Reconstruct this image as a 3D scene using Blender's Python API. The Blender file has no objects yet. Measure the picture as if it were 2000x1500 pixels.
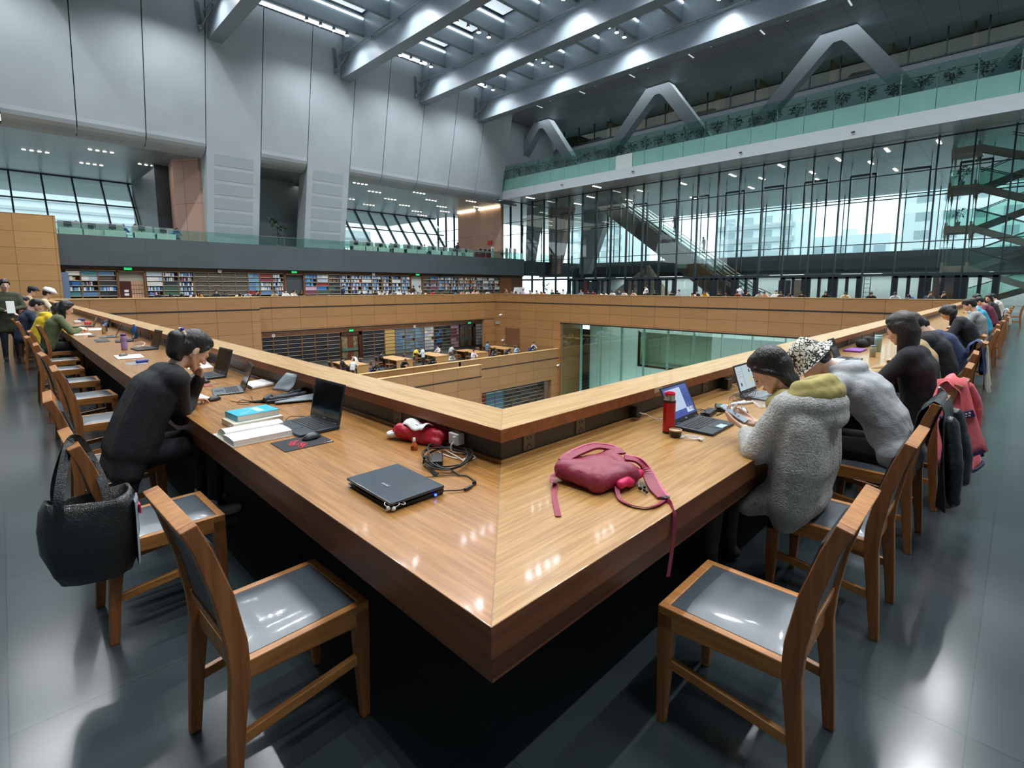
import bpy, math, random
from mathutils import Vector, Matrix, Euler
R_ = random.Random(7)
scene = bpy.context.scene
C = scene.collection
pi = math.pi

# ------------------------------------------------------------------ camera
cam_data = bpy.data.cameras.new('camera')
cam = bpy.data.objects.new('camera', cam_data)
C.objects.link(cam)
cam.location = (-0.782, -0.854, 1.58)
cam.rotation_euler = (math.radians(90 - 7.065), 0, math.radians(-45))
cam_data.sensor_fit = 'HORIZONTAL'
cam_data.sensor_width = 36
cam_data.lens = 992.4 / 2000 * 36
cam_data.shift_y = -0.033
cam_data.clip_start = 0.05
cam_data.clip_end = 1000
scene.camera = cam

# ------------------------------------------------------------------ view
vs = scene.view_settings
vs.view_transform = 'Standard'
vs.look = 'None'
vs.gamma = 1
vs.use_curve_mapping = False
vs.exposure = 0.14

# ------------------------------------------------------------------ hazy white sky
world = bpy.data.worlds.new('overcast_sky')
scene.world = world
world.use_nodes = True
_n = world.node_tree.nodes
_bg = _n['Background']
_tc = _n.new('ShaderNodeTexCoord')
_sx = _n.new('ShaderNodeSeparateXYZ')
_cr = _n.new('ShaderNodeValToRGB')
_cr.color_ramp.elements[0].position = 0.38
_cr.color_ramp.elements[0].color = (.36, .42, .44, 1)
_cr.color_ramp.elements[1].position = 0.47
_cr.color_ramp.elements[1].color = (.84, .94, 1.0, 1)
_mp = _n.new('ShaderNodeMath'); _mp.operation = 'MULTIPLY_ADD'
_mp.inputs[1].default_value = .5; _mp.inputs[2].default_value = .5
_l = world.node_tree.links
_l.new(_tc.outputs['Generated'], _sx.inputs[0])
_l.new(_sx.outputs[2], _mp.inputs[0])
_l.new(_mp.outputs[0], _cr.inputs[0])
_l.new(_cr.outputs[0], _bg.inputs[0])
_bg.inputs[1].default_value = 2.2
scene.cycles.max_bounces = 7
scene.cycles.diffuse_bounces = 3
scene.cycles.glossy_bounces = 3
scene.cycles.transmission_bounces = 6
scene.cycles.transparent_max_bounces = 24
scene.cycles.caustics_reflective = False
scene.cycles.caustics_refractive = False
scene.cycles.sample_clamp_indirect = 4


# ------------------------------------------------------------------ helpers
def lin(c):
    if isinstance(c, str):
        c = c.lstrip('#')
        c = [int(c[i:i + 2], 16) / 255 for i in (0, 2, 4)]
    return tuple(x / 12.92 if x <= .04045 else ((x + .055) / 1.055) ** 2.4 for x in c[:3]) + (1.0,)


MATS = {}


def mat(name, col, rough=.6, metal=0., spec=.5, emit=None, estr=0., noise=0., nscale=8., bump=0., bscale=60.,
        stretch=None, coat=0., sheen=0., col2=None):
    """principled material with optional procedural colour variation and bump"""
    if name in MATS:
        return MATS[name]
    m = bpy.data.materials.new(name)
    MATS[name] = m
    m.use_nodes = True
    nt = m.node_tree
    b = nt.nodes['Principled BSDF']
    b.inputs['Base Color'].default_value = lin(col)
    b.inputs['Roughness'].default_value = rough
    b.inputs['Metallic'].default_value = metal
    b.inputs['Specular IOR Level'].default_value = spec
    b.inputs['Coat Weight'].default_value = coat
    b.inputs['Coat Roughness'].default_value = .08
    b.inputs['Sheen Weight'].default_value = sheen
    if emit:
        b.inputs['Emission Color'].default_value = lin(emit)
        b.inputs['Emission Strength'].default_value = estr
    if noise or bump:
        tc = nt.nodes.new('ShaderNodeTexCoord')
        mp = nt.nodes.new('ShaderNodeMapping')
        nt.links.new(tc.outputs['Object'], mp.inputs[0])
        if stretch:
            mp.inputs['Scale'].default_value = stretch
        if noise:
            tx = nt.nodes.new('ShaderNodeTexNoise')
            tx.inputs['Scale'].default_value = nscale
            tx.inputs['Detail'].default_value = 4
            nt.links.new(mp.outputs[0], tx.inputs['Vector'])
            cr = nt.nodes.new('ShaderNodeValToRGB')
            c = lin(col)
            c2 = lin(col2) if col2 else tuple(min(1, x * (1 + noise)) for x in c[:3]) + (1,)
            cr.color_ramp.elements[0].position = .32
            cr.color_ramp.elements[1].position = .68
            cr.color_ramp.elements[0].color = tuple(x * (1 - noise) for x in c[:3]) + (1,)
            cr.color_ramp.elements[1].color = c2
            nt.links.new(tx.outputs[0], cr.inputs[0])
            nt.links.new(cr.outputs[0], b.inputs['Base Color'])
        if bump:
            t2 = nt.nodes.new('ShaderNodeTexNoise')
            t2.inputs['Scale'].default_value = bscale
            t2.inputs['Detail'].default_value = 3
            nt.links.new(mp.outputs[0], t2.inputs['Vector'])
            bp = nt.nodes.new('ShaderNodeBump')
            bp.inputs['Strength'].default_value = bump
            bp.inputs['Distance'].default_value = .01
            nt.links.new(t2.outputs[0], bp.inputs['Height'])
            nt.links.new(bp.outputs[0], b.inputs['Normal'])
    return m


def glassmat(name, tint, refl=.08, rough=0., fres=.5):
    """thin architectural glass: clear, tinted, with a fresnel reflection"""
    if name in MATS:
        return MATS[name]
    m = bpy.data.materials.new(name)
    MATS[name] = m
    m.use_nodes = True
    nt = m.node_tree
    nt.nodes.clear()
    out = nt.nodes.new('ShaderNodeOutputMaterial')
    tr = nt.nodes.new('ShaderNodeBsdfTransparent')
    tr.inputs[0].default_value = lin(tint)
    gl = nt.nodes.new('ShaderNodeBsdfGlossy')
    gl.inputs['Roughness'].default_value = rough
    gl.inputs[0].default_value = (.9, 1, .98, 1)
    lw = nt.nodes.new('ShaderNodeLayerWeight')
    lw.inputs[0].default_value = .25
    mu = nt.nodes.new('ShaderNodeMath')
    mu.operation = 'MULTIPLY_ADD'
    mu.inputs[1].default_value = fres
    mu.inputs[2].default_value = refl
    mx = nt.nodes.new('ShaderNodeMixShader')
    nt.links.new(lw.outputs['Fresnel'], mu.inputs[0])
    nt.links.new(mu.outputs[0], mx.inputs[0])
    nt.links.new(tr.outputs[0], mx.inputs[1])
    nt.links.new(gl.outputs[0], mx.inputs[2])
    nt.links.new(mx.outputs[0], out.inputs[0])
    return m


def woodmat(name, light, dark, axis='x', rough=.35, scale=1., coat=0., seams=None, streak=.62, gap='#2a1a0e', tone=.10):
    """wood with grain along one world axis; seams=(u axis, u0, du, z0, dz) adds thin panel joints and a per-panel tone"""
    if name in MATS:
        return MATS[name]
    m = bpy.data.materials.new(name)
    MATS[name] = m
    m.use_nodes = True
    nt = m.node_tree
    N = nt.nodes.new
    L = nt.links.new
    b = nt.nodes['Principled BSDF']
    b.inputs['Roughness'].default_value = rough
    b.inputs['Coat Weight'].default_value = coat
    b.inputs['Coat Roughness'].default_value = .07
    tc = N('ShaderNodeTexCoord')
    mp = N('ShaderNodeMapping')
    s = {'x': (1.2, 26, 26), 'y': (26, 1.2, 26), 'z': (26, 26, 1.2)}[axis]
    mp.inputs['Scale'].default_value = tuple(v * scale for v in s)
    L(tc.outputs['Object'], mp.inputs[0])
    t1 = N('ShaderNodeTexNoise')
    t1.inputs['Scale'].default_value = 1.
    t1.inputs['Detail'].default_value = 6
    t1.inputs['Roughness'].default_value = .65
    t1.inputs['Distortion'].default_value = .35
    L(mp.outputs[0], t1.inputs['Vector'])
    cr = N('ShaderNodeValToRGB')
    cr.color_ramp.elements[0].position = .40
    cr.color_ramp.elements[0].color = lin(dark)
    cr.color_ramp.elements[1].position = streak
    cr.color_ramp.elements[1].color = lin(light)
    L(t1.outputs[0], cr.inputs[0])
    col = cr.outputs[0]
    if seams:
        ua, u0, du, z0, dz = seams
        sx = N('ShaderNodeSeparateXYZ')
        L(tc.outputs['Object'], sx.inputs[0])

        def frac(sock, o, d):
            a = N('ShaderNodeMath'); a.operation = 'SUBTRACT'; L(sock, a.inputs[0]); a.inputs[1].default_value = o
            q = N('ShaderNodeMath'); q.operation = 'DIVIDE'; L(a.outputs[0], q.inputs[0]); q.inputs[1].default_value = d
            f = N('ShaderNodeMath'); f.operation = 'FRACT'; L(q.outputs[0], f.inputs[0])
            fl = N('ShaderNodeMath'); fl.operation = 'FLOOR'; L(q.outputs[0], fl.inputs[0])
            w = N('ShaderNodeMath'); w.operation = 'LESS_THAN'; L(f.outputs[0], w.inputs[0]); w.inputs[1].default_value = .024 / d
            return w.outputs[0], fl.outputs[0]
        w1, f1 = frac(sx.outputs['xyz'.index(ua)], u0, du)
        w2, f2 = frac(sx.outputs[2], z0, dz)
        mx = N('ShaderNodeMath'); mx.operation = 'MAXIMUM'; L(w1, mx.inputs[0]); L(w2, mx.inputs[1])
        cb = N('ShaderNodeCombineXYZ'); L(f1, cb.inputs[0]); L(f2, cb.inputs[1])
        wn = N('ShaderNodeTexWhiteNoise'); wn.noise_dimensions = '3D'; L(cb.outputs[0], wn.inputs['Vector'])
        ma = N('ShaderNodeMath'); ma.operation = 'MULTIPLY_ADD'; L(wn.outputs[0], ma.inputs[0])
        ma.inputs[1].default_value = 2 * tone; ma.inputs[2].default_value = 1 - tone
        hv = N('ShaderNodeHueSaturation'); L(col, hv.inputs['Color']); L(ma.outputs[0], hv.inputs['Value'])
        mc = N('ShaderNodeMixRGB'); L(mx.outputs[0], mc.inputs[0]); L(hv.outputs[0], mc.inputs[1])
        mc.inputs[2].default_value = lin(gap)
        col = mc.outputs[0]
    L(col, b.inputs['Base Color'])
    return m


def seammat(name, col, ua, u0, du, va, v0, dv, gap, rough=.5, wid=.03, tone=.05, metal=0., spec=.5):
    """flat cladding with a grid of joints"""
    m = woodmat(name, col, col, rough=rough, seams=None) if False else bpy.data.materials.new(name)
    MATS[name] = m
    m.use_nodes = True
    nt = m.node_tree
    N = nt.nodes.new
    L = nt.links.new
    b = nt.nodes['Principled BSDF']
    b.inputs['Roughness'].default_value = rough
    b.inputs['Metallic'].default_value = metal
    b.inputs['Specular IOR Level'].default_value = spec
    tc = N('ShaderNodeTexCoord')
    sx = N('ShaderNodeSeparateXYZ')
    L(tc.outputs['Object'], sx.inputs[0])

    def frac(sock, o, d):
        a = N('ShaderNodeMath'); a.operation = 'SUBTRACT'; L(sock, a.inputs[0]); a.inputs[1].default_value = o
        q = N('ShaderNodeMath'); q.operation = 'DIVIDE'; L(a.outputs[0], q.inputs[0]); q.inputs[1].default_value = d
        f = N('ShaderNodeMath'); f.operation = 'FRACT'; L(q.outputs[0], f.inputs[0])
        fl = N('ShaderNodeMath'); fl.operation = 'FLOOR'; L(q.outputs[0], fl.inputs[0])
        w = N('ShaderNodeMath'); w.operation = 'LESS_THAN'; L(f.outputs[0], w.inputs[0]); w.inputs[1].default_value = wid / d
        return w.outputs[0], fl.outputs[0]
    w1, f1 = frac(sx.outputs['xyz'.index(ua)], u0, du)
    w2, f2 = frac(sx.outputs['xyz'.index(va)], v0, dv)
    mx = N('ShaderNodeMath'); mx.operation = 'MAXIMUM'; L(w1, mx.inputs[0]); L(w2, mx.inputs[1])
    cb = N('ShaderNodeCombineXYZ'); L(f1, cb.inputs[0]); L(f2, cb.inputs[1])
    wn = N('ShaderNodeTexWhiteNoise'); L(cb.outputs[0], wn.inputs['Vector'])
    nz = N('ShaderNodeTexNoise'); nz.inputs['Scale'].default_value = 1.3; nz.inputs['Detail'].default_value = 4
    L(tc.outputs['Object'], nz.inputs['Vector'])
    ad = N('ShaderNodeMath'); ad.operation = 'ADD'; L(wn.outputs[0], ad.inputs[0]); L(nz.outputs[0], ad.inputs[1])
    ma = N('ShaderNodeMath'); ma.operation = 'MULTIPLY_ADD'; L(ad.outputs[0], ma.inputs[0])
    ma.inputs[1].default_value = 2 * tone; ma.inputs[2].default_value = 1 - 2 * tone
    hv = N('ShaderNodeHueSaturation'); hv.inputs['Color'].default_value = lin(col); L(ma.outputs[0], hv.inputs['Value'])
    mc = N('ShaderNodeMixRGB'); L(mx.outputs[0], mc.inputs[0]); L(hv.outputs[0], mc.inputs[1])
    mc.inputs[2].default_value = lin(gap)
    L(mc.outputs[0], b.inputs['Base Color'])
    return m


def basis(d):
    d = Vector(d).normalized()
    a = Vector((0, 0, 1)) if abs(d.z) < .9 else Vector((1, 0, 0))
    u = d.cross(a).normalized()
    return u, d.cross(u).normalized()


class MB:
    """collects simple shapes into one mesh"""

    def __init__(s):
        s.v = []; s.f = []; s.m = []; s.mi = 0

    def add(s, vs, fs):
        o = len(s.v)
        s.v += [tuple(p) for p in vs]
        s.f += [tuple(i + o for i in f) for f in fs]
        s.m += [s.mi] * len(fs)
        return s

    def hexa(s, p):
        """8 corners: bottom loop 0-3 (ccw seen from above), top loop 4-7"""
        return s.add(p, [(3, 2, 1, 0), (4, 5, 6, 7), (0, 1, 5, 4), (1, 2, 6, 5), (2, 3, 7, 6), (3, 0, 4, 7)])

    def box(s, x0, x1, y0, y1, z0, z1):
        return s.hexa([(x0, y0, z0), (x1, y0, z0), (x1, y1, z0), (x0, y1, z0),
                       (x0, y0, z1), (x1, y0, z1), (x1, y1, z1), (x0, y1, z1)])

    def cbox(s, c, d, M=None):
        """box of size d centred on c, optionally through matrix M"""
        pts = [(c[0] + sx * d[0] / 2, c[1] + sy * d[1] / 2, c[2] + sz * d[2] / 2)
               for sz in (-1, 1) for sx, sy in ((-1, -1), (1, -1), (1, 1), (-1, 1))]
        if M is not None:
            pts = [tuple(M @ Vector(p)) for p in pts]
        return s.hexa(pts)

    def prism(s, poly, a, b, axis='x'):
        """extrude a 2-D polygon from a to b along an axis; poly is in the other two axes in xyz order"""
        def P(t, p):
            return {'x': (t, p[0], p[1]), 'y': (p[0], t, p[1]), 'z': (p[0], p[1], t)}[axis]
        n = len(poly)
        vs = [P(a, p) for p in poly] + [P(b, p) for p in poly]
        fs = [(i, (i + 1) % n, n + (i + 1) % n, n + i) for i in range(n)]
        fs += [tuple(range(n - 1, -1, -1)), tuple(range(n, 2 * n))]
        return s.add(vs, fs)

    def loft(s, rings, cap=True):
        n = len(rings[0])
        vs = [p for r in rings for p in r]
        fs = []
        for k in range(len(rings) - 1):
            for i in range(n):
                j = (i + 1) % n
                fs.append((k * n + i, k * n + j, (k + 1) * n + j, (k + 1) * n + i))
        if cap:
            fs.append(tuple(range(n - 1, -1, -1)))
            fs.append(tuple(range((len(rings) - 1) * n, len(rings) * n)))
        return s.add(vs, fs)

    def tube(s, pts, r, n=8, cap=True):
        pts = [Vector(p) for p in pts]
        rs = r if isinstance(r, (list, tuple)) else [r] * len(pts)
        rings = []
        u = None
        for i, p in enumerate(pts):
            d = (pts[min(i + 1, len(pts) - 1)] - pts[max(i - 1, 0)])
            if d.length < 1e-9:
                d = Vector((0, 0, 1))
            d.normalize()
            if u is None:
                u, w = basis(d)
            else:
                u = (u - d * u.dot(d))
                if u.length < 1e-6:
                    u, w = basis(d)
                u.normalize()
                w = d.cross(u)
            rings.append([tuple(p + (u * math.cos(t) + w * math.sin(t)) * rs[i])
                          for t in (2 * pi * k / n for k in range(n))])
        return s.loft(rings, cap)

    def bar(s, a, b, w, h=None, up=(0, 0, 1)):
        """rectangular bar from a to b: w across, h along up"""
        a = Vector(a); b = Vector(b); h = w if h is None else h
        d = (b - a).normalized()
        up = Vector(up)
        side = d.cross(up)
        if side.length < 1e-4:
            side = d.cross(Vector((0, 1, 0)))
        side.normalize()
        u = side.cross(d).normalized()
        rings = []
        for p in (a, b):
            rings.append([tuple(p + side * sx * w / 2 + u * sy * h / 2) for sx, sy in ((-1, -1), (1, -1), (1, 1), (-1, 1))])
        return s.loft(rings)

    def lathe(s, prof, c=(0, 0, 0), n=24, cap=True):
        rings = [[(c[0] + r * math.cos(2 * pi * k / n), c[1] + r * math.sin(2 * pi * k / n), c[2] + z) for k in range(n)]
                 for r, z in prof]
        return s.loft(rings, cap)

    def ell(s, c, r, M=None, n=12, m=8):
        """ellipsoid"""
        rings = []
        for i in range(1, m):
            t = pi * i / m
            rings.append([(r[0] * math.sin(t) * math.cos(2 * pi * k / n), r[1] * math.sin(t) * math.sin(2 * pi * k / n), -r[2] * math.cos(t)) for k in range(n)])
        vs = [p for q in rings for p in q] + [(0, 0, -r[2]), (0, 0, r[2])]
        fs = []
        for k in range(m - 2):
            for i in range(n):
                j = (i + 1) % n
                fs.append((k * n + i, k * n + j, (k + 1) * n + j, (k + 1) * n + i))
        B = len(vs) - 2
        for i in range(n):
            j = (i + 1) % n
            fs.append((B, j, i))
            fs.append((B + 1, (m - 2) * n + i, (m - 2) * n + j))
        c = Vector(c)
        if M is not None:
            M3 = M.to_3x3()
            vs = [tuple(M3 @ Vector(p) + c) for p in vs]
        else:
            vs = [tuple(Vector(p) + c) for p in vs]
        return s.add(vs, fs)

    def cap2(s, p0, p1, r0, r1=None, n=10):
        """tapered capsule"""
        r1 = r0 if r1 is None else r1
        p0 = Vector(p0); p1 = Vector(p1)
        d = p1 - p0
        if d.length < 1e-6:
            return s.ell(p0, (r0, r0, r0), n=n, m=8)
        d.normalize()
        u, w = basis(d)
        rings = []
        for a in (-80, -50, -20, 0):
            t = math.radians(a)
            rings.append((p0 + d * r0 * math.sin(t), r0 * math.cos(t)))
        for a in (0, 20, 50, 80):
            t = math.radians(a)
            rings.append((p1 + d * r1 * math.sin(t), r1 * math.cos(t)))
        return s.loft([[tuple(c + (u * math.cos(q) + w * math.sin(q)) * r) for q in (2 * pi * k / n for k in range(n))] for c, r in rings])

    def mesh(s, name, smooth=False):
        me = bpy.data.meshes.new(name)
        me.from_pydata(s.v, [], s.f)
        if any(s.m):
            me.polygons.foreach_set('material_index', s.m)
        if smooth:
            me.polygons.foreach_set('use_smooth', [True] * len(me.polygons))
        me.update()
        return me

    def build(s, name, mats, parent=None, smooth=False, bevel=0., bseg=2, autosmooth=False):
        me = s.mesh(name, smooth or autosmooth)
        for m in (mats if isinstance(mats, (list, tuple)) else [mats]):
            me.materials.append(m)
        o = bpy.data.objects.new(name, me)
        C.objects.link(o)
        if parent is not None:
            o.parent = parent
        if bevel:
            md = o.modifiers.new('bevel', 'BEVEL')
            md.width = bevel
            md.segments = bseg
            md.limit_method = 'ANGLE'
            md.angle_limit = math.radians(35)
        if autosmooth:
            try:
                me.set_sharp_from_angle(angle=math.radians(40))
            except Exception:
                pass
        return o


def fixn(o):
    """make normals consistent"""
    import bmesh
    bm = bmesh.new()
    bm.from_mesh(o.data)
    bmesh.ops.recalc_face_normals(bm, faces=bm.faces)
    bm.to_mesh(o.data)
    bm.free()
    return o


def tag(o, label=None, cat=None, group=None, kind=None):
    if label: o['label'] = label
    if cat: o['category'] = cat
    if group: o['group'] = group
    if kind: o['kind'] = kind
    return o


def struct(name, mb, m, **k):
    return tag(fixn(mb.build(name, m, **k)), kind='structure')


def empty(name, loc=(0, 0, 0), rz=0., label=None, cat=None, group=None):
    o = bpy.data.objects.new(name, None)
    o.empty_display_size = .1
    C.objects.link(o)
    o.location = loc
    o.rotation_euler = (0, 0, rz)
    return tag(o, label, cat, group)


KIDS = {}


def copy_tree(o, parent=None):
    """a thing, its parts and their sub-parts"""
    if o.name not in KIDS:
        KIDS[o.name] = list(o.children)
    c = o.copy()
    C.objects.link(c)
    c.parent = parent
    for ch in KIDS[o.name]:
        copy_tree(ch, c)
    return c


def place(o, loc, rz=0., label=None, group=None):
    o.location = loc
    o.rotation_euler = (0, 0, rz)
    if label: o['label'] = label
    if group: o['group'] = group
    return o


def bez(pts, n=6):
    """smooth polyline through points (Catmull-Rom)"""
    P = [Vector(p) for p in pts]
    P = [P[0]] + P + [P[-1]]
    out = []
    for i in range(1, len(P) - 2):
        for k in range(n):
            t = k / n
            a, b, c, d = P[i - 1], P[i], P[i + 1], P[i + 2]
            out.append(.5 * ((2 * b) + (c - a) * t + (2 * a - 5 * b + 4 * c - d) * t * t + (3 * b - a - 3 * c + d) * t ** 3))
    out.append(P[-2])
    return out


def textobj(name, body, size, m, parent=None, M=None, extrude=.0008, align='CENTER'):
    cu = bpy.data.curves.new(name, 'FONT')
    cu.body = body
    cu.size = size
    cu.align_x = align
    cu.align_y = 'CENTER'
    cu.extrude = extrude
    o = bpy.data.objects.new(name, cu)
    cu.materials.append(m)
    C.objects.link(o)
    if parent is not None:
        o.parent = parent
    if M is not None:
        o.matrix_local = M
    return o

# ================================================================== lights of the hall
lamp_bulb = mat('lamp_glow', '#ffffff', emit='#eef4ff', estr=60)
lamp_shell = mat('lamp_shell', '#aab4ba', rough=.4, metal=.6)
BEAM_X = [-6.5, 2.6, 11.2, 21.2, 29.2, 36.7]
BEAM_W = .95
CROSS_Y = [37.5 - 3.75 * k for k in range(14)]


def spot(name, loc, power, parent=None, size=138, blend=.7, col=(.93, .97, 1), rad=.12, rot=(0, 0, 0)):
    ld = bpy.data.lights.new(name, 'SPOT')
    ld.energy = power
    ld.color = col
    ld.spot_size = math.radians(size)
    ld.spot_blend = blend
    ld.shadow_soft_size = rad
    o = bpy.data.objects.new(name, ld)
    C.objects.link(o)
    o.location = loc
    o.rotation_euler = rot
    if parent is not None:
        o.parent = parent
    return o


def area(name, loc, sx, sy, power, col=(1, 1, 1), rot=(0, 0, 0)):
    ld = bpy.data.lights.new(name, 'AREA')
    ld.shape = 'RECTANGLE'
    ld.size = sx
    ld.size_y = sy
    ld.energy = power
    ld.color = col
    o = bpy.data.objects.new(name, ld)
    C.objects.link(o)
    o.location = loc
    o.rotation_euler = rot
    return o


LAMP_W = 750
# lamps hang in clusters of four under every second bay of the roof
lamp_proto = None
CLUST_Y = [38.1, 30.5, 23.0, 15.5, 8.0, .5, -7]
nl = 0
for bi, bx in enumerate(BEAM_X[:-1]):
    x0, x1 = bx + BEAM_W, BEAM_X[bi + 1]
    for cy in CLUST_Y:
        cxs = [x1 - 1.2 - 1.05 * k for k in range(4)]
        vis = (bx > 10 and cy > 20) or (bx > 20 and cy > 14) or (bx > 28 and cy > 6)
        if not vis:
            for x in cxs: spot('hall_light', (x, cy, 20.9), LAMP_W, rad=.12)
            continue
        for k, x in enumerate(cxs):
            nl += 1
            t = empty('ceiling_spotlight', (x, cy, 21.0))
            if lamp_proto is None:
                lamp_proto = t
                g = MB().lathe([(.05, .42), (.09, .40), (.11, .2), (.17, .0), (.16, .0), (.10, .2)], n=12)
                g.build('lamp_housing', lamp_shell, t, smooth=True)
                MB().lathe([(.001, .03), (.15, .03), (.15, .01), (.001, .01)], n=12).build('lens', lamp_bulb, t)
                MB().tube([(0, 0, .42), (0, 0, 1.5)], .015, 5).build('stem', lamp_shell, t)
            else:
                for ch in lamp_proto.children:
                    c = ch.copy(); C.objects.link(c); c.parent = t
            bay = {11.2: 'first', 21.2: 'second', 29.2: 'third'}[bx]
            row = {38.1: 'against the grey wall', 30.5: 'second row from wall', 23.0: 'third row from wall',
                   15.5: 'fourth row from wall', 8.0: 'fifth row from wall'}[cy]
            tag(t, 'lit spotlight, %s of four in the %s skylight bay, %s' % (('first', 'second', 'third', 'last')[3 - k], bay, row),
                'lamp', 'ceiling spotlights under the skylights')
            spot('lamp_light', (x, cy, 20.95), LAMP_W, rad=.12)

# ================================================================== materials of the building
granite = seammat('polished_granite', '#384144', 'x', .3, 1.2, 'y', .35, 1.2, '#2a3236', rough=.17, wid=.005, tone=.10, spec=.5)
grey_panel = mat('grey_metal_panel', '#b0babf', rough=.42, metal=.1, noise=.05, nscale=.5)
grey_dark = mat('shadow_joint', '#20262a', rough=.7)
beam_m = mat('beam_paint', '#8a979f', rough=.38, metal=.1)
roof_m = mat('roof_soffit', '#6d7a81', rough=.6)
sky_panel = mat('skylight_panel', '#c8d2d8', rough=.6, emit='#d4e3ee', estr=.75, noise=.06, nscale=.7)
sky_slot = mat('skylight_slot', '#ffffff', rough=.6, emit='#e6f3ff', estr=2.6)
wood_x = woodmat('oak_panel_x', '#9c744a', '#946b42', 'x', rough=.42, scale=.6, seams=('x', .53, 2.1, .1, .838), gap='#5b3d20', tone=.07)
wood_y = woodmat('oak_panel_y', '#9d7449', '#956b41', 'y', rough=.42, scale=.6, seams=('y', .52, 2.11, .1, .838), gap='#5b3d20', tone=.07)
wood_blk = woodmat('oak_panel_block', '#b88e5c', '#b08653', 'x', rough=.42, scale=.5, seams=('x', .02, 1.75, .05, .95), gap='#7a5630', tone=.06)
oak_top = woodmat('oak_ledge', '#cfae7c', '#bd9862', 'x', rough=.4)
wood_dk = woodmat('walnut_slats', '#7d5433', '#5a3a22', 'x', rough=.5, seams=('x', 0, 50, 0, .09), gap='#2c1a0e')
black_m = mat('black_reveal', '#0c0f11', rough=.6)
slate_m = seammat('slate_cladding', '#464f53', 'x', .4, 2.1, 'z', 3.0, .98, '#30383b', rough=.55, wid=.012, tone=.07)
slate_y = seammat('slate_cladding_y', '#3c4548', 'y', .4, 2.1, 'z', 3.0, .98, '#2a3235', rough=.55, wid=.012, tone=.07)
white_m = mat('white_fascia', '#c3cdd1', rough=.4)
soffit_m = seammat('soffit_panels', '#c9cfd0', 'x', .3, 1.3, 'y', .2, 2.6, '#596366', rough=.35, wid=.02, tone=.04, metal=.1)
gal_ceil = seammat('gallery_soffit', '#838d90', 'x', .3, 1.3, 'y', .2, 1.9, '#31393b', rough=.45, wid=.02, tone=.04, metal=.0)
steel_m = mat('dark_steel', '#2c3a40', rough=.4, metal=.3)
steel_l = mat('brushed_steel', '#8d989c', rough=.35, metal=.6)
glass_c = glassmat('clear_glass', '#f8fdfc', .03)
glass_g = glassmat('green_glass', '#dcf0ea', .05)
glass_w = glassmat('well_glass', '#e6f3ef', .05)
frost_m = mat('frosted_glass', '#7fb0a6', rough=.3, noise=.06, nscale=.6)
salmon = seammat('salmon_stone', '#b4907f', 'y', 45.0, 1.4, 'z', 4.9, 3.2, '#7a5f55', rough=.55, wid=.03, tone=.05)
pale_m = seammat('pale_stone', '#9aa7a6', 'y', .3, 2.0, 'z', 0, 1.2, '#7c8988', rough=.6, wid=.02, tone=.06)
mint_m = seammat('mint_panel', '#bcd0cb', 'y', .4, 1.4, 'z', -20, 30, '#6e968b', rough=.5, wid=.03, tone=.05)
moss_m = seammat('moss_panel', '#7f9f8d', 'y', .4, 1.4, 'z', -20, 30, '#3f6553', rough=.5, wid=.03, tone=.05)
warm_glow = mat('warm_strip', '#ffffff', emit='#fff1c8', estr=5)
white_glow = mat('white_strip', '#ffffff', emit='#f2fbff', estr=4)
down_glow = mat('downlight_glow', '#ffffff', emit='#fff3dd', estr=9)

# ================================================================== floors
f = MB()
f.box(-16, 1.0, -16, 60, -.35, 0)
f.box(1.0, 70, -16, 1.0, -.35, 0)
f.box(1.0, 70, 38.1, 60, -.35, 0)
f.box(1.05, 11.5, 35.9, 38.1, -.35, 0)
f.box(35.6, 70, 1.0, 38.1, -.35, 0)
struct('floor', f, granite)
struct('floor', MB().box(8, 35.5, 29.5, 38, -5.3, -5.0).box(8, 40, 38, 44, -5.3, -5.0), mat('lower_carpet', '#3a3c3c', rough=.8))
struct('floor', MB().box(1, 36, 1, 34, -10.6, -10.3), MATS['lower_carpet'])
struct('floor', MB().box(-16, 46, 43.02, 62, 4.55, 4.8), mat('upper_carpet', '#6a7274', rough=.7))

# ================================================================== the well
def wallbox(n, m, *b): return struct(n, MB().box(*b), m)
wallbox('wall_far', wood_x, 11.6, 35.5, 38.0, 38.28, -1.65, .9)
wallbox('wall_far', wood_x, 34.0, 35.5, 38.0, 38.28, -5, -1.65)
wallbox('wall_left', wood_x, 1.08, 11.6, 35.8, 38.0, -12, .9)
wallbox('wall_right', wood_y, 35.5, 35.78, 1.08, 38.28, -1.65, .9)
wallbox('wall_right', wood_y, 35.5, 35.78, 29.15, 38.28, -12, -1.65)
m = MB()
m.box(11.6, 35.5, 37.97, 38.3, .9, .93).box(1.08, 11.6, 35.77, 38.0, .9, .93).box(35.47, 35.8, 1.08, 38.3, .9, .93)
struct('trim_1', m, oak_top)
m = MB()
m.box(11.62, 35.49, 37.985, 38.01, .03, .11).box(1.1, 11.61, 35.785, 35.81, .03, .11).box(35.485, 35.51, 1.1, 37.98, .03, .11)
m.box(11.62, 35.5, 37.99, 38.1, -1.72, -1.65).box(35.49, 35.6, 1.1, 29.15, -1.75, -1.65)
m.box(8, 35.49, 29.285, 29.31, -5.0, -4.93).box(8, 23.78, 26.885, 26.91, -5.0, -4.93).box(23.8, 34.5, 29.29, 29.4, -6.97, -6.9)
struct('trim_2', m, black_m)
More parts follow.
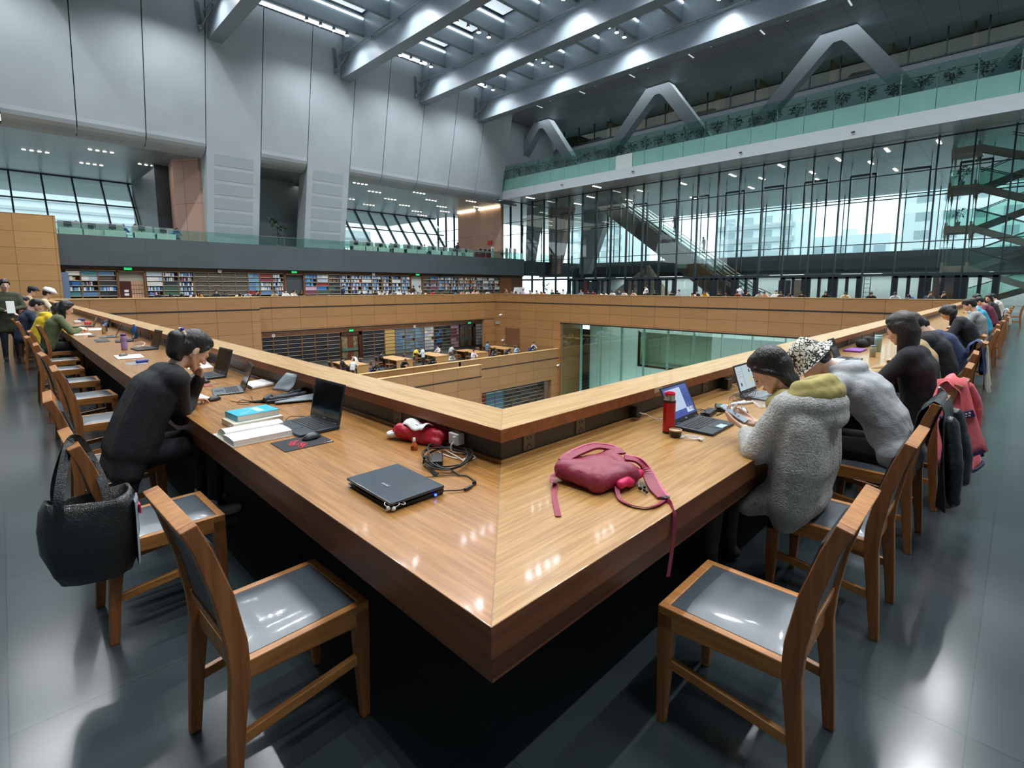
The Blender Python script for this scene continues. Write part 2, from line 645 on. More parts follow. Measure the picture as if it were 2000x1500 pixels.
# lower gallery parapets
wallbox('wall_far', wood_x, 23.6, 35.5, 29.3, 29.6, -6.9, -4.1)
wallbox('wall_far', wood_x, 8, 23.8, 29.3, 29.6, -6.9, -4.1)
wallbox('wall_far', wood_x, 34.5, 35.5, 29.3, 29.6, -12, -6.9)
wallbox('wall_far', wood_x, 8, 23.8, 26.9, 27.2, -12, -4.1)
struct('trim_3', MB().box(8, 35.5, 29.27, 29.63, -4.1, -4.07).box(8, 23.83, 26.87, 27.23, -4.1, -4.07), oak_top)
# lower gallery back
wallbox('wall_far', woodmat('walnut_band', '#8a5a36', '#6e4527', 'x', rough=.5), 11.6, 40, 43.3, 43.6, -5, -1.2)
wallbox('trim_10', MATS['walnut_band'], 11.6, 40, 42.98, 43.3, -2.52, -1.72)
wallbox('ceiling', mat('lower_soffit', '#9a968c', rough=.7), 11.6, 40, 38.28, 43.6, -1.72, -1.6)
wallbox('wall_left', wood_y, 11.3, 11.6, 38.0, 43.6, -5, -1.65)
wallbox('wall_far', MATS['walnut_band'], 23, 35, 30.6, 30.9, -10.3, -6.9)
wallbox('wall_right', wood_y, 40, 40.3, 38.28, 43.6, -5, -1.65)
# louvre on the right well wall
g = MB()
for k in range(28):
    z = -4.95 + k * .088
    g.hexa([(35.46, 34.35, z), (35.5, 34.35, z), (35.5, 36.4, z), (35.46, 36.4, z),
            (35.48, 34.35, z + .06), (35.5, 34.35, z + .06), (35.5, 36.4, z + .06), (35.48, 36.4, z + .06)])
tag(g.build('vent_grille', mat('louvre_wood', '#6b4526', rough=.5)), 'dark slatted wooden vent grille set in the oak well wall below the corner', 'vent')
# glazed side of the well
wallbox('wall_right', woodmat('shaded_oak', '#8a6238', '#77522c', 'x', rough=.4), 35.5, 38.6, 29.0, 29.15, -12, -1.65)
wallbox('ceiling', MATS['lower_soffit'], 35.5, 40.5, 1, 29.1, -1.72, -1.66)
wallbox('wall_right', black_m, 38.3, 38.5, 27.9, 28.99, -12, -2.4)
m = MB()
m.box(38.5, 38.7, 22.6, 28.0, -12, -1.72).box(38.5, 38.7, 1, 22.6, -12, -5.2).box(38.5, 38.7, 1, 22.6, -2.3, -1.72)
struct('wall_right', m, mint_m)
struct('wall_right', MB().box(40.0, 40.2, 1, 22.7, -5.3, -2.2).box(38.5, 40.0, 22.6, 22.75, -5.3, -2.2).box(38.5, 40.1, 1, 22.7, -5.35, -5.2), moss_m)
wn = empty('window_3'); tag(wn, kind='structure')
g = MB(); fr = MB()
for k in range(14):
    y1 = 28.98 - 2.11 * k; y0 = max(1.0, y1 - 2.09)
    g.box(35.66, 35.68, y0, y1, -12, -1.72)
    fr.box(35.62, 35.66, y0 - .012, y0 + .01, -12, -1.72)
    fr.box(35.69, 35.95, y0 - .012, y0 + .01, -12, -1.72)
g.build('pane', glass_w, wn)
fr.build('fin', mat('glass_fin', '#6d8d84', rough=.3), wn)
area('well_fill', (36.6, 14, -9.9), 1.2, 24, 900, (.93, 1, .99), (pi, 0, 0))  # these three are unseen fills, added to brighten the glazed bay
area('well_fill', (39.3, 12, -5.1), 1.0, 18, 60, (.92, 1, .96), (pi, 0, 0))
area('well_fill', (37.2, 14, -1.9), 2.4, 24, 160, (.92, 1, .98))
area('lower_gallery_light', (23, 40.5, -1.85), 20, 2.5, 420, (1, .96, .9))
area('lower_gallery_light', (29, 30.4, -7.0), 9, .5, 60, (1, .96, .9))

# ================================================================== far end: block, slate band, reading-room edge
wallbox('wall_left', wood_blk, -16, 1.9, 40.4, 43.2, 0, 5.82)
wallbox('wall_far', slate_m, 1.9, 45.2, 43.0, 43.4, 3.0, 4.98)
wallbox('trim_4', black_m, 1.9, 45.2, 43.05, 43.5, 2.93, 3.0)
wallbox('wall_far', MATS['walnut_band'], 1.9, 45.2, 43.62, 43.9, 0, 3.0)
wallbox('wall_back', grey_panel, -16.3, 70, -16.3, -16, 0, 24)  # this and the next: unseen walls, added to keep out light from behind
wallbox('wall_left', grey_panel, -16.3, -16, -16, 43.2, 0, 24)
wallbox('wall_back', mat('stone_side', '#8a9594', rough=.5), 46, 70, -10.3, -10, 0, 12)

# ================================================================== big leaning grey wall
def yw(z): return 45 - .224 * (z - 4.8)
SEAM = [-14.9, -11.2, -7.4, -3.65, .12, 3.65, 7.35, 11.05, 14.95, 18.7, 22.6, 25.9, 29.9, 33.8, 37.6, 41.4]
w = MB(); jt = MB()
for i in range(len(SEAM) - 1):
    a, b = SEAM[i] + .03, SEAM[i + 1] - .03
    if i == len(SEAM) - 2: b = 41.6
    if a > 11 and b < 15 or a > 18.6 and b < 22.7:                 # the two piers
        prof = [(yw(4.8), 4.8), (yw(24), 24), (yw(24) + 1.6, 24), (yw(4.8) + 1.7, 4.8)]
    else:
        prof = [(yw(24), 24), (yw(24) + 1.2, 24), (yw(11.5) + 1.2, 11.45)]
        for k in range(0, 7):
            t = math.radians(90 - k * 15)
            prof.append((yw(12.5) + 1.0 - math.cos(pi / 2 - t) * 1.0 if False else yw(12.5) + 1.0 - math.sin(math.radians(k * 15)) * 1.0, 12.5 - math.cos(math.radians(k * 15)) * 1.0))
        prof.append((yw(12.6), 12.6))
    w.prism(prof, a, b, 'x')
    if i: jt.hexa([(SEAM[i] - .03, yw(12) + .12, 12), (SEAM[i] + .03, yw(12) + .12, 12), (SEAM[i] + .03, yw(12) + .5, 12), (SEAM[i] - .03, yw(12) + .5, 12),
                   (SEAM[i] - .03, yw(24) + .12, 24), (SEAM[i] + .03, yw(24) + .12, 24), (SEAM[i] + .03, yw(24) + .5, 24), (SEAM[i] - .03, yw(24) + .5, 24)])
struct('wall_left', w, grey_panel)
struct('trim_5', jt, grey_dark)
# perforated acoustic panels on the piers
pg = MB()
for xa, xb in ((11.05, 14.95), (18.7, 22.6)):
    for k in range(6):
        z0 = 5.6 + k * 1.05
        for s in (0, 1):
            pass
        pg.hexa([(xa + .55, yw(z0) - .012, z0), (xb - .55, yw(z0) - .012, z0), (xb - .55, yw(z0) + .05, z0), (xa + .55, yw(z0) + .05, z0),
                 (xa + .55, yw(z0 + .8) - .012, z0 + .8), (xb - .55, yw(z0 + .8) - .012, z0 + .8), (xb - .55, yw(z0 + .8) + .05, z0 + .8), (xa + .55, yw(z0 + .8) + .05, z0 + .8)])
struct('trim_6', pg, mat('perforated_panel', '#9da8ac', rough=.6, noise=.08, nscale=30))

# ================================================================== upper reading level
uc = struct('ceiling', MB().box(-16, 45.2, 44.3, 74, 11.5, 11.7), seammat('upper_soffit', '#929b9c', 'x', .3, 1.3, 'y', .2, 2.6, '#6d7677', rough=.35, wid=.02, tone=.04, metal=.1))
wallbox('wall_far', mat('pier_back', '#98a5a5', rough=.5), 13.5, 20.5, 49.5, 49.8, 4.8, 11.5)
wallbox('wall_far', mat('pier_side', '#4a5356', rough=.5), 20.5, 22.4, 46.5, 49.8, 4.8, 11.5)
sp = MB().prism([(10.9, 45.3), (9.6, 47.2), (9.9, 50), (13.6, 50), (13.6, 45.3)], 4.8, 11.5, 'z')
struct('wall_left', sp, salmon)
wallbox('wall_left', mat('dark_reveal', '#3a4347', rough=.5), 8.9, 9.9, 50, 60, 4.8, 11.5)
wallbox('wall_right', salmon, 43.4, 43.8, 45.2, 53.6, 4.8, 11.5)
struct('ceiling_cove', MB().box(43.15, 43.4, 45.4, 49.2, 11.30, 11.42).box(43.15, 43.4, 50.0, 53.4, 11.30, 11.42), warm_glow)
# leaning window bands at the back of the upper level
def yb(z): return 61.2 - .85 * (11.5 - z)
for wi, (xa, xb, x0, dx) in enumerate(((-14, 9.6, .55, 2.05), (22.5, 45.2, 22.6, 1.95))):
    wn = empty('window_%d' % (wi + 1)); tag(wn, kind='structure')
    g = MB(); fr = MB()
    g.hexa([(xa, yb(4.8), 4.8), (xb, yb(4.8), 4.8), (xb, yb(4.8) + .03, 4.8), (xa, yb(4.8) + .03, 4.8),
            (xa, yb(11.5), 11.5), (xb, yb(11.5), 11.5), (xb, yb(11.5) + .03, 11.5), (xa, yb(11.5) + .03, 11.5)])
    k = math.floor((xa - x0) / dx) + 1
    while x0 + k * dx < xb:
        x = x0 + k * dx
        fr.bar((x, yb(4.8) - .12, 4.8), (x, yb(11.5) - .12, 11.5), .12, .3, up=(0, 1, 0))
        k += 1
    for z in (5.6, 9.0):
        fr.box(xa, xb, yb(z) - .12, yb(z), z - .06, z + .06)
    fr.box(xa, xb, yb(11.45) - .3, yb(11.45), 11.38, 11.5)
    g.build('pane', glassmat('sky_glass', '#f6fcfc', .02), wn)
    fr.build('window_frame', steel_m, wn)
# glass balustrade on the slate band
bal = empty('glass_balustrade', (1.9, 43.2, 4.98), label='long clear glass balustrade standing on the dark slate band of the upper floor', cat='railing')
g = MB(); rl = MB()
for k in range(21):
    xa = .05 + k * 2.06
    g.box(xa, xa + 2.02, -.01, .01, 0, .72)
    rl.box(xa - .02, xa + .0, -.02, .02, 0, .74)
rl.box(0, 43.3, -.025, .025, .71, .745)
g.build('pane', glass_g, bal)
rl.build('handrail', steel_l, bal)
# downlights, in short rows of four
dl = None
def downlight_row(x, y, z, along='x', n=4, step=.42, where=''):
    global dl
    for k in range(n):
        o = MB().lathe([(.001, 0), (.10, 0), (.12, .03), (.001, .03)], n=10).build('downlight', [down_glow]) if dl is None else dl.copy()
        if dl is None: dl = o
        else: C.objects.link(o)
        o.location = (x + (k * step if along == 'x' else 0), y + (k * step if along == 'y' else 0), z - .032)
        tag(o, 'small round lit downlight in the %s' % where, 'ceiling light', 'downlights in the %s' % where)
for (x, y, n) in ((1.3, 51.3, 4), (4.7, 47.9, 4), (4.7, 53.5, 4), (8.1, 50.7, 4)):
    downlight_row(x, y, 11.5, 'x', n, where='soffit above the upper left window')
for (x, y) in ((24.05, 45.3), (27.2, 48.1), (30.8, 50.9), (30.9, 45.4), (34.5, 48.2), (34.4, 53.5), (31.1, 56.2), (38.2, 51.1), (41.0, 59.2),
               (41.0, 54.1), (38.2, 45.5), (41.7, 48.2), (38.3, 56.6), (27.3, 54.0)):
    downlight_row(x, y, 11.5, 'x', 4, where='soffit above the leaning windows')
area('upper_light', (30, 51, 11.2), 20, 9, 500, (1, .95, .9))
area('upper_light', (2, 51, 11.2), 14, 8, 320, (1, .96, .92))
area('salmon_light', (9.0, 47.3, 9.8), .4, 1.2, 30, (1, .85, .75), (0, math.radians(60), 0))

# ================================================================== roof
bm_ = MB()
for bx in BEAM_X:
    bm_.box(bx, bx + BEAM_W, -16, 41.85, 19.1, 22.8)
for o_ in (struct('ceiling_beam', bm_, beam_m),): pass
rf = MB(); sl = MB(); ss = MB(); cb = MB()
for bi, bx in enumerate(BEAM_X[:-1]):
    x0, x1 = bx + BEAM_W, BEAM_X[bi + 1]
    for k, cy in enumerate(CROSS_Y):
        cb.box(x0, x1, cy, cy + .32, 21.2, 22.6)
        y0, y1 = cy - 3.75 + .32, cy
        # opening nearest the cross-beam, soffit over the rest
        rf.box(x0, x1, y0, y1 - 2.25, 22.3, 22.6)
        sl.box(x0 + .25, x1 - .25, y1 - 2.2, y1 - .12, 22.75, 22.8)
        ss.box(x0 + .1, x1 - .1, y1 - .1, y1 - .02, 22.3, 22.42)
        ss.box(x0 + .1, x1 - .1, y1 - 2.24, y1 - 2.2, 22.62, 22.74)
    rf.box(x0, x1, 38.6, 41.6, 22.3, 22.6)
    sl.box(x0 + .25, x1 - .25, 38.2, 39.3, 22.55, 22.6)
    ss.box(x0 + .1, x1 - .1, 40.2, 40.5, 22.15, 22.29)
rf.box(-16, BEAM_X[0], -16, 42, 22.3, 22.6)
struct('ceiling', rf, roof_m)
struct('ceiling_beam', cb, beam_m)
struct('ceiling', sl, sky_panel)
struct('ceiling', ss, sky_slot)
struct('roof', MB().box(-16, 37.6, -16, 43, 22.9, 23.1), roof_m)
pp = MB()
for bx in BEAM_X[1:]:
    pp.tube([(bx - .22, -16, 20.75), (bx - .22, 41.6, 20.75)], .055, 8)
    for k in range(14):
        pp.box(bx - .25, bx, 40 - 3.75 * k, 40.08 - 3.75 * k, 20.72, 20.78)
tag(pp.build('sprinkler_pipe', beam_m), kind='structure', label=None)
for i, bx in enumerate(BEAM_X[2:]):
    t = empty('beam_bracket', (bx - .5, 41.3, 20.2), label='grey pointed steel bracket with a strut where the %s roof beam meets the leaning wall' % ('first', 'second', 'third', 'last')[i],
              cat='bracket', group='beam brackets on the grey wall')
    MB().loft([[(-.05 + .02 * math.cos(a), .3 + .02 * math.sin(a), -.9) for a in (0, 2.1, 4.2)],
               [(-.05 + .6 * math.cos(a), .3 + .5 * math.sin(a), 1.0) for a in (0, 2.1, 4.2)]]).build('bracket_plate', beam_m, t)
    MB().tube([(0, .1, -.6), (.5, -1.2, .5)], .09, 8).build('strut', steel_l, t)
    MB().ell((0, .1, -.6), (.18, .18, .18)).build('pivot', steel_l, t)

# ================================================================== right side: gallery
YA, YB = -10, 43.4
wallbox('wall_right', white_m, 41.9, 42.3, YA, YB, 11.8, 12.75)
wallbox('floor', MATS['upper_carpet'], 42.3, 52, YA, YB, 13.7, 14.0)
wallbox('ceiling', soffit_m, 42.3, 70, YA, 60, 11.8, 12.0)
wallbox('ceiling', gal_ceil, 37.65, 54, YA, 46, 20.9, 21.2)
wallbox('ceiling_beam', gal_ceil, 37.62, 38.0, YA, YB, 19.4, 20.95)
wallbox('wall_right', mat('gallery_wall', '#7d888c', rough=.5), 51, 51.3, YA, 46, 14.0, 18.9)
wallbox('wall_far', grey_panel, 41.6, 54, 43.4, 43.8, 11.8, 21)
sg = MB()
for k in range(26):
    y = -6 + 1.9 * k
    sg.box(39.6 + .9 * (k % 3), 40.7 + .9 * (k % 3), y, y + .10, 20.87, 20.9)
struct('ceiling_light', sg, mat('slit_light', '#aab4b8', emit='#dfe8ee', estr=.7))
dlg = MB()
# gallery glass wall with warm rooms behind
wn = empty('window_4'); tag(wn, kind='structure')
g = MB(); fr = MB()
g.box(50.98, 51.0, YA, 43, 18.9, 20.9)
for k in range(24):
    y = -9 + 2.3 * k
    fr.box(50.9, 51.05, y - .05, y + .05, 18.9, 20.9)
fr.box(50.9, 51.05, YA, 43, 18.85, 18.97)
g.build('pane', glassmat('gallery_glass', '#dfe8e2', .02, fres=.12), wn)
fr.build('window_frame', steel_m, wn)
rm = MB()
rm.box(53.4, 53.6, YA, 46, 18.4, 21.2)
struct('wall_right', rm, mat('room_wall', '#5a4e3f', rough=.7))
rmw = MB()
for y, w_ in ((18.3, 1.6), (22.5, 2.4), (27.6, 1.2), (31.5, .8), (8.2, 2.0), (3.3, .9), (12.5, 1.0), (35.4, .9)):
    rmw.box(51.3, 53.4, y - .06, y + .06, 18.4, 21.0)
struct('wall_right', rmw, mat('room_wall_warm', '#8a7050', rough=.7))
for y in (19.6, 24.2, 33, 9.3, 29): area('room_light', (52.3, y, 20.85), .8, 1.5, 9, (1, .82, .58))
area('gallery_light', (46, 18, 20.8), 5, 46, 1100, (.9, .96, 1))
# V struts
vs_ = []
for i, (ya, yl, yr) in enumerate(((40.7, 47.2, 35.0), (25.7, 32.9, 20.0), (10.7, 17.6, 5.0), (-4.3, 2.7, -10))):
    hw, ap, ai = .62, 21.1, 19.75
    st = MB().prism([(yl + hw, 13.9), (ya + 1.25, ap - .35), (ya + .85, ap), (ya - .85, ap), (ya - 1.25, ap - .35), (yr - hw, 13.9), (yr + hw, 13.9),
                     (ya - .55, ai), (ya - .25, ai + .25), (ya + .25, ai + .25), (ya + .55, ai), (yl - hw, 13.9)], 45.5, 46.5, 'x')
    struct('column', st, mat('strut_paint', '#9ba8af', rough=.4, metal=.05))
# balustrade on the gallery edge
gb = empty('gallery_balustrade', (42, 16, 12.75), label='tall green glass balustrade with steel posts along the white gallery edge', cat='railing')
g = MB(); fz = MB(); rl = MB(); gpost = None; gposted = False
for k in range(-11, 17):
    y = 11.62 + 1.88 * k - 16
    if y < -26 or y > 27.3: continue
    fz.box(0.0, .04, y + .015, y + 1.865, .02, 1.27)
    g.box(.0, .03, y + .015, y + 1.865, 1.3, 2.75)
    if gpost is None:
        gpost = MB().box(.05, .13, -.05, .05, 1.27, 2.6).box(-.05, .05, -.03, .03, 1.95, 2.05).box(-.05, .05, -.03, .03, 2.5, 2.6).build('post', steel_l, gb)
    else:
        q = gpost.copy(); C.objects.link(q); q.parent = gb; q.location = (0, y, 0)
    if not gposted: gpost.location = (0, y, 0); gposted = True
rl.tube([(.12, -26, 2.25), (.12, 27.3, 2.25)], .03, 6)
fz.build('frosted_panel', frost_m, gb)
g.build('pane', glass_g, gb)

rl.build('handrail', steel_l, gb)
# lit note: one blank white panel hangs on the frosted band
o = MB().box(41.93, 41.97, 26.0, 27.8, 12.75, 14.0).build('blank_board', mat('white_sheet', '#c9d6d4', rough=.5))
tag(o, 'plain white panel fixed on the green glass band of the gallery', 'panel')

# ------------------------------------------------------------------ curtain wall
CW = 45.2
ys = [11.6 + 1.88 * k for k in range(-10, 18) if 11.6 + 1.88 * k < 43.2]
wn = empty('window_5'); tag(wn, kind='structure')
g = MB(); mu = MB()
for y in ys:
    mu.box(CW - .12, CW + .16, y - .045, y + .045, 0, 11.8)
    for z0, z1 in ((2.6, 4.72), (4.78, 8.07), (8.13, 9.57), (9.63, 11.66)):
        g.box(CW - .02, CW, y + .045, y + 1.835, z0, z1)
for z, h in ((2.48, .2), (4.75, .06), (8.1, .06), (9.6, .06), (11.7, .08)):
    mu.box(CW - .08, CW + .06, ys[0], ys[-1] + 1.88, z - h / 2, z + h / 2)
g.build('pane', glass_c, wn)
mu.build('mullion', steel_m, wn)
m2 = MB()
for k in range(10):
    y = 43.5 + 1.88 * k
    m2.box(CW - .12, CW + .16, y - .045, y + .045, 4.8, 11.8)
for z in (4.85, 8.1, 9.6): m2.box(CW - .08, CW + .06, 43.4, 61, z - .03, z + .03)
tag(m2.build('mullion', steel_m), kind='structure')
# doors and clear bays at the foot
door_m = mat('door_black', '#141d22', rough=.4)
nd = 0
for y in ys:
    k = round((13.48 - y) / 1.88)
    if k % 4 == 0 or y > 37 or y < -6:                       # clear bay above this mullion
        wn2 = MB().box(CW - .02, CW, y + .045, y + 1.835, 0.05, 2.38)
        struct('window_%d' % (6 + nd), wn2, glass_c)
        continue
    nd += 1
    d = empty('door_%d' % nd); tag(d, kind='structure')
    fr = MB(); pn = MB()
    fr.box(CW - .1, CW + .1, y + .045, y + .33, 0, 2.38).box(CW - .1, CW + .1, y + 1.55, y + 1.835, 0, 2.38)
    fr.box(CW - .1, CW + .1, y + .84, y + 1.04, 0, 2.38).box(CW - .1, CW + .1, y + .045, y + 1.835, 2.24, 2.4)
    fr.box(CW - .1, CW + .1, y + .045, y + 1.835, 0, .25)
    pn.box(CW - .02, CW, y + .33, y + .84, .25, 2.24).box(CW - .02, CW, y + 1.04, y + 1.55, .25, 2.24)
    fr.build('door_frame', door_m, d)
    pn.build('pane', glass_c, d)
# second steel line behind, with high vents
s2 = MB(); pt = MB()
for k in range(-6, 22):
    y = 11.8 + 1.72 * k
    s2.box(49.95, 50.1, y - .035, y + .035, 3.0 if True else 0, 8.6)
    if k % 2 == 0:
        pt.box(49.9, 50.15, y - .06, y + .06, 8.5, 10.7); pt.box(49.9, 50.15, y + 1.72 - .06, y + 1.72 + .06, 8.5, 10.7)
        pt.box(49.9, 50.15, y, y + 1.72, 10.6, 10.75)
    pt.box(49.97, 50.03, y - .02, y + .02, 10.7, 11.8)
s2.box(49.97, 50.05, -10, 44, 8.5, 8.58)
tag(s2.build('mullion', steel_m), kind='structure')
tag(pt.build('mullion', steel_m), kind='structure')
# lobby
wallbox('wall_right', pale_m, 60.5, 60.8, -10, 44, 0, 3.0)
wallbox('floor', MATS['upper_carpet'], 56, 68, -10, 44, 3.0, 3.3)
wallbox('wall_right', mat('dark_mezzanine', '#2b3235', rough=.5), 56, 56.3, -10, 44, 2.9, 4.25)
wallbox('trim_7', black_m, 45.3, 56, -10, 44, 2.55, 2.62) if False else None
wallbox('ceiling', mat('lobby_soffit', '#59625f', rough=.6), 56, 61, -10, 44, 2.85, 2.9)
wallbox('wall_right', mat('dark_mezzanine_back', '#31393c', rough=.5), 66.8, 67, -10, 60, 3.3, 5.4)
wallbox('wall_far', mat('lobby_grey', '#8f9b9f', rough=.5), 56.5, 60, 44, 44.4, 0, 3)
ls = MB()
for y in (-6, 1, 8.5, 15, 21, 28, 34, 39): ls.box(56.6, 56.9, y, y + 3.2, 2.78, 2.84)
struct('ceiling_light', ls, white_glow)
area('lobby_light', (58.5, 17, 2.75), 3, 44, 1700, (.95, 1, 1))
# outer facade
wn = empty('window_30'); tag(wn, kind='structure')
g = MB(); mu = MB()
g.box(67.9, 67.92, -10, 60, 5.2, 11.8)
for k in range(24):
    y = -8 + 2.8 * k
    mu.box(67.8, 67.95, y - .04, y + .04, 5.2, 11.8)
g.build('pane', glassmat('sky_glass', '#f6fcfc', .02), wn)
mu.build('mullion', steel_m, wn)
for (x, y) in ((46.6, 4.3), (46.6, 7.3), (47.3, 10.6), (46.4, 14.6), (47.2, 19.0), (47.5, 24.0), (50.5, 9.0), (51.2, 13.5), (50.6, 17.6), (55, 8), (55, 14),
               (54.5, 20), (48, 29), (52, 33), (47.2, 35), (56, 27), (50, 39)):
    downlight_row(x, y, 11.8, 'x', 4, .38, where='grey soffit behind the glass wall')
for (x, y) in ((42.8, 40.3), (42.8, 31)): downlight_row(x, y, 11.8, 'x', 4, .38, where='strip of soffit under the gallery')
area('hall_soffit_light', (55, 18, 11.4), 10, 40, 2200, (.97, 1, 1))
# slanting columns behind the glass at the corner
for i, (xb, yb_, xt, yt, w_, mm) in enumerate(((47.0, 44.2, 48.2, 44.4, 1.0, 'white_leg'), (50, 42.5, 51.5, 42.8, 1.8, 'salmon_leg'), (53, 39.8, 56, 40.2, 2.2, 'grey_leg'))):
    c = MB().hexa([(xb, yb_ - w_ / 3, 3.3), (xb + .9, yb_ - w_ / 3, 3.3), (xb + .9, yb_ + w_ / 3, 3.3), (xb, yb_ + w_ / 3, 3.3),
                   (xt, yt - w_, 11.8), (xt + 1.2, yt - w_, 11.8), (xt + 1.2, yt + w_, 11.8), (xt, yt + w_, 11.8)])
    struct('column', c, mat(mm, ('#b9c0c2', '#b08c7c', '#8d989c')[i], rough=.5))
# upper floor strip behind the corner
wallbox('wall_far', MATS['dark_mezzanine'], 45.4, 56, 43.0, 43.4, 3.0, 4.8)
wallbox('floor', MATS['upper_carpet'], 46.0, 56, 43.4, 60, 4.55, 4.8)
gb = MB()
for k in range(9): gb.box(45.6 + k * 1.15, 46.65 + k * 1.15, 46.4, 46.42, 4.8, 6.0)
tag(gb.build('glass_balustrade', glass_g), 'clear glass balustrade behind the mullions beside the salmon columns', 'railing')

# ------------------------------------------------------------------ outside
wallbox('ground', mat('outdoor_ground', '#8d9694', rough=.9), 70, 320, -120, 320, -4, -3.6) if True else None
wallbox('ground', MATS['outdoor_ground'], -120, 70, 76, 320, -4, -3.6)
tw = mat('tower_white', '#e3ecef', rough=.8)
twb = mat('tower_band', '#c3ccd0', rough=.8)
tww = mat('tower_window', '#a9b8bf', rough=.4)
def tower(x, y0, y1, z1, label, floors=3.0, step=4.0, dep=14, horiz=True, group='apartment towers outside'):
    t = empty('apartment_tower', (x, (y0 + y1) / 2, -3.6), label=label, cat='building', group=group)
    b = MB(); wb = MB(); bb = MB()
    h = z1 + 3.6; hw = (y1 - y0) / 2
    b.box(0, dep, -hw, hw, 0, h)
    b.box(2, 5, -1.5, 1.5, h, h + 1.6)
    nf = int(h / floors)
    for k in range(nf):
        z = k * floors + 1.0
        if horiz: bb.box(-.5, 0, -hw * .95, hw * .95, z - .9, z + .15)
        ny = int((2 * hw - 1) / step)
        for j in range(ny):
            yy = -hw + .8 + j * step
            wb.box(-.06, 0, yy, yy + step * .55, z + .25, z + 1.7)
    b.build('wall', tw, t); wb.build('window', tww, t)
    if horiz: bb.build('balcony', twb, t)
    return t
tower(120, 34.5, 51.5, 19, 'white apartment tower with grey balcony bands seen through the glass beside the escalator')
tower(118, 76, 95, 20.5, 'pale banded apartment block behind the top of the escalator')
tower(140, 21, 38, 13.6, 'low pale apartment block between the two towers')
tower(110, -4, 15, 26, 'tall white tower with square windows behind the hanging stair', horiz=False, step=3.6)
def tower_y(y, x0, x1, z1, label):
    t = empty('office_block', ((x0 + x1) / 2, y, -3.6), label=label, cat='building')
    b = MB(); bb = MB()
    hw = (x1 - x0) / 2; h = z1 + 3.6
    b.box(-hw, hw, 0, 14, 0, h)
    for k in range(int(h / 1.6)):
        bb.box(-hw * .98, hw * .98, -.3, 0, k * 1.6 + .6, k * 1.6 + 1.1)
    b.build('wall', tw, t); bb.build('balcony', twb, t)
tower_y(120, -2, 20, 18.5, 'pale banded office block outside the far left window')
tower_y(130, 60, 74, 17, 'pale office block outside the leaning windows beside the grey pier')

# ================================================================== figures: shapes grown into one smooth surface
def grow(mb, voxel, smooth=6, disp=0., dscale=.1):
    """turn overlapping shapes into one continuous smooth mesh"""
    me = mb.mesh('grown')
    o = bpy.data.objects.new('grown', me)
    C.objects.link(o)
    r = o.modifiers.new('r', 'REMESH')
    r.mode = 'VOXEL'
    r.voxel_size = voxel
    s = o.modifiers.new('s', 'SMOOTH')
    s.factor = .5
    s.iterations = smooth
    if disp:
        tx = bpy.data.textures.get('folds%.3f' % dscale) or bpy.data.textures.new('folds%.3f' % dscale, 'CLOUDS')
        tx.noise_scale = dscale
        tx.noise_depth = 2
        d = o.modifiers.new('d', 'DISPLACE')
        d.texture = tx
        d.strength = disp
        d.texture_coords = 'LOCAL'
        s2 = o.modifiers.new('s2', 'SMOOTH')
        s2.factor = .5
        s2.iterations = 2
    dg = bpy.context.evaluated_depsgraph_get()
    out = bpy.data.meshes.new_from_object(o.evaluated_get(dg))
    bpy.data.objects.remove(o)
    bpy.data.meshes.remove(me)
    out.polygons.foreach_set('use_smooth', [True] * len(out.polygons))
    return out


def mobj(name, me, m, parent=None):
    me.materials.clear()
    me.materials.append(m)
    o = bpy.data.objects.new(name, me)
    C.objects.link(o)
    if parent is not None:
        o.parent = parent
    return o


def dirv(a):
    a = math.radians(a)
    return Vector((math.sin(a), 0, math.cos(a)))


def two_bone(a, c, l1, l2, hint):
    a = Vector(a); c = Vector(c)
    d = c - a
    L = min(d.length, (l1 + l2) * .995)
    d.normalize()
    x = (L * L + l1 * l1 - l2 * l2) / (2 * L)
    h = math.sqrt(max(l1 * l1 - x * x, 0))
    hint = Vector(hint)
    p = hint - d * hint.dot(d)
    p.normalize()
    return a + d * x + p * h, a + d * L


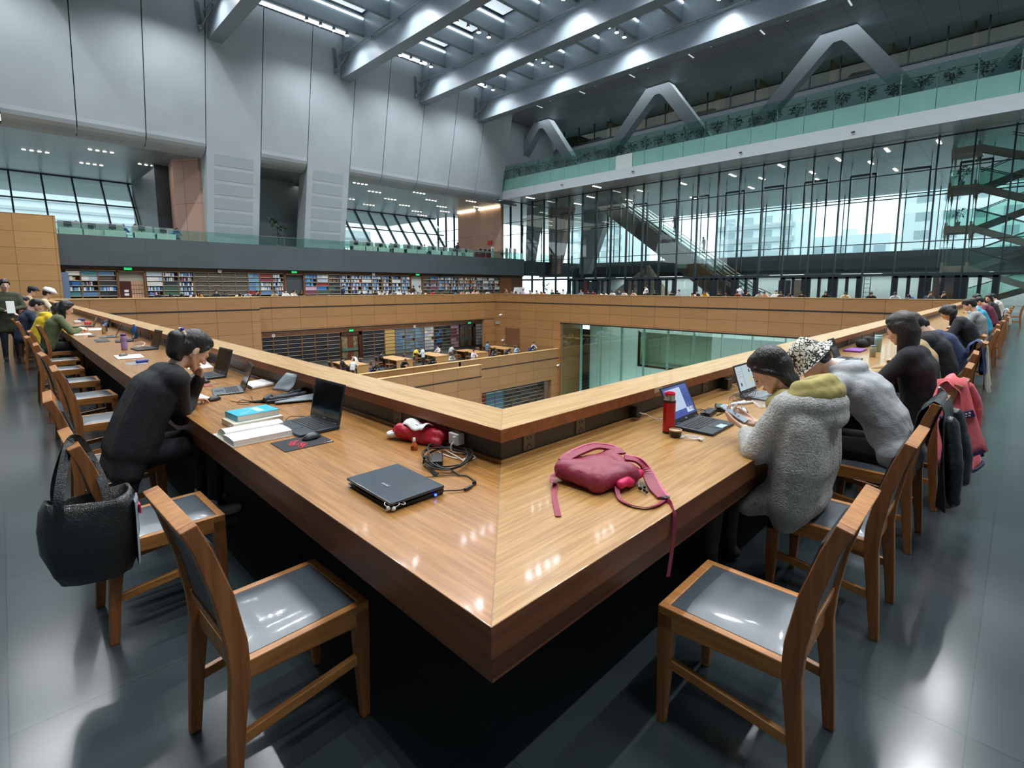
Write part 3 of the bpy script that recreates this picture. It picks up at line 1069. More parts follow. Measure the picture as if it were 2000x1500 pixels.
def hand(mb, wrist, fdir, normal, side, curl=(20, 25, 15), thumb=35, scale=1., splay=5, curls=None):
    """palm, four bent fingers and a thumb; side=+1 left hand, -1 right hand (thumb lies toward -side*y of the palm frame)"""
    f = Vector(fdir).normalized()
    n = Vector(normal)
    n = (n - f * n.dot(f)).normalized()
    t = n.cross(f) * (-side)          # toward the thumb
    w = Vector(wrist)
    k = scale
    lens = ((.040, .026, .021), (.044, .029, .022), (.041, .027, .021), (.032, .021, .019))
    offs = (.030, .010, -.010, -.028)
    mc = (.088, .090, .085, .078)
    tips = []
    for i in range(4):
        kn = w + f * mc[i] * k + t * offs[i] * k
        mb.cap2(w + t * offs[i] * .55 * k + f * .008, kn, .0125 * k, .0105 * k, 8)
        ang = 0.
        p = kn
        sp = math.radians((1.5 - i) * splay)
        fd = (f * math.cos(sp) + t * math.sin(sp)).normalized()
        cc = curls[i] if curls else curl
        for j in range(3):
            ang += math.radians(cc[j])
            d = fd * math.cos(ang) - n * math.sin(ang)
            q = p + d * lens[i][j] * k
            r = (.0088, .0080, .0074, .0066)
            mb.cap2(p, q, r[j] * k * (.9 if i == 3 else 1), r[j + 1] * k * (.9 if i == 3 else 1), 8)
            p = q
        tips.append(p)
    mb.cap2(w + f * .04 * k, w + f * .07 * k, .017 * k, .014 * k, 8)
    b = w + f * .022 * k + t * .022 * k
    ta = math.radians(thumb)
    d1 = (f * math.cos(ta) + t * math.sin(ta) - n * .25).normalized()
    d2 = (f * math.cos(ta * .55) + t * math.sin(ta * .55) - n * .35).normalized()
    p1 = b + d1 * .042 * k
    p2 = p1 + d2 * .032 * k
    p3 = p2 + d2 * .024 * k
    mb.cap2(b, p1, .0125 * k, .0105 * k, 8).cap2(p1, p2, .0105 * k, .0092 * k, 8).cap2(p2, p3, .0092 * k, .0075 * k, 8)
    return tips + [p3]


def headframe(c, pitch, yaw=0., roll=0.):
    M = Matrix.Rotation(math.radians(yaw), 4, 'Z') @ Matrix.Rotation(math.radians(pitch), 4, 'Y') @ Matrix.Rotation(math.radians(roll), 4, 'X')
    return Matrix.Translation(c) @ M


def head_shape(mb, H, k=1., full=True):
    R3 = H.to_3x3()
    def P(x, y, z): return H @ Vector((x * k, y * k, z * k))
    def e(c, r, n=14, m=10): mb.ell(P(*c), tuple(v * k for v in r), R3, n, m)
    e((-.012, 0, .03), (.098, .076, .092))
    e((.018, 0, -.012), (.072, .068, .085))
    e((.022, 0, -.055), (.064, .056, .052))
    e((.070, 0, -.092), (.022, .026, .018))
    for s in (-1, 1):
        mb.cap2(P(-.01, s * .058, -.045), P(.062, s * .022, -.092), .018 * k, .016 * k)
        if full:
            e((.062, s * .036, -.028), (.026, .022, .022), 10, 8)
            e((-.012, s * .076, -.012), (.020, .009, .032), 10, 8)
            e((-.008, s * .079, -.032), (.010, .007, .012), 8, 6)
    if full:
        mb.cap2(P(.083, -.03, .014), P(.083, .03, .014), .012 * k, .012 * k)
        mb.cap2(P(.090, 0, .010), P(.110, 0, -.034), .0085 * k, .0125 * k)
        for s in (-1, 1): e((.098, s * .012, -.038), (.010, .008, .008), 8, 6)
        e((.084, 0, -.060), (.014, .024, .006), 10, 6)
        e((.083, 0, -.069), (.013, .020, .006), 10, 6)
    else:
        mb.cap2(P(.088, 0, .0), P(.105, 0, -.032), .012 * k, .014 * k)


def hair_shape(mb, H, style='short', k=1., drop=.2, down=(0, 0, -1), part=0.):
    R3 = H.to_3x3()
    def P(x, y, z): return H @ Vector((x * k, y * k, z * k))
    def e(c, r): mb.ell(P(*c), tuple(v * k for v in r), R3, 16, 10)
    dn = Vector(down)
    e((-.026, 0, .042), (.100, .087, .096))
    e((-.045, 0, .0), (.078, .084, .085))
    e((.012, 0, .085), (.072, .070, .045))
    for s in (-1, 1):
        mb.cap2(P(.040, s * .068, .05), P(.018, s * .076, .0), .016 * k, .010 * k)
    if style in ('short', 'pony', 'bun'):
        mb.cap2(P(-.07, -.035, -.03), P(-.07, .035, -.03), .03 * k, .03 * k)
    if style == 'short':
        mb.cap2(P(.072, -.04, .075), P(.072, .04, .07), .022 * k, .02 * k)
    if style in ('bob', 'long'):
        for a in range(-96, 97, 12):
            t = math.radians(a)
            x, y = -.018 - .078 * math.cos(t), .082 * math.sin(t)
            top = P(x * .95, y * .95, .03)
            q = P(x * 1.03, y * 1.04, -.05)
            mb.cap2(top, q, .022 * k, .021 * k)
            L = drop * (1 if abs(a) < 75 else .9)
            mb.cap2(q, q + dn * L * k, .021 * k, .013 * k)
        for s in (-1, 1):
            mb.cap2(P(.050, s * .064, .05), P(.022, s * .082, -.02), .014 * k, .014 * k)
    if style == 'tucked':
        for y in (-.05, -.025, 0, .025, .05):
            q = P(-.062 + abs(y) * .4, y, -.02)
            mb.cap2(q, P(-.075 + abs(y) * .5, y * .95, -.10) + dn * drop * .2, .036 * k, .026 * k)
        for s in (-1, 1):
            mb.cap2(P(.058, s * .055, .055), P(.0, s * .082, .0), .016 * k, .018 * k)
            mb.cap2(P(.0, s * .082, .0), P(-.045, s * .066, -.07), .018 * k, .02 * k)
    if style == 'bun':
        e((-.135, 0, .03), (.05, .055, .05))


class Figure:
    """a figure facing +x with its origin on the floor under the hips"""

    def __init__(s, seat=.46, l1=10, l2=25, hp=30, hy=0, hr=0, lh=(.33, .16, .79), rh=(.33, -.16, .79), k=1., bend=0., standing=False,
                 elbow=(-.2, .9, -.7), neckfwd=0., knee=.45, hipy=0.):
        s.k = k
        s.stand = standing
        s.P = Vector((0, hipy, (.90 * k if standing else seat + .09)))
        side = Vector((0, math.sin(math.radians(bend)), 0))
        s.W = s.P + (dirv(l1) + side) * .19 * k
        s.Ch = s.W + (dirv((l1 + l2) / 2) + side) * .20 * k
        s.N = s.Ch + (dirv(l2) + side) * .16 * k
        s.HB = s.N + dirv(l2 * .7 + hp * .3 + neckfwd) * .075 * k
        s.H = headframe(s.HB, hp, hy, hr) @ Matrix.Translation((.022 * k, 0, .105 * k))
        s.sh = {}
        s.el = {}
        s.wr = {}
        for sd, t in ((1, lh), (-1, rh)):
            a = s.N - dirv(l2) * .045 * k + Vector((0, sd * .172 * k, 0)) + Vector((math.cos(math.radians(l2)), 0, -math.sin(math.radians(l2)))) * .012
            e, w = two_bone(a, t, .285 * k, .25 * k, (elbow[0], elbow[1] * sd, elbow[2]))
            s.sh[sd] = a; s.el[sd] = e; s.wr[sd] = w
        s.hip = {}; s.kn = {}; s.an = {}
        for sd in (1, -1):
            h = s.P + Vector((0, sd * .085 * k, -.02))
            s.hip[sd] = h
            if standing:
                s.kn[sd] = Vector((.03 + .02 * sd, h.y + sd * .01, .48 * k)); s.an[sd] = Vector((.02 * sd, h.y + sd * .015, .08))
            else:
                s.kn[sd] = h + Vector((.42 * k, sd * .035, .0)); s.an[sd] = Vector((knee, h.y + sd * .05, .085))

    def torso(s, mb, g=0., hem=0., belly=0.):
        k = s.k
        for c, hw, r in ((s.P, .085, .108), (s.W, .080, .106 + belly), (s.Ch, .092, .114), (s.N - (s.N - s.Ch) * .35, .110, .078)):
            mb.cap2(c + Vector((0, -hw * k, 0)), c + Vector((0, hw * k, 0)), (r + g) * k, (r + g) * k, 14)
        for sg in (-1, -.4, .4, 1):
            pts = [(s.P, .085, .104), (s.W, .080, .103), (s.Ch, .092, .110), (s.N - (s.N - s.Ch) * .3, .105, .074)]
            for (a, ha, ra), (b, hb, rb) in zip(pts, pts[1:]):
                mb.cap2(a + Vector((0, sg * ha * k, 0)), b + Vector((0, sg * hb * k, 0)), (ra + g) * k, (rb + g) * k, 12)
        for sd in (1, -1):
            mb.cap2(s.N - (s.N - s.Ch) * .12, s.sh[sd], (.055 + g) * k, (.062 + g) * k, 12)
            mb.cap2(s.Ch + Vector((0, sd * .06, 0)), s.sh[sd], (.09 + g) * k, (.06 + g) * k, 12)

    def arms(s, mb, g=0., cut=1.):
        k = s.k
        for sd in (1, -1):
            w = s.el[sd].lerp(s.wr[sd], cut)
            mb.cap2(s.sh[sd], s.el[sd], (.052 + g) * k, (.042 + g) * k, 12)
            mb.cap2(s.el[sd], w, (.042 + g) * k, (.029 + g * .8) * k, 12)

    def legs(s, mb, g=0., end=1.):
        k = s.k
        for sd in (1, -1):
            mb.cap2(s.hip[sd], s.kn[sd], (.083 + g) * k, (.058 + g) * k, 12)
            mb.cap2(s.kn[sd], s.kn[sd].lerp(s.an[sd], end), (.056 + g) * k, (.038 + g) * k, 12)
        mb.cap2(s.hip[-1], s.hip[1], (.10 + g) * k, (.10 + g) * k, 12)

    def feet(s, mb, sides=(1, -1)):
        for sd in sides:
            a = s.an[sd]
            mb.cap2(a + Vector((-.03, 0, -.04)), a + Vector((.13, .01 * sd, -.05)), .042, .035, 10)
            mb.cap2(a + Vector((0, 0, .05)), a + Vector((0, 0, -.04)), .045, .042, 10)

    def body(s, voxel, hands=None, full=True, legs=True):
        mb = MB()
        head_shape(mb, s.H, s.k, full)
        mb.cap2(s.N - (s.N - s.Ch) * .2, s.H @ Vector((-.028, 0, -.03)), .052 * s.k, .050 * s.k, 12)
        s.torso(mb, -.022)
        s.arms(mb, -.008)
        if legs: s.legs(mb, -.015); 
        for sd in (1, -1):
            h = (hands or {}).get(sd)
            f = (s.wr[sd] - s.el[sd]).normalized()
            if h is None and not full:
                mb.cap2(s.wr[sd], s.wr[sd] + f * .11, .03, .03)
            else:
                h = h or {}
                hand(mb, s.wr[sd], h.get('f', (f.x, f.y, min(f.z, -.05) * .5)), h.get('n', (0, 0, 1)), sd,
                     **{q: v for q, v in h.items() if q not in 'fn'})
        return grow(mb, voxel, 4)


def cloth(name, col, **k):
    d = dict(rough=.85, noise=.10, nscale=14, bump=.35, bscale=90, sheen=.0)
    d.update(k)
    return mat(name, col, **d)


skin_m = mat('skin', '#d2a58a', rough=.5, noise=.05, nscale=20)
skin_p = mat('skin_pale', '#dcb59d', rough=.5, noise=.05, nscale=20)
hair_m = mat('black_hair', '#16120f', rough=.38, noise=.35, nscale=1., stretch=(90, 90, 8), bump=.5, bscale=1.6)
hair_b = mat('dark_brown_hair', '#241912', rough=.4, noise=.35, nscale=1., stretch=(90, 90, 8), bump=.5, bscale=1.6)
eye_w = mat('eye_dark', '#120d0b', rough=.25)
brow_m = mat('eyebrow', '#231a15', rough=.8)
lip_m = mat('lips', '#b0605a', rough=.45)
shoe_w = mat('white_shoe', '#c9c6bf', rough=.6)
shoe_d = mat('dark_shoe', '#1e1e20', rough=.6)
COL = {}
def colmat(c):
    if c not in COL: COL[c] = mat('cloth_' + c.lstrip('#'), c, rough=.85, noise=.12, nscale=10)
    return COL[c]


def face_parts(H, k, parent, lids=True):
    """closed or lowered lids, brows and lips"""
    R3 = H.to_3x3()
    e = MB(); b = MB(); l = MB()
    for s in (-1, 1):
        e.ell(H @ Vector((.088 * k, s * .032 * k, -.008 * k)), (.006 * k, .014 * k, .0035 * k), R3, 10, 6)
        b.cap2(H @ Vector((.0935 * k, s * .017 * k, .020 * k)), H @ Vector((.084 * k, s * .046 * k, .022 * k)), .0035 * k, .003 * k, 6)
    l.ell(H @ Vector((.0925 * k, 0, -.060 * k)), (.007 * k, .021 * k, .005 * k), R3, 10, 6)
    l.ell(H @ Vector((.0905 * k, 0, -.070 * k)), (.007 * k, .017 * k, .005 * k), R3, 10, 6)
    e.build('eye', eye_w, parent, smooth=True)
    b.build('eyebrow', brow_m, parent, smooth=True)
    l.build('lips', lip_m, parent, smooth=True)


# ------------------------------------------------------------------ small figures for the far desks
def merge(meshes, name):
    me = bpy.data.meshes.new(name)
    v = []; f = []; mi = []
    for i, m in enumerate(meshes):
        o = len(v)
        v += [tuple(x.co) for x in m.vertices]
        for p in m.polygons:
            f.append(tuple(a + o for a in p.vertices)); mi.append(i)
    me.from_pydata(v, [], f)
    me.polygons.foreach_set('material_index', mi)
    me.polygons.foreach_set('use_smooth', [True] * len(f))
    me.update()
    return me


def far_proto(style, **kw):
    fg = Figure(**kw)
    vx = .02
    a = MB(); head_shape(a, fg.H, 1, False)
    a.cap2(fg.N, fg.H @ Vector((-.02, 0, -.03)), .05, .05)
    for sd in (1, -1): a.cap2(fg.wr[sd], fg.wr[sd] + (fg.wr[sd] - fg.el[sd]).normalized() * .1, .03, .028)
    b = MB(); hair_shape(b, fg.H, style, drop=.2)
    c = MB(); fg.torso(c, .008); fg.arms(c, .008)
    d = MB(); fg.legs(d, .004); fg.feet(d)
    me = merge([grow(a, .016, 2), grow(b, .018, 3), grow(c, .022, 3), grow(d, .025, 2)], 'person')
    for m in (skin_p, hair_m, colmat('#888888'), colmat('#23262c')): me.materials.append(m)
    return me


FAR = {
    'read': far_proto('short', l1=12, l2=38, hp=40, lh=(.36, .12, .80), rh=(.36, -.12, .80)),
    'long': far_proto('long', l1=10, l2=32, hp=38, lh=(.36, .12, .80), rh=(.36, -.12, .80)),
    'up': far_proto('short', l1=4, l2=14, hp=14, lh=(.38, .16, .80), rh=(.38, -.16, .80)),
    'down': far_proto('bob', l1=20, l2=58, hp=62, lh=(.45, .14, .80), rh=(.42, -.16, .80)),
    'side': far_proto('pony', l1=8, l2=25, hp=25, hy=50, lh=(.36, .12, .80), rh=(.2, -.05, 1.0)),
    'stand': far_proto('short', standing=True, l1=0, l2=8, hp=25, lh=(.25, .10, 1.05), rh=(.25, -.08, 1.08)),
}
N_FAR = 0
def far_person(kind, loc, rz, top, label, group, legs='#23262c', hair=None):
    me = FAR[kind]
    o = bpy.data.objects.new('person', me)
    C.objects.link(o)
    o.location = loc
    o.rotation_euler = (0, 0, rz)
    o.material_slots[2].link = 'OBJECT'
    o.material_slots[2].material = colmat(top)
    if hair:
        o.material_slots[1].link = 'OBJECT'
        o.material_slots[1].material = colmat(hair)
    if legs != '#23262c':
        o.material_slots[3].link = 'OBJECT'
        o.material_slots[3].material = colmat(legs)
    return tag(o, label, 'person', group)

# ================================================================== the reading desk round the well
desk_y = woodmat('desk_wood_y', '#ad7b44', '#8e6232', 'y', rough=.27, scale=2.6, coat=.2, streak=.62)
desk_x = woodmat('desk_wood_x', '#b58c56', '#9a703c', 'x', rough=.28, scale=2.6, coat=.2, streak=.62)  # same wood as the left run; its lighter look under the light is painted in
apron_m = woodmat('apron_wood', '#7e4a2a', '#693a1f', 'x', rough=.4, scale=.7)
apron_y = woodmat('apron_wood_y', '#84502c', '#6c3d20', 'y', rough=.4, scale=.7)
ledge_y = woodmat('ledge_wood_y', '#c49f6b', '#ab8450', 'y', rough=.32, scale=2.0, coat=.15, streak=.56)
ledge_x = woodmat('ledge_wood_x', '#c9a571', '#b08a55', 'x', rough=.32, scale=2.0, coat=.15, streak=.56)
ledge_e = woodmat('ledge_edge', '#93552f', '#7c4424', 'y', rough=.4, scale=.7)
panel_d = mat('desk_back_panel', '#3a3630', rough=.45)
outlet_m = mat('outlet_plate', '#5c574e', rough=.4)
outlet_w = mat('outlet_white', '#d9dcda', rough=.4)
hole_m = mat('outlet_hole', '#0a0a0a', rough=.6)


def mitre(mb, a, b, z0, z1, L, side, end=None):
    """a length of section a..b (distance from the outer edge), mitred at the corner"""
    p = [(a, a), (b, b), (b, L), (a, L)]
    if side == 'R': p = [(y, x) for x, y in p][::-1]
    else: p = p[::-1]
    mb.prism(p, z0, z1, 'z')
    return mb


seam_m = mat('mitre_joint', '#8d7a63', rough=.5)
for side, L, dm, am, lm in (('L', 35.75, desk_y, apron_y, ledge_y), ('R', 35.45, desk_x, apron_m, ledge_x)):
    t = empty('reading_desk', (0, 0, 0), 0,
              {'L': 'long oak reading desk running away to the far wood block, mitred at the near corner',
               'R': 'long oak reading desk running away beside the glass wall, mitred at the near corner'}[side], 'desk', 'desk runs round the well')
    q = lambda n, a, b, z0, z1, m, bv=0.: fixn(mitre(MB(), a, b, z0, z1, L, side).build(n, m, t, bevel=bv))
    q('desktop', .0, .835, .70, .75, dm, .002)
    q('apron', .0, .045, .66, .6995, am)
    q('apron', -.0008, .0, .66, .7485, am)
    q('under_rail', .03, .07, .562, .66, am)
    q('back_panel', .833, .86, .75, .868, panel_d)
    q('ledge', .787, 1.075, .87, .93, lm, .002)
    q('ledge_edge', .7855, .787, .868, .9285, MATS['ledge_edge'])
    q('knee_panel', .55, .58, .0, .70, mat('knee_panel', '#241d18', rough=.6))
    q('well_lining', 1.04, 1.075, -3, .87, wood_y if side == 'L' else wood_x)
    q('skirting', .815, .834, .7502, .766, dm)
    # sockets along the back panel
    for k in range(14):
        s0 = (1.02 if side == 'R' else 1.30) + (0, .42, 1.55, 2.0, 3.0, 3.9, 4.8, 5.7, 6.6, 7.5, 8.4, 9.3, 10.2, 11.1)[k]
        o = MB(); h = MB()
        if side == 'L':
            o.box(.826, .833, s0 - .04, s0 + .04, .775, .855)
            for dy, dz in ((-.012, .02), (.012, .02), (0, -.015), (-.014, -.026), (.014, -.026)): h.box(.8245, .8262, s0 + dy - .0025, s0 + dy + .0025, .815 + dz - .006, .815 + dz + .006)
        else:
            o.box(s0 - .04, s0 + .04, .826, .833, .775, .855)
            for dy, dz in ((-.012, .02), (.012, .02), (0, -.015), (-.014, -.026), (.014, -.026)): h.box(s0 + dy - .0025, s0 + dy + .0025, .8245, .8262, .815 + dz - .006, .815 + dz + .006)
        oo = o.build('power_outlet', outlet_m, t)
        if k < 5: h.build('socket_hole', hole_m, oo)
jl = MB().add([(-.0008, .0008, .7503), (.0008, -.0008, .7503), (.834, .8324, .7503), (.8324, .834, .7503)], [(0, 1, 2, 3)])
tag(jl.build('trim_8', seam_m), kind='structure')
jl = MB().add([(.786, .788, .9303), (.788, .786, .9303), (1.0755, 1.074, .9303), (1.074, 1.0755, .9303)], [(0, 1, 2, 3)])
tag(jl.build('trim_9', seam_m), kind='structure')
# far runs of the same desk, behind the well parapets
for nm, bx in (('in front of the bookshelves', ((11.7, 35.4, 38.38, 39.2, .66, .75), (11.7, 35.4, 38.32, 38.38, .75, .9))),
               ('in front of the black doors', ((35.94, 36.75, 1.2, 38.2, .66, .75), (35.84, 35.94, 1.2, 38.2, .75, .9)))):
    t = empty('reading_desk', (0, 0, 0), 0, 'far oak reading desk behind the parapet %s' % nm, 'desk', 'desk runs round the well')
    MB().box(*bx[0]).build('desktop', desk_x, t)
    MB().box(*bx[1]).build('back_panel', panel_d, t)
    k = bx[0]
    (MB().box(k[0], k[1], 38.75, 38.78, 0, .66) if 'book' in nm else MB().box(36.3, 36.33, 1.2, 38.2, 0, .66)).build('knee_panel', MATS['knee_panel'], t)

# ================================================================== chairs
ch_w = woodmat('chair_wood', '#a0673a', '#84502a', 'z', rough=.38, scale=1.3)
ch_x = woodmat('chair_wood_rail', '#b97f45', '#9c6531', 'x', rough=.36, scale=1.6)
leather = mat('black_leather', '#262b30', rough=.36, bump=.12, bscale=500, spec=.6)
leather_s = mat('seat_leather', '#495259', rough=.3, bump=.06, bscale=500, spec=.8, coat=.35)  # black leather greyed: the skylight reflection is put into the base colour
foot_m = mat('rubber_foot', '#0d0d0d', rough=.7)


def make_chair():
    t = empty('dining_chair')
    t.name = 'library_chair'
    W = .212
    # rear legs sweep up into the back posts
    prof = [(-.262, .0), (-.243, .22), (-.222, .42), (-.226, .52), (-.252, .68), (-.296, .84), (-.328, .915)]
    wid = (.036, .046, .058, .060, .056, .048, .044)
    for s in (-1, 1):
        rings = []
        for (x, z), w in zip([tuple(p) for p in prof], wid):
            y0, y1 = s * (W - .033), s * W
            rings.append([(x - w / 2, min(y0, y1), z), (x + w / 2, min(y0, y1), z + (.0 if z < .9 else .012)), (x + w / 2, max(y0, y1), z + (.0 if z < .9 else .012)), (x - w / 2, max(y0, y1), z)])
        l = fixn(MB().loft(rings).build('rear_leg', ch_w, t, bevel=.004))
        MB().box(-.272, -.25, s * (W - .017) - .012, s * (W - .017) + .012, -.0, .012).build('foot_pad', foot_m, l)
        f = MB()
        y0, y1 = sorted((s * (W - .04), s * W))
        f.loft([[(.175, y0 + .006, 0), (.205, y0 + .006, 0), (.205, y1 - .004, 0), (.175, y1 - .004, 0)],
                [(.158, y0, .30), (.212, y0, .30), (.212, y1, .30), (.158, y1, .30)],
                [(.155, y0, .43), (.212, y0, .43), (.212, y1, .43), (.155, y1, .43)]])
        fixn(f.build('front_leg', ch_w, t, bevel=.004))
        MB().bar((.19, s * (W - .018), .245), (-.235, s * (W - .018), .20), .022, .036).build('stretcher', ch_x, t, bevel=.003)
    fr = MB()
    for s in (-1, 1):
        y0, y1 = sorted((s * (W - .03), s * W))
        fr.hexa([(-.20, y0, .395), (.212, y0, .372), (.212, y1, .372), (-.20, y1, .395), (-.20, y0, .455), (.212, y0, .455), (.212, y1, .455), (-.20, y1, .455)])
    fr.box(.178, .212, -W + .02, W - .02, .372, .455).box(-.225, -.195, -W + .02, W - .02, .385, .455)
    fr.box(-.2, .18, -W + .02, W - .02, .43, .44)
    fixn(fr.build('seat_frame', ch_x, t, bevel=.004))
    MB().bar((.19, 0 - W + .03, .28), (.19, W - .03, .28), .02, .03).build('stretcher', ch_x, t) if False else None
    # seat pad, slightly domed
    n = 8
    vs = []; fs = []
    x0, x1, yy = -.19, .176, W - .032
    for i in range(n + 1):
        for j in range(n + 1):
            u, v = i / n, j / n
            d = (1 - (2 * u - 1) ** 6) * (1 - (2 * v - 1) ** 6)
            vs.append((x0 + (x1 - x0) * u, -yy + 2 * yy * v, .4535 + .014 * d))
    for i in range(n):
        for j in range(n):
            a = i * (n + 1) + j
            fs.append((a, a + n + 1, a + n + 2, a + 1))
    MB().add(vs, fs).build('seat_pad', leather_s, t, smooth=True)
    # back: top rail, pad and lower rail
    def bx(z):
        for (xa, za), (xb, zb) in zip(prof, prof[1:]):
            if za <= z <= zb: return xa + (xb - xa) * (z - za) / (zb - za)
        return prof[-1][0]
    MB().hexa([(bx(.872) - .022, -W + .033, .868), (bx(.872) + .022, -W + .033, .874), (bx(.872) + .022, W - .033, .874), (bx(.872) - .022, W - .033, .868),
               (bx(.915) - .022, -W + .033, .915), (bx(.915) + .022, -W + .033, .927), (bx(.915) + .022, W - .033, .927), (bx(.915) - .022, W - .033, .915)]).build('top_rail', ch_x, t, bevel=.003)
    MB().hexa([(bx(.52) - .018, -W + .033, .505), (bx(.52) + .014, -W + .033, .505), (bx(.52) + .014, W - .033, .505), (bx(.52) - .018, W - .033, .505),
               (bx(.55) - .018, -W + .033, .54), (bx(.55) + .014, -W + .033, .54), (bx(.55) + .014, W - .033, .54), (bx(.55) - .018, W - .033, .54)]).build('lower_rail', ch_x, t, bevel=.003)
    rings = []
    for i, z in enumerate((.545, .56, .62, .70, .78, .84, .862, .868)):
        e = .006 if i in (0, 7) else .030 if i in (1, 6) else .040
        c = bx(z)
        rings.append([(c - .014, -W + .036, z), (c - .006 + e, -W + .036 + .012, z), (c - .006 + e, W - .036 - .012, z), (c - .014, W - .036, z)])
    fixn(MB().loft(rings).build('back_pad', leather, t, bevel=.004))
    return t


chair0 = make_chair()
chair_used = False
def place_chair(x, y, rz, label, group=None):
    global chair_used
    c = chair0 if not chair_used else copy_tree(chair0)
    chair_used = True
    place(c, (x, y, 0), rz, label)
    c['category'] = 'chair'
    if group: c['group'] = group
    return c


G = 'wooden chairs along the reading desk'
LCH = [(-.155, .93, 2, 'empty oak chair with black seat, nearest at the left desk by the closed laptop'),
       (-.30, 2.08, 1, 'oak chair with the black tote bag hanging on its back'),
       (-.31, 3.3, -2, 'oak chair under the woman in the black suit'),
       (-.20, 4.72, 0, 'empty oak chair just beyond the woman in black'),
       (-.22, 6.02, 3, 'empty oak chair, second beyond the woman in black'),
       (-.22, 7.25, -1, 'empty oak chair, third beyond the woman in black'),
       (-.26, 8.55, 2, 'empty oak chair, fourth beyond the woman in black'),
       (-.20, 9.75, 0, 'empty oak chair beside the woman in the olive sweater'),
       (-.05, 11.25, 3, 'oak chair under the woman in the olive sweater'),
       (-.28, 12.75, -2, 'oak chair under the person in the yellow hoodie'),
       (-.33, 14.1, 2, 'oak chair under the man in the navy sweater'),
       (-.42, 15.6, 0, 'oak chair with a pale jacket hung over its back'),
       (-.34, 17.2, 0, 'oak chair under the reader in the dark navy coat'),
       (-.34, 19.0, 0, 'oak chair under the reader in the red jacket'),
       (-.34, 21.0, 0, 'oak chair under the reader in the beige coat and dark cap'),
       (-.34, 23.5, 0, 'oak chair under the reader in the white cap')]
for x, y, r, lb in LCH: place_chair(x, y, math.radians(r), lb, G)
RCH = [(1.0, -.235, 91, 'empty oak chair with black seat, nearest at the right desk by the crimson backpack'),
       (2.07, -.25, 90, 'oak chair under the woman in the grey fleece jacket'),
       (3.12, -.24, 89, 'oak chair with a black leather jacket over its back'),
       (3.98, -.28, 88, 'oak chair with a coral pink jacket over its back'),
       (5.0, -.26, 90, 'oak chair under the reader in the beige jacket'),
       (6.2, -.24, 92, 'oak chair under the reader in the black coat'),
       (7.6, -.26, 90, 'oak chair with white straps over its back'),
       (8.8, -.20, 90, 'oak chair under the man in the navy pullover'),
       (10.2, -.30, 93, 'oak chair under the woman with the hair clip'),
       (11.7, -.26, 90, 'oak chair with dark cushion before the grey jacket man'),
       (13.2, -.3, 88, 'oak chair under the man in the grey jacket'),
       (15.0, -.34, 90, 'oak chair under the reader in the turquoise jacket'),
       (16.8, -.3, 90, 'oak chair beyond the turquoise jacket'),
       (18.6, -.3, 90, 'oak chair under the reader in the maroon top'),
       (20.6, -.32, 90, 'oak chair with a pale coat over its back'),
       (22.8, -.3, 90, 'oak chair under the reader in the dark coat far along the right desk'),
       (25.2, -.34, 90, 'oak chair under the person with the white hood'),
       (27.6, -.62, 88, 'last oak chair pulled out at the far end of the right desk')]
for x, y, r, lb in RCH: place_chair(x, y, math.radians(r), lb, G)

# ================================================================== bookcases
case_m = woodmat('bookcase_wood', '#8d6a45', '#6f4f30', 'x', rough=.5)
shelf_m = mat('shelf_edge', '#d3c7b0', rough=.5)
back_m = mat('bookcase_back', '#3a2a1e', rough=.7)
CASES = {}
def bookcase(x0, x1, y, z0, rows, dz, label, group):
    w = round(x1 - x0, 2)
    key = (w, rows, dz)
    h = rows * dz + .05
    if key not in CASES:
        t = empty('bookcase')
        s = MB().box(0, .035, -.30, 0, 0, h).box(w - .035, w, -.30, 0, 0, h)
        s.build('side_panel', case_m, t)
        MB().box(.03, w - .03, -.02, 0, 0, h).build('back_panel', back_m, t)
        sh = None
        for k in range(rows + 1):
            if sh is None:
                sh = MB().box(.035, w - .035, -.29, -.02, -.012, .018).build('shelf', shelf_m, t)
            else:
                sh = sh.copy(); C.objects.link(sh)
            sh.location = (0, 0, k * dz + .012)
        CASES[key] = t
        KIDS[t.name] = list(t.children)
    else:
        t = copy_tree(CASES[key])
    t.location = (x0, y, z0)
    return tag(t, label, 'bookcase', group)


BOOKC = ['#e4e2dc', '#5b7fa6', '#2d3f63', '#a33a3c', '#c9b79a', '#37383a', '#6d9db8', '#8a6f5c', '#7f4050', '#3e5c4c', '#b6c6d2', '#d8892f', '#6a7d8a', '#c7a0b4', '#1f2733', '#d9b568', '#5a5248', '#2e6fb4', '#8f2f33', '#4b8790']
bmats = [mat('book_' + c.lstrip('#'), c, rough=.6) for c in BOOKC]
MIX = {'mix': [0, 0, 1, 2, 6, 3, 4, 5, 10, 0, 1], 'white': [0, 0, 0, 10], 'navy': [14], 'drab': [16], 'blue': [1, 6], 'mixblue': [0, 1, 2, 10, 6, 0, 17], 'red': [18], 'pink': [13, 8],
       'brown': [7, 5], 'yellow': [15], 'slate': [12, 6, 1], 'pale': [10, 0], 'deep': [17, 2, 14], 'dark': [5, 14, 9], 'teal': [19, 1], 'green': [9], 'maroon': [8], 'grey': [5, 16], 'cyan': [17, 6], 'warm': [4, 11, 0, 7, 18], 'box': [4]}
books_rest = MB()
book_proto = {}
N_BOOK = 0
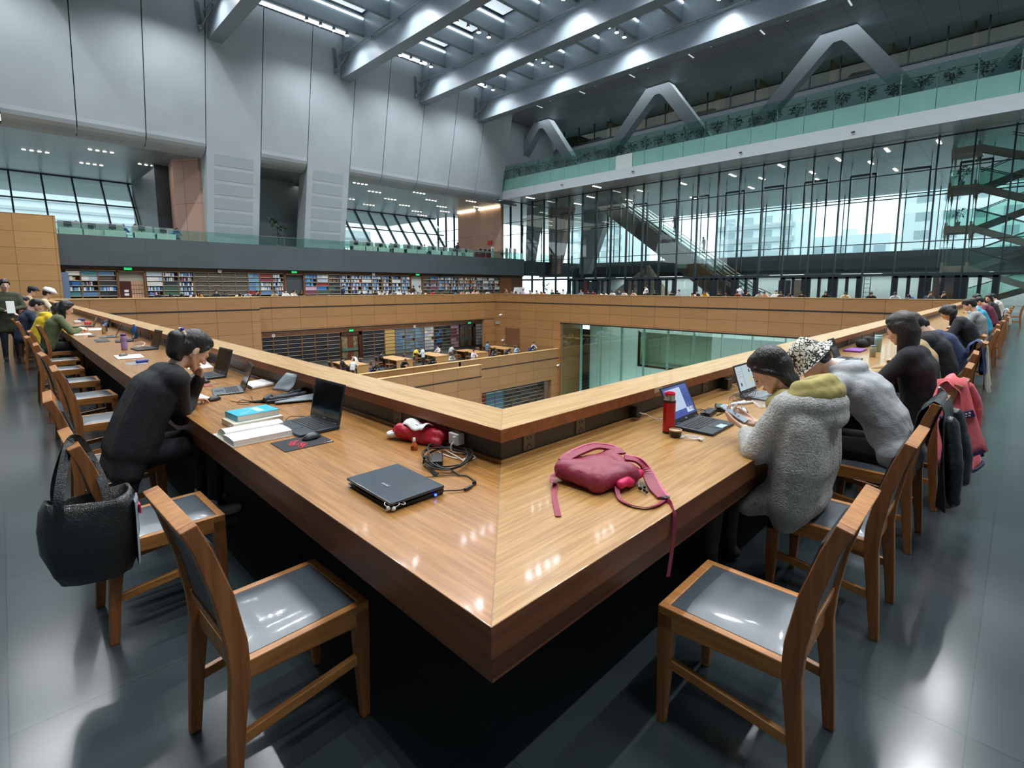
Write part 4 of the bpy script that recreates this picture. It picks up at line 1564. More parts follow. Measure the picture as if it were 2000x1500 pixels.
def fill(x0, x1, y, z, dz, kind, single=False, where='', fullness=.9, blocky=None):
    """books standing on one shelf"""
    global N_BOOK
    cols = MIX[kind]
    x = x0 + .04
    end = x0 + (x1 - x0) * (fullness if R_.random() < .6 else fullness - .22)
    run = 0; c = cols[0]; hh = 0
    uni = kind in ('navy', 'drab', 'yellow', 'blue', 'slate', 'red', 'pink', 'teal', 'maroon', 'green', 'grey', 'dark', 'white', 'pale', 'deep')
    if uni: end = x1 - .05 if R_.random() < .8 else end
    while x < end:
        if run <= 0:
            c = R_.choice(cols); run = R_.randint(4, 9) if uni else R_.randint(1, 3)
            hh = (.20 + .06 * R_.random()) if not uni else .255
            hh = min(hh, dz - .06)
        wd = (.045 if uni else R_.choice((.022, .03, .038, .05)))
        if single:
            wq = round(max(wd, .03), 3)
            wq = min((.03, .038, .05), key=lambda q: abs(q - wd))
            hq = round(hh * 50) / 50
            key = (wq, hq, c)
            if key not in book_proto:
                m = MB().box(0, wq - .002, 0, .2, 0, hq)
                m.mi = 1; m.box(.003, wq - .005, .0, .198, hq - .0005, hq + .0)
                me = MB().box(0, wq - .002, 0, .2, 0, hq).mesh('book')
                me.materials.append(bmats[c])
                book_proto[key] = me
            o = bpy.data.objects.new('book', book_proto[key])
            C.objects.link(o)
            o.location = (x, y - .26, z)
            nm = {0: 'white', 1: 'steel blue', 2: 'navy', 3: 'red', 4: 'tan', 5: 'charcoal', 6: 'light blue', 7: 'brown', 8: 'plum', 9: 'dark green', 10: 'pale blue', 11: 'orange', 12: 'slate', 13: 'pink', 14: 'black', 15: 'yellow', 16: 'drab', 17: 'bright blue', 18: 'crimson', 19: 'teal'}[c]
            tag(o, '%s book standing on %s' % (nm, where), 'book', '%s books on %s' % (nm, where))
            N_BOOK += 1
            x += wq; run -= 1
            continue
        if uni and not single: wd = .09
        books_rest.mi = c
        books_rest.box(x, x + wd - .004, y - .27, y - .06, z, z + hh)
        x += wd; run -= 1
        if not uni and R_.random() < .05: x += .06


# upper row, level with the reading desk
ROW0 = [(2.32, 3.0, 'w'), (3.0, 3.9, 'w'), (3.9, 4.92, 'w')]
UP = [(6.62, 'white'), (7.62, 'mix'), (8.6, 'mixblue'), (9.58, 'drab'), (10.56, 'drab'), (11.52, 'drab'), (12.46, 'drab'), (13.38, 'blue'), (14.28, 'red'), (15.24, 'mixblue')]
Y0 = 43.62
def shelfrow(x0, x1, kinds, n, label, single=False, where=''):
    bookcase(x0, x1, Y0, .28, 7, .345, label, 'bookcases in the wall under the slate band')
    for k in range(7):
        z = .28 + k * .345 + .03
        if single and z > .95:
            rowname = {2: 'fifth', 3: 'fourth', 4: 'third', 5: 'second', 6: 'top'}[k]
            fill(x0, x1, Y0, z, .345, kinds[k % len(kinds)], True, 'the %s shelf of the %s bookcase' % (rowname, where), .88)
        elif z > .9:
            fill(x0, x1, Y0, z, .345, kinds[k % len(kinds)])
shelfrow(2.3, 3.05, ['mixblue', 'teal', 'teal', 'mixblue', 'deep', 'warm', 'white'], 0, 'bookcase at the left end beside the oak block', True, 'leftmost')
shelfrow(3.05, 3.95, ['teal', 'mixblue', 'teal', 'mixblue', 'mix', 'pale', 'teal'], 1, 'second bookcase from the oak block, with a teal top shelf', True, 'second')
shelfrow(3.95, 4.95, ['mixblue', 'mixblue', 'dark', 'mixblue', 'dark', 'grey', 'slate'], 2, 'third bookcase from the oak block, left of the first doorway', True, 'third')
ord_ = ['first', 'second', 'third', 'fourth', 'fifth', 'sixth', 'seventh', 'eighth', 'ninth', 'tenth', 'eleventh', 'twelfth', 'thirteenth']
kk = {'white': ['mix', 'mix', 'mix', 'mixblue', 'white', 'white', 'white'], 'mix': ['mix', 'mix', 'dark', 'dark', 'dark', 'mix', 'mix'], 'mixblue': ['mixblue', 'mixblue', 'mixblue', 'mix', 'mixblue', 'mix', 'mixblue'],
      'drab': ['drab'], 'blue': ['red', 'blue', 'red', 'blue', 'blue', 'blue', 'slate'], 'red': ['mix', 'slate', 'slate', 'mix', 'mix', 'maroon', 'red']}
for i, (x, k) in enumerate(UP):
    x1 = UP[i + 1][0] if i < len(UP) - 1 else 16.2
    shelfrow(x, x1, kk[k], i, '%s bookcase to the right of the first doorway' % ord_[i])
A = [['maroon', 'maroon', 'maroon', 'pink', 'cyan', 'cyan', 'cyan'], ['green', 'green', 'green', 'deep', 'red', 'pale', 'pale'], ['mixblue', 'dark', 'dark', 'dark', 'dark', 'brown', 'grey']]
mids = [17.97 + 1.08 * k for k in range(10)]
for i, x in enumerate(mids):
    shelfrow(x, x + 1.08, A[i] if i < 3 else [['mixblue'], ['mixblue', 'mix'], ['mixblue', 'mixblue', 'white']][i % 3], i, '%s bookcase to the right of the second doorway' % ord_[i])
B = ['grey', 'pink', 'cyan', 'mix', 'mixblue', 'mix', 'warm', 'warm', 'mix', 'white', 'mix', 'white', 'dark']
for i in range(12):
    x = 30.4 + i * .915
    shelfrow(x, x + .915, [B[i + 1 if i else 0], 'mix', 'dark', B[i], 'mix', B[i]], i, '%s bookcase to the right of the third doorway' % ord_[i])
wallbox('wall_far', MATS['walnut_band'], 41.4, 43.3, 43.3, 43.6, 0, 2.93)
wallbox('wall_far', wood_dk, 43.3, 45.2, 43.28, 43.6, 0, 2.93)
# doorways between the bookcases
for nm, xa, xb, c in (('door_31', 4.97, 6.6, '#a9a493'), ('door_32', 16.24, 17.94, '#4b5152'), ('door_33', 28.8, 30.36, '#c8d2cd')):
    d = empty(nm, (0, 0, 0)); tag(d, kind='structure')
    MB().box(xa, xa + .1, 43.3, 43.6, 0, 2.7).box(xb - .1, xb, 43.3, 43.6, 0, 2.7).box(xa, xb, 43.3, 43.6, 2.62, 2.74).build('door_frame', MATS['walnut_band'], d)
    MB().box(xa + .1, xb - .1, 43.55, 43.6, 0, 2.62).build('door_recess', mat('recess' + c.lstrip('#'), c, rough=.6), d)
    if nm == 'door_31':
        MB().box(xa + .1, xa + .75, 43.45, 43.5, 0, 2.0).build('door_leaf', mat('dark_red_door', '#4a211c', rough=.4), d)
        cards = MB()
        for a in range(5):
            for b in range(5): cards.box(xa + .78 + a * .145, xa + .78 + a * .145 + .12, 43.5, 43.54, .55 + b * .3, .55 + b * .3 + .25)
        cards.build('filing_drawer', mat('file_boxes', '#d3a07e', rough=.6), d)
        MB().box(xa + .35, xa + .6, 43.44, 43.45, 1.25, 1.4).box(xa + .35, xa + .6, 43.44, 43.45, 1.0, 1.15).build('notice', mat('paper_white', '#e9ebe8', rough=.6), d)
exit_m = mat('exit_green', '#0d6b3a', emit='#18d070', estr=1.2)
exit_k = mat('exit_case', '#0c3b26', rough=.4)
paper = mat('paper_white', '#e9ebe8', rough=.6)
for x, y, z, lb in ((5.6, 43.2, 2.86, 'green exit sign above the doorway near the oak block'), (17.05, 43.2, 2.86, 'green exit sign above the dark second doorway'),
                    (29.6, 43.2, 2.86, 'green exit sign above the bright third doorway'), (21.9, 42.9, -2.40, 'green exit sign over the lower glass door among navy volumes'),
                    (36.2, 42.9, -2.40, 'green exit sign over the lower door near the corner'), (30.0, 30.35, -7.1, 'green exit sign at the lowest bookshelves')):
    t = empty('exit_sign', (x, y, z), 0, lb, 'sign', 'green exit signs')
    MB().box(-.24, .24, 0, .06, -.1, .1).build('sign_case', exit_k, t)
    MB().box(-.22, .22, -.006, 0, -.085, .085).build('sign_face', exit_m, t)
    g = MB()
    g.cap2((-.05, -.01, .045), (-.05, -.01, .046), .018, .018, 6)
    g.bar((-.05, -.01, .02), (-.07, -.01, -.02), .028, .006, up=(0, 1, 0)).bar((-.07, -.01, -.02), (-.03, -.01, -.06), .02, .006, up=(0, 1, 0)).bar((-.07, -.01, -.02), (-.12, -.01, -.05), .02, .006, up=(0, 1, 0))
    g.bar((.03, -.01, 0), (.16, -.01, 0), .02, .006, up=(0, 1, 0)).bar((.16, -.01, 0), (.12, -.01, .03), .02, .006, up=(0, 1, 0)).bar((.16, -.01, 0), (.12, -.01, -.03), .02, .006, up=(0, 1, 0))
    g.build('running_figure', paper, t)
for x, y, z, lb in ((11.35, 43.25, 2.82, 'round white wall clock on the band above the drab volumes'), (24.6, 43.25, 2.82, 'round white wall clock on the band near the middle of the bookcases'),
                    (14.95, 42.93, -2.42, 'round white wall clock above the lower navy bookcases'), (28.9, 42.93, -2.42, 'round white wall clock above the lower pale blue bookcases')):
    t = empty('wall_clock', (x, y, z), 0, lb, 'clock', 'round wall clocks')
    MB().tube([(0, .04, 0), (0, 0, 0)], .15, 20).build('clock_face', paper, t)
    MB().bar((0, -.005, 0), (.0, -.005, .1), .012, .004, up=(0, 1, 0)).bar((0, -.005, 0), (.06, -.005, .03), .012, .004, up=(0, 1, 0)).build('clock_hand', black_m, t)
# hanging shelf signs with lettering
sign_k = mat('sign_black', '#15181a', rough=.5)
for x, lb, tx in ((2.6, 'small black shelf sign at the left end of the bookcases', 'A 1 - C 2'), (32.6, 'small black shelf sign right of the third doorway', 'K 8'), (34.0, 'second small black shelf sign right of the third doorway', 'K 9'), (40.2, 'small black shelf sign near the right end of the bookcases', 'Z 1')):
    t = empty('shelf_sign', (x, 43.22, 2.84), 0, lb, 'sign', 'black shelf signs')
    MB().box(-.42, .42, 0, .05, -.09, .11).build('sign_board', sign_k, t)
sb = MB().box(1.92, 2.42, 43.0, 43.04, .3, 2.55)
tag(sb.build('standing_sign', mat('blue_sign', '#6d83a6', rough=.5)), 'tall blue grey sign panel standing beside the oak block', 'sign')
# lower level
LB = [13.48, 14.95, 16.12, 17.33, 18.49, 19.65, 20.81, None, 23.07, 24.29, 25.44, 26.64, 27.8, 28.95, 30.13, 31.34, 32.49, 33.62, 34.79, None, 37.19, 38.28]
LK = ['navy', 'navy', 'navy', 'navy', 'navy', 'navy', None, None, 'navy', 'navy', 'yellow', 'slate', 'slate', 'slate', 'pale', 'deep', 'dark', 'pink', None, None, 'white']
n = 0
for a, b, k in zip(LB, LB[1:], LK):
    if a is None or b is None or k is None: continue
    bookcase(a, b, 43.3, -4.97, 7, .345, '%s bookcase along the lower gallery, counted from the left' % (ord_ + ['fourteenth', 'fifteenth', 'sixteenth', 'seventeenth', 'eighteenth'])[n], 'bookcases in the lower gallery')
    n += 1
    for r in range(7):
        fill(a, b, 43.3, -4.97 + r * .345 + .03, .345, k, fullness=.93)
for nm, xa, xb in (('door_34', 20.85, 23.0), ('door_35', 34.85, 37.15)):
    d = empty(nm); tag(d, kind='structure')
    MB().box(xa, xa + .12, 43.0, 43.3, -5, -2.56).box(xb - .3, xb, 43.0, 43.3, -5, -2.56).box(xa, xb, 43.0, 43.3, -2.85, -2.56).build('door_frame', mat('dark_red_frame', '#4a261c', rough=.4), d)
    MB().box(xa + .12, xb - .3, 43.27, 43.3, -5, -2.7).build('door_recess', mat('dim_recess', '#8f8368', rough=.6, noise=.5, nscale=3), d)
    MB().box((xa + xb) / 2 - .25, (xa + xb) / 2 + .3, 43.2, 43.25, -5, -2.7).build('door_leaf', mat('brown_door', '#6d3f2c', rough=.4), d)
    MB().box(xa + .2, xb - .35, 43.1, 43.2, -4.3, -4.05).build('planter_box', mat('green_planter', '#4f7f72', rough=.5), d)
LB2 = [23.3, 24.3, 25.3, 26.34, 27.26, 28.31, 29.35, 30.42, 31.53, 32.68, 33.65, 34.6]
LK2 = ['maroon', 'maroon', 'maroon', 'red', 'teal', 'teal', 'grey', 'grey', 'grey', 'grey', 'grey']
for i, (a, b, k) in enumerate(zip(LB2, LB2[1:], LK2)):
    bookcase(a, b, 30.58, -10.0, 9, .33, '%s bookcase from the right on the lowest level' % ord_[10 - i], 'bookcases on the lowest level')
    for r in range(3, 9): fill(a, b, 30.58, -10.0 + r * .33 + .03, .33, k, fullness=.95)
tag(fixn(books_rest.build('shelved_books', bmats)), 'rows of books filling the bookcases of the far wall and lower levels', 'books', kind='stuff')

# ================================================================== tables and chairs of the lower gallery
tab_m = woodmat('lower_table_wood', '#c69a62', '#b08450', 'y', rough=.4)
tp = None
LT = [(17.9, 35.6), (21.9, 35.6), (25.6, 35.4), (29.4, 34.6), (33.2, 34.9)]
for i, (x, y) in enumerate(LT):
    if tp is None:
        t = tp = empty('library_table')
        MB().box(-.75, .75, -1.5, 1.5, .70, .75).build('tabletop', tab_m, t, bevel=.004)
        MB().box(-.74, .74, -1.48, -1.42, .02, .70).build('end_panel', tab_m, t)
        MB().box(-.74, .74, 1.42, 1.48, .02, .70).build('end_panel', tab_m, t)
        MB().box(-.03, .03, -1.42, 1.42, .2, .70).build('centre_panel', tab_m, t)
        KIDS[t.name] = list(t.children)
    else:
        t = copy_tree(tp)
    t.location = (x, y, -5.0)
    tag(t, 'oak library table in the lower gallery, %s from the left' % ord_[i], 'table', 'library tables in the lower gallery')
    for j, (dx, dy, rz) in enumerate(((-1.05, -.9, 0), (-1.05, .7, 0), (1.05, -.9, 180), (1.05, .7, 180))):
        c = copy_tree(chair0)
        place(c, (x + dx, y + dy, -5.0), math.radians(rz + R_.randint(-10, 10)),
              'oak chair on the %s side of the %s lower table, %s seat' % ('left' if dx < 0 else 'right', ord_[i], 'near' if dy < 0 else 'far'), 'chairs at the lower tables')
        c['category'] = 'chair'

# ================================================================== escalator behind the glass
bronze = mat('bronze_truss', '#4b443a', rough=.35, metal=.5)
chrome = mat('chrome_rail', '#cfd4d2', rough=.2, metal=.9)
es = empty('escalator', (52, 28, 0), 0, 'long bronze clad escalator rising to the ceiling behind the glass wall', 'escalator')
def ez(y): return .718 * (y + 28 - 21.4)
tr = MB(); 
P = [(-6.6, 0), (9.7, 11.75), (6.5, 11.75), (-9.8, 0)]
tr.prism(P, 0, .12, 'x'); tr.prism(P, 3.0, 3.12, 'x')
tr.prism([(-6.6, 0), (9.7, 11.75), (9.2, 11.75), (-7.1, 0)], .12, 3.0, 'x')
tr.build('truss', bronze, es)
st = MB()
for k in range(46):
    y = -9.2 + k * .345
    z = (y + 9.8) * .72 - .25
    if z > 11.4: break
    st.box(.3, 1.4, y, y + .36, z - .25, z); st.box(1.7, 2.8, y, y + .36, z - .25, z)
st.build('step', mat('escalator_step', '#3b3f40', rough=.4, metal=.5), es)
for x in (.1, 1.45, 1.65, 3.0):
    r = MB().tube([(x, -10.6, .9), (x, -10.2, 1.15), (x, -9.4, 1.5), (x, 5.0, 11.6)], .06, 6)
    r.tube([(x, -9.9, .25), (x, 6.0, 11.7)], .05, 6)
    r.build('handrail', chrome, es)
    MB().prism([(-9.8, .1), (5.9, 11.5), (5.0, 11.5), (-9.6, 1.3)], x - .01, x + .01, 'x').build('balustrade', glass_c, es)

# ================================================================== hanging stair
sand = mat('stair_cladding', '#9a917f', rough=.5)
hs = empty('hanging_stair', (47.6, 0, 0), 0, 'hanging zigzag stair with glass sides at the right end behind the glass wall', 'staircase')
land = MB(); fl = MB(); gl = MB(); rod = MB(); bkt = MB(); hr = MB()
LZ = [11.3, 8.7, 5.9, 3.1, .4]
for i, z in enumerate(LZ[:-1]):
    land.box(0, 2.2, 2.0, 3.6, z - .45, z)
    for (x, y0, z0, y1, z1) in ((.35, 2.05, z - .22, -1.2, (z + LZ[i + 1]) / 2 - .22), (1.8, -1.2, (z + LZ[i + 1]) / 2 - .22, 2.05, LZ[i + 1] - .22)):
        fl.bar((x - .35, y0, z0), (x - .35, y1, z1), .07, .42)
        fl.bar((x + .35, y0, z0), (x + .35, y1, z1), .07, .42)
        n = 8
        for k in range(n):
            y = y0 + (y1 - y0) * (k + .5) / n; zz = z0 + (z1 - z0) * (k + .5) / n
            fl.box(x - .32, x + .32, y - .22, y + .22, zz - .03, zz + .03)
        gl.hexa([(x - .40, y0, z0 + .2), (x - .38, y0, z0 + .2), (x - .38, y1, z1 + .2), (x - .40, y1, z1 + .2), (x - .40, y0, z0 + 1.3), (x - .38, y0, z0 + 1.3), (x - .38, y1, z1 + 1.3), (x - .40, y1, z1 + 1.3)])
        hr.tube([(x - .39, y0, z0 + 1.32), (x - .39, y1, z1 + 1.32)], .03, 6)
        hr.tube([(x + .39, y0, z0 + 1.32), (x + .39, y1, z1 + 1.32)], .03, 6)
    land.box(0, 2.2, -2.6, -1.1, (z + LZ[i + 1]) / 2 - .45, (z + LZ[i + 1]) / 2)
    gl.box(0, .02, 2.1, 3.55, z, z + 1.1); gl.box(.1, 2.1, 3.54, 3.56, z, z + 1.1)
    for y in (2.15, 3.5):
        for x in (.02, 2.15):
            bkt.box(x - .09, x + .09, y - .07, y + .07, z - .75, z + .25)
            bkt.loft([[(x + .07 * math.cos(a), y + .07 * math.sin(a), z - .75) for a in (0, 1.57, 3.14, 4.71)], [(x + .012 * math.cos(a), y + .012 * math.sin(a), z - 1.3) for a in (0, 1.57, 3.14, 4.71)]])
for y in (2.15, 3.5):
    for x in (.02, 2.15): rod.tube([(x, y, 2.3), (x, y, 11.8)], .022, 5)
rod.tube([(.02, 3.5, 11.0), (.02, 3.75, 3.0)], .02, 5)
land.build('landing', sand, hs); fl.build('flight', mat('stair_stringer', '#8d8a7e', rough=.5), hs)
gl.build('glass_side', glass_g, hs); rod.build('hanger_rod', steel_l, hs); bkt.build('bracket', sand, hs); hr.build('handrail', steel_m, hs)

# ================================================================== plants
leaf_m = mat('leaf_green', '#2c4a2e', rough=.5, noise=.4, nscale=6)
leaf_d = mat('leaf_dark', '#1e3327', rough=.5, noise=.4, nscale=6)
stem_m = mat('stem_brown', '#4a4030', rough=.7)
pot_m = mat('pot_white', '#b9bdb8', rough=.4)
def leafblob(mb, n, cx, cz, r, h, L, rng):
    for k in range(n):
        a = rng.uniform(0, 2 * pi); t = rng.uniform(0, 1) ** .6 * r; z = cz + rng.uniform(-h, h) * (1 - .5 * t / r)
        p = Vector((cx + t * math.cos(a), t * math.sin(a), z))
        d = Vector((math.cos(a) + rng.uniform(-.6, .6), math.sin(a) + rng.uniform(-.6, .6), rng.uniform(-.5, .8))).normalized()
        u, w = basis(d)
        l = L * rng.uniform(.7, 1.3); b = l * .22
        m = p + d * l * .5
        mb.add([p, m + u * b + w * b * .3, p + d * l - Vector((0, 0, l * .15)), m - u * b + w * b * .3], [(0, 1, 2, 3)])
def make_plant(kind, seed):
    rng = random.Random(seed)
    t = empty('potted_plant')
    MB().lathe([(.13, 0), (.17, .3), (.15, .3), (.14, .26), (.001, .26)], n=12).build('pot', pot_m, t)
    f = MB(); s = MB()
    if kind == 'bush':
        for k in range(4):
            a = rng.uniform(0, 6.3); x, y = .2 * math.cos(a), .2 * math.sin(a)
            s.tube([(0, 0, .26), (x * .6, y * .6, .6), (x, y, 1.0)], .015, 5)
        leafblob(f, 130, 0, .95, .42, .38, .24, rng)
    elif kind == 'tree':
        s.tube([(0, 0, .26), (.05, 0, .9), (0, .05, 1.7)], .03, 6)
        for (x, z, r) in ((0, 1.9, .4), (-.35, 2.3, .28), (.35, 1.7, .3), (.1, 1.1, .3)):
            s.tube([(0, 0, z - .5), (x, 0, z)], .015, 5)
            leafblob(f, 45, x, z, r, r * .6, .32, rng)
    else:
        for k in range(6):
            a = rng.uniform(0, 6.3); x, y = .5 * math.cos(a), .5 * math.sin(a)
            s.tube([(0, 0, .26), (x * .4, y * .4, 1.2), (x, y, 2.2)], .012, 5)
            for j in range(14):
                z = rng.uniform(.7, 2.2); q = (z / 2.2) ** 1.5
                leafblob(f, 1, x * q, z, .12, .1, .35, rng)
    s.build('stem', stem_m, t)
    f.build('foliage', leaf_m if seed % 2 else leaf_d, t)
    KIDS[t.name] = list(t.children)
    return t
pb = [make_plant('bush', s) for s in (1, 2, 3)]
used = [False] * 3
NUM = ['first', 'second', 'third', 'fourth', 'fifth', 'sixth', 'seventh', 'eighth', 'ninth', 'tenth', 'eleventh', 'twelfth', '13th', '14th', '15th', '16th', '17th', '18th', '19th', '20th', '21st', '22nd', '23rd', '24th', '25th', '26th', '27th', '28th', '29th', '30th', '31st', '32nd']
i = 0; y = 41.6
while y > -.5:
    k = (i * 7) % 3
    p = pb[k] if not used[k] else copy_tree(pb[k])
    used[k] = True
    place(p, (42.9 + R_.uniform(-.1, .2), y, 14.0), R_.uniform(0, 6), 'bushy green potted plant along the gallery glass, %s from the grey wall' % NUM[i], 'potted plants along the gallery')
    p['category'] = 'plant'
    p.scale = (1, 1, R_.uniform(.85, 1.1))
    i += 1
    y -= 1.36 if i < 18 else 1.5
t1 = make_plant('tree', 5); place(t1, (16.1, 43.9, 4.8), 0, 'tall slender plant between the two grey piers behind the balustrade'); t1['category'] = 'plant'
t2 = make_plant('bush', 8); place(t2, (48.0, 2.9, 8.7), 0, 'bushy plant on the upper landing of the hanging stair'); t2['category'] = 'plant'
t3 = make_plant('bush', 9); place(t3, (47.9, 2.9, 5.9), 0, 'bushy plant on the middle landing of the hanging stair'); t3['category'] = 'plant'
t4 = make_plant('bamboo', 11); place(t4, (46.3, 40.4, 0), 0, 'tall leafy bamboo plant behind the glass near the corner'); t4['category'] = 'plant'
t5 = make_plant('bush', 12); place(t5, (42.3, 43.9, 4.8), 0, 'leafy plant beside the red reception counter'); t5['category'] = 'plant'

# ================================================================== upper level desks
scr = mat('desk_screen', '#b9c8bd', rough=.5)
dsk = mat('light_desk', '#c9d2cc', rough=.4)
mon = mat('monitor_black', '#1c2022', rough=.3)
ud = None
UX = [2.9, 4.2, 5.3, 7.0, 8.4, 24.0, 25.3, 26.9, 28.4, 30.0, 31.5, 33.1, 34.6, 36.3, 37.8]
for i, x in enumerate(UX):
    if ud is None:
        t = ud = empty('study_desk')
        MB().box(-.6, .6, 0, .7, .70, .74).build('desktop', dsk, t)
        MB().box(-.6, .6, -.02, .0, .12, .72).build('front_screen', scr, t)
        MB().box(-.6, .6, .70, .73, 0, 1.25).build('partition', mat('partition_grey', '#8e9894', rough=.5), t)
        g = MB(); g.box(-.58, -.54, .02, .06, 0, .7).box(.54, .58, .02, .06, 0, .7); g.build('leg', steel_l, t)
        MB().box(-.3, .12, .42, .45, .86, 1.18).box(-.12, -.06, .42, .47, .74, .9).build('monitor', mon, t)
        KIDS[t.name] = list(t.children)
    else: t = copy_tree(ud)
    nm = 'left upper reading area' if x < 12 else 'upper area before the leaning windows'
    place(t, (x, 44.7 + (.35 if i % 3 == 1 else 0), 4.8), 0, 'pale study desk with monitor in the %s, %s from left' % (nm, NUM[i if x < 12 else i - 5]), 'study desks of the upper floor')
    t['category'] = 'desk'
rc = empty('reception_counter', (39.8, 44.2, 4.8), 0, 'dark red reception counter near the salmon wall', 'counter')
MB().box(-1.1, 1.5, 0, .5, 0, .85).build('counter_front', mat('dark_red_counter', '#7d2830', rough=.4), rc)
MB().box(-1.15, 1.55, -.03, .6, .85, .9).build('counter_top', dsk, rc)
for k in range(3): MB().box(-.6 + k * .7, -.2 + k * .7, .3, .33, .95, 1.25).build('monitor', mon, rc)
o = MB().box(43.28, 43.36, 46.8, 47.6, 6.9, 7.4).build('wall_flag', mat('red_notice', '#c8202a', rough=.5)); tag(o, 'small red rectangular notice on the salmon wall panel', 'notice')
for k, x in enumerate((40.6, 42.9, 43.5, 44.3)):
    t = empty('gate_post', (x, 43.75, 4.8), 0, 'slim white security gate panel beside the salmon wall, %s from left' % NUM[k], 'gate', 'white gate panels')
    MB().box(-.22, .22, -.03, .03, 0, 1.5).build('gate_panel', mat('gate_white', '#d2dadb', rough=.4), t)
    MB().box(-.12, .12, -.035, -.03, .9, 1.3).build('gate_window', glass_g, t)
# lobby pieces
py = MB().add([(52.4, 29.0, 0), (52.4, 36.2, 0), (57, 36.2, 0), (57, 29, 0), (54.5, 31.2, 4.3)], [(0, 1, 4), (1, 2, 4), (2, 3, 4), (3, 0, 4)])
tag(fixn(py.build('stone_sculpture', mat('rough_stone', '#9b8e7c', rough=.9, noise=.5, nscale=3, bump=.6, bscale=5))), 'rough triangular stone sculpture in the lobby behind the black doors', 'sculpture')
t = empty('display_board', (48.5, 35.6, 0), 0, 'red and dark patterned display board behind the door panes', 'board')
MB().box(0, .08, -.0, .9, 0, 2.2).build('red_panel', mat('red_panel', '#a8323a', rough=.5), t)
MB().box(0, .08, -1.5, -.05, 0, 2.2).build('dark_panel', mat('dark_panel', '#4b4f50', rough=.5, noise=.5, nscale=3), t)
t = empty('display_board', (48.5, 13.4, 0), 0, 'salmon display panel beside a dark lit cabinet behind the doors', 'board')
MB().box(0, .08, -1.0, .2, .0, 2.2).build('salmon_panel', mat('salmon_panel', '#a9877a', rough=.5), t)
MB().box(0, .08, .3, 1.3, .0, 2.2).build('dark_panel', mon, t)
t = empty('display_board', (48.5, 3.6, 0), 0, 'brown display panel near the hanging stair behind the doors', 'board')
MB().box(0, .08, -1.6, .4, .0, 2.3).build('brown_panel', mat('brown_panel', '#6b4b44', rough=.5), t)
lp = None
for k, y in enumerate((11.0, 9.0, 7.0, 3.9)):
    t = empty('step_ladder', (57.5, y * 1.33 + .4, 0), 0, 'dark metal rung ladder leaning in the lobby, %s from left' % NUM[k], 'ladder', 'lobby ladders')
    g = MB(); g.bar((0, -.25, 0), (0, -.25, 2.6), .06).bar((0, .25, 0), (0, .25, 2.6), .06)
    g.build('side_rail', steel_m, t)
    h = MB()
    for j in range(6): h.bar((0, -.25, .3 + j * .4), (0, .25, .3 + j * .4), .04)
    h.build('rung', steel_m, t)
# dark tables and chairs on the mezzanine behind
mf = None
for k in range(22):
    y = -6 + k * 1.35
    if mf is None:
        t = mf = empty('lobby_chair')
        MB().box(-.25, .25, -.25, .25, .42, .48).build('seat', mon, t)
        MB().box(.2, .26, -.25, .25, .48, .95).build('backrest', mon, t)
        g = MB()
        for sx in (-.22, .22):
            for sy in (-.22, .22): g.box(sx - .02, sx + .02, sy - .02, sy + .02, 0, .42)
        g.build('leg', mon, t)
        KIDS[t.name] = list(t.children)
    else: t = copy_tree(mf)
    place(t, (57.2 + (k % 3) * .7, y, 3.3), R_.uniform(0, 6.3), 'dark chair on the mezzanine behind the glass wall', 'dark chairs on the mezzanine')
    t['category'] = 'chair'
for i, (y, z) in enumerate(((34.3, 12.28), (25.8, 12.3), (16.0, 12.25), (8.4, 12.25))):
    t = empty('security_camera', (41.9, y, z), 0, 'tiny security camera on the white gallery edge, %s from the grey wall' % NUM[i], 'camera', 'security cameras on the gallery edge')
    MB().tube([(0, 0, 0), (-.12, 0, 0)], .03, 6).build('bracket', steel_l, t)
    MB().tube([(-.1, -.08, -.02), (-.16, .12, -.06)], .05, 8).build('housing', steel_m, t)
for i, (x, y, z, lb) in enumerate(((35.42, 36.9, -1.2, 'white security camera high on the oak well wall near the corner'), (35.42, 29.2, -5.6, 'white security camera low on the oak well wall beside the glazing'),
                                   (35.42, 36.6, -3.8, 'small white detector on the oak well wall left of the vent grille'))):
    t = empty('security_camera', (x, y, z), 0, lb, 'camera')
    MB().box(-.1, .08, -.04, .04, -.05, .05).build('bracket', paper, t)
    MB().ell((-.16, 0, -.05), (.13, .09, .09)).build('housing', paper, t, smooth=True)
tag(MB().box(35.40, 35.5, 37.2, 37.75, -2.2, -1.95).build('wall_box', mat('grey_box', '#8d959a', rough=.5)), 'small grey wall box on the oak well wall near the corner', 'box')
lr = None
for k in range(5):
    t = empty('leaflet_rack', (43.2 + k * .38, 42.7, 0), 0, 'slanted white leaflet rack by the walnut slats, %s of five' % NUM[k], 'rack', 'white leaflet racks')
    MB().bar((0, 0, .0), (.0, 0, 1.0), .06).bar((-.1, -.05, .9), (.25, .1, 1.55), .28, .03).build('rack_panel', paper, t)

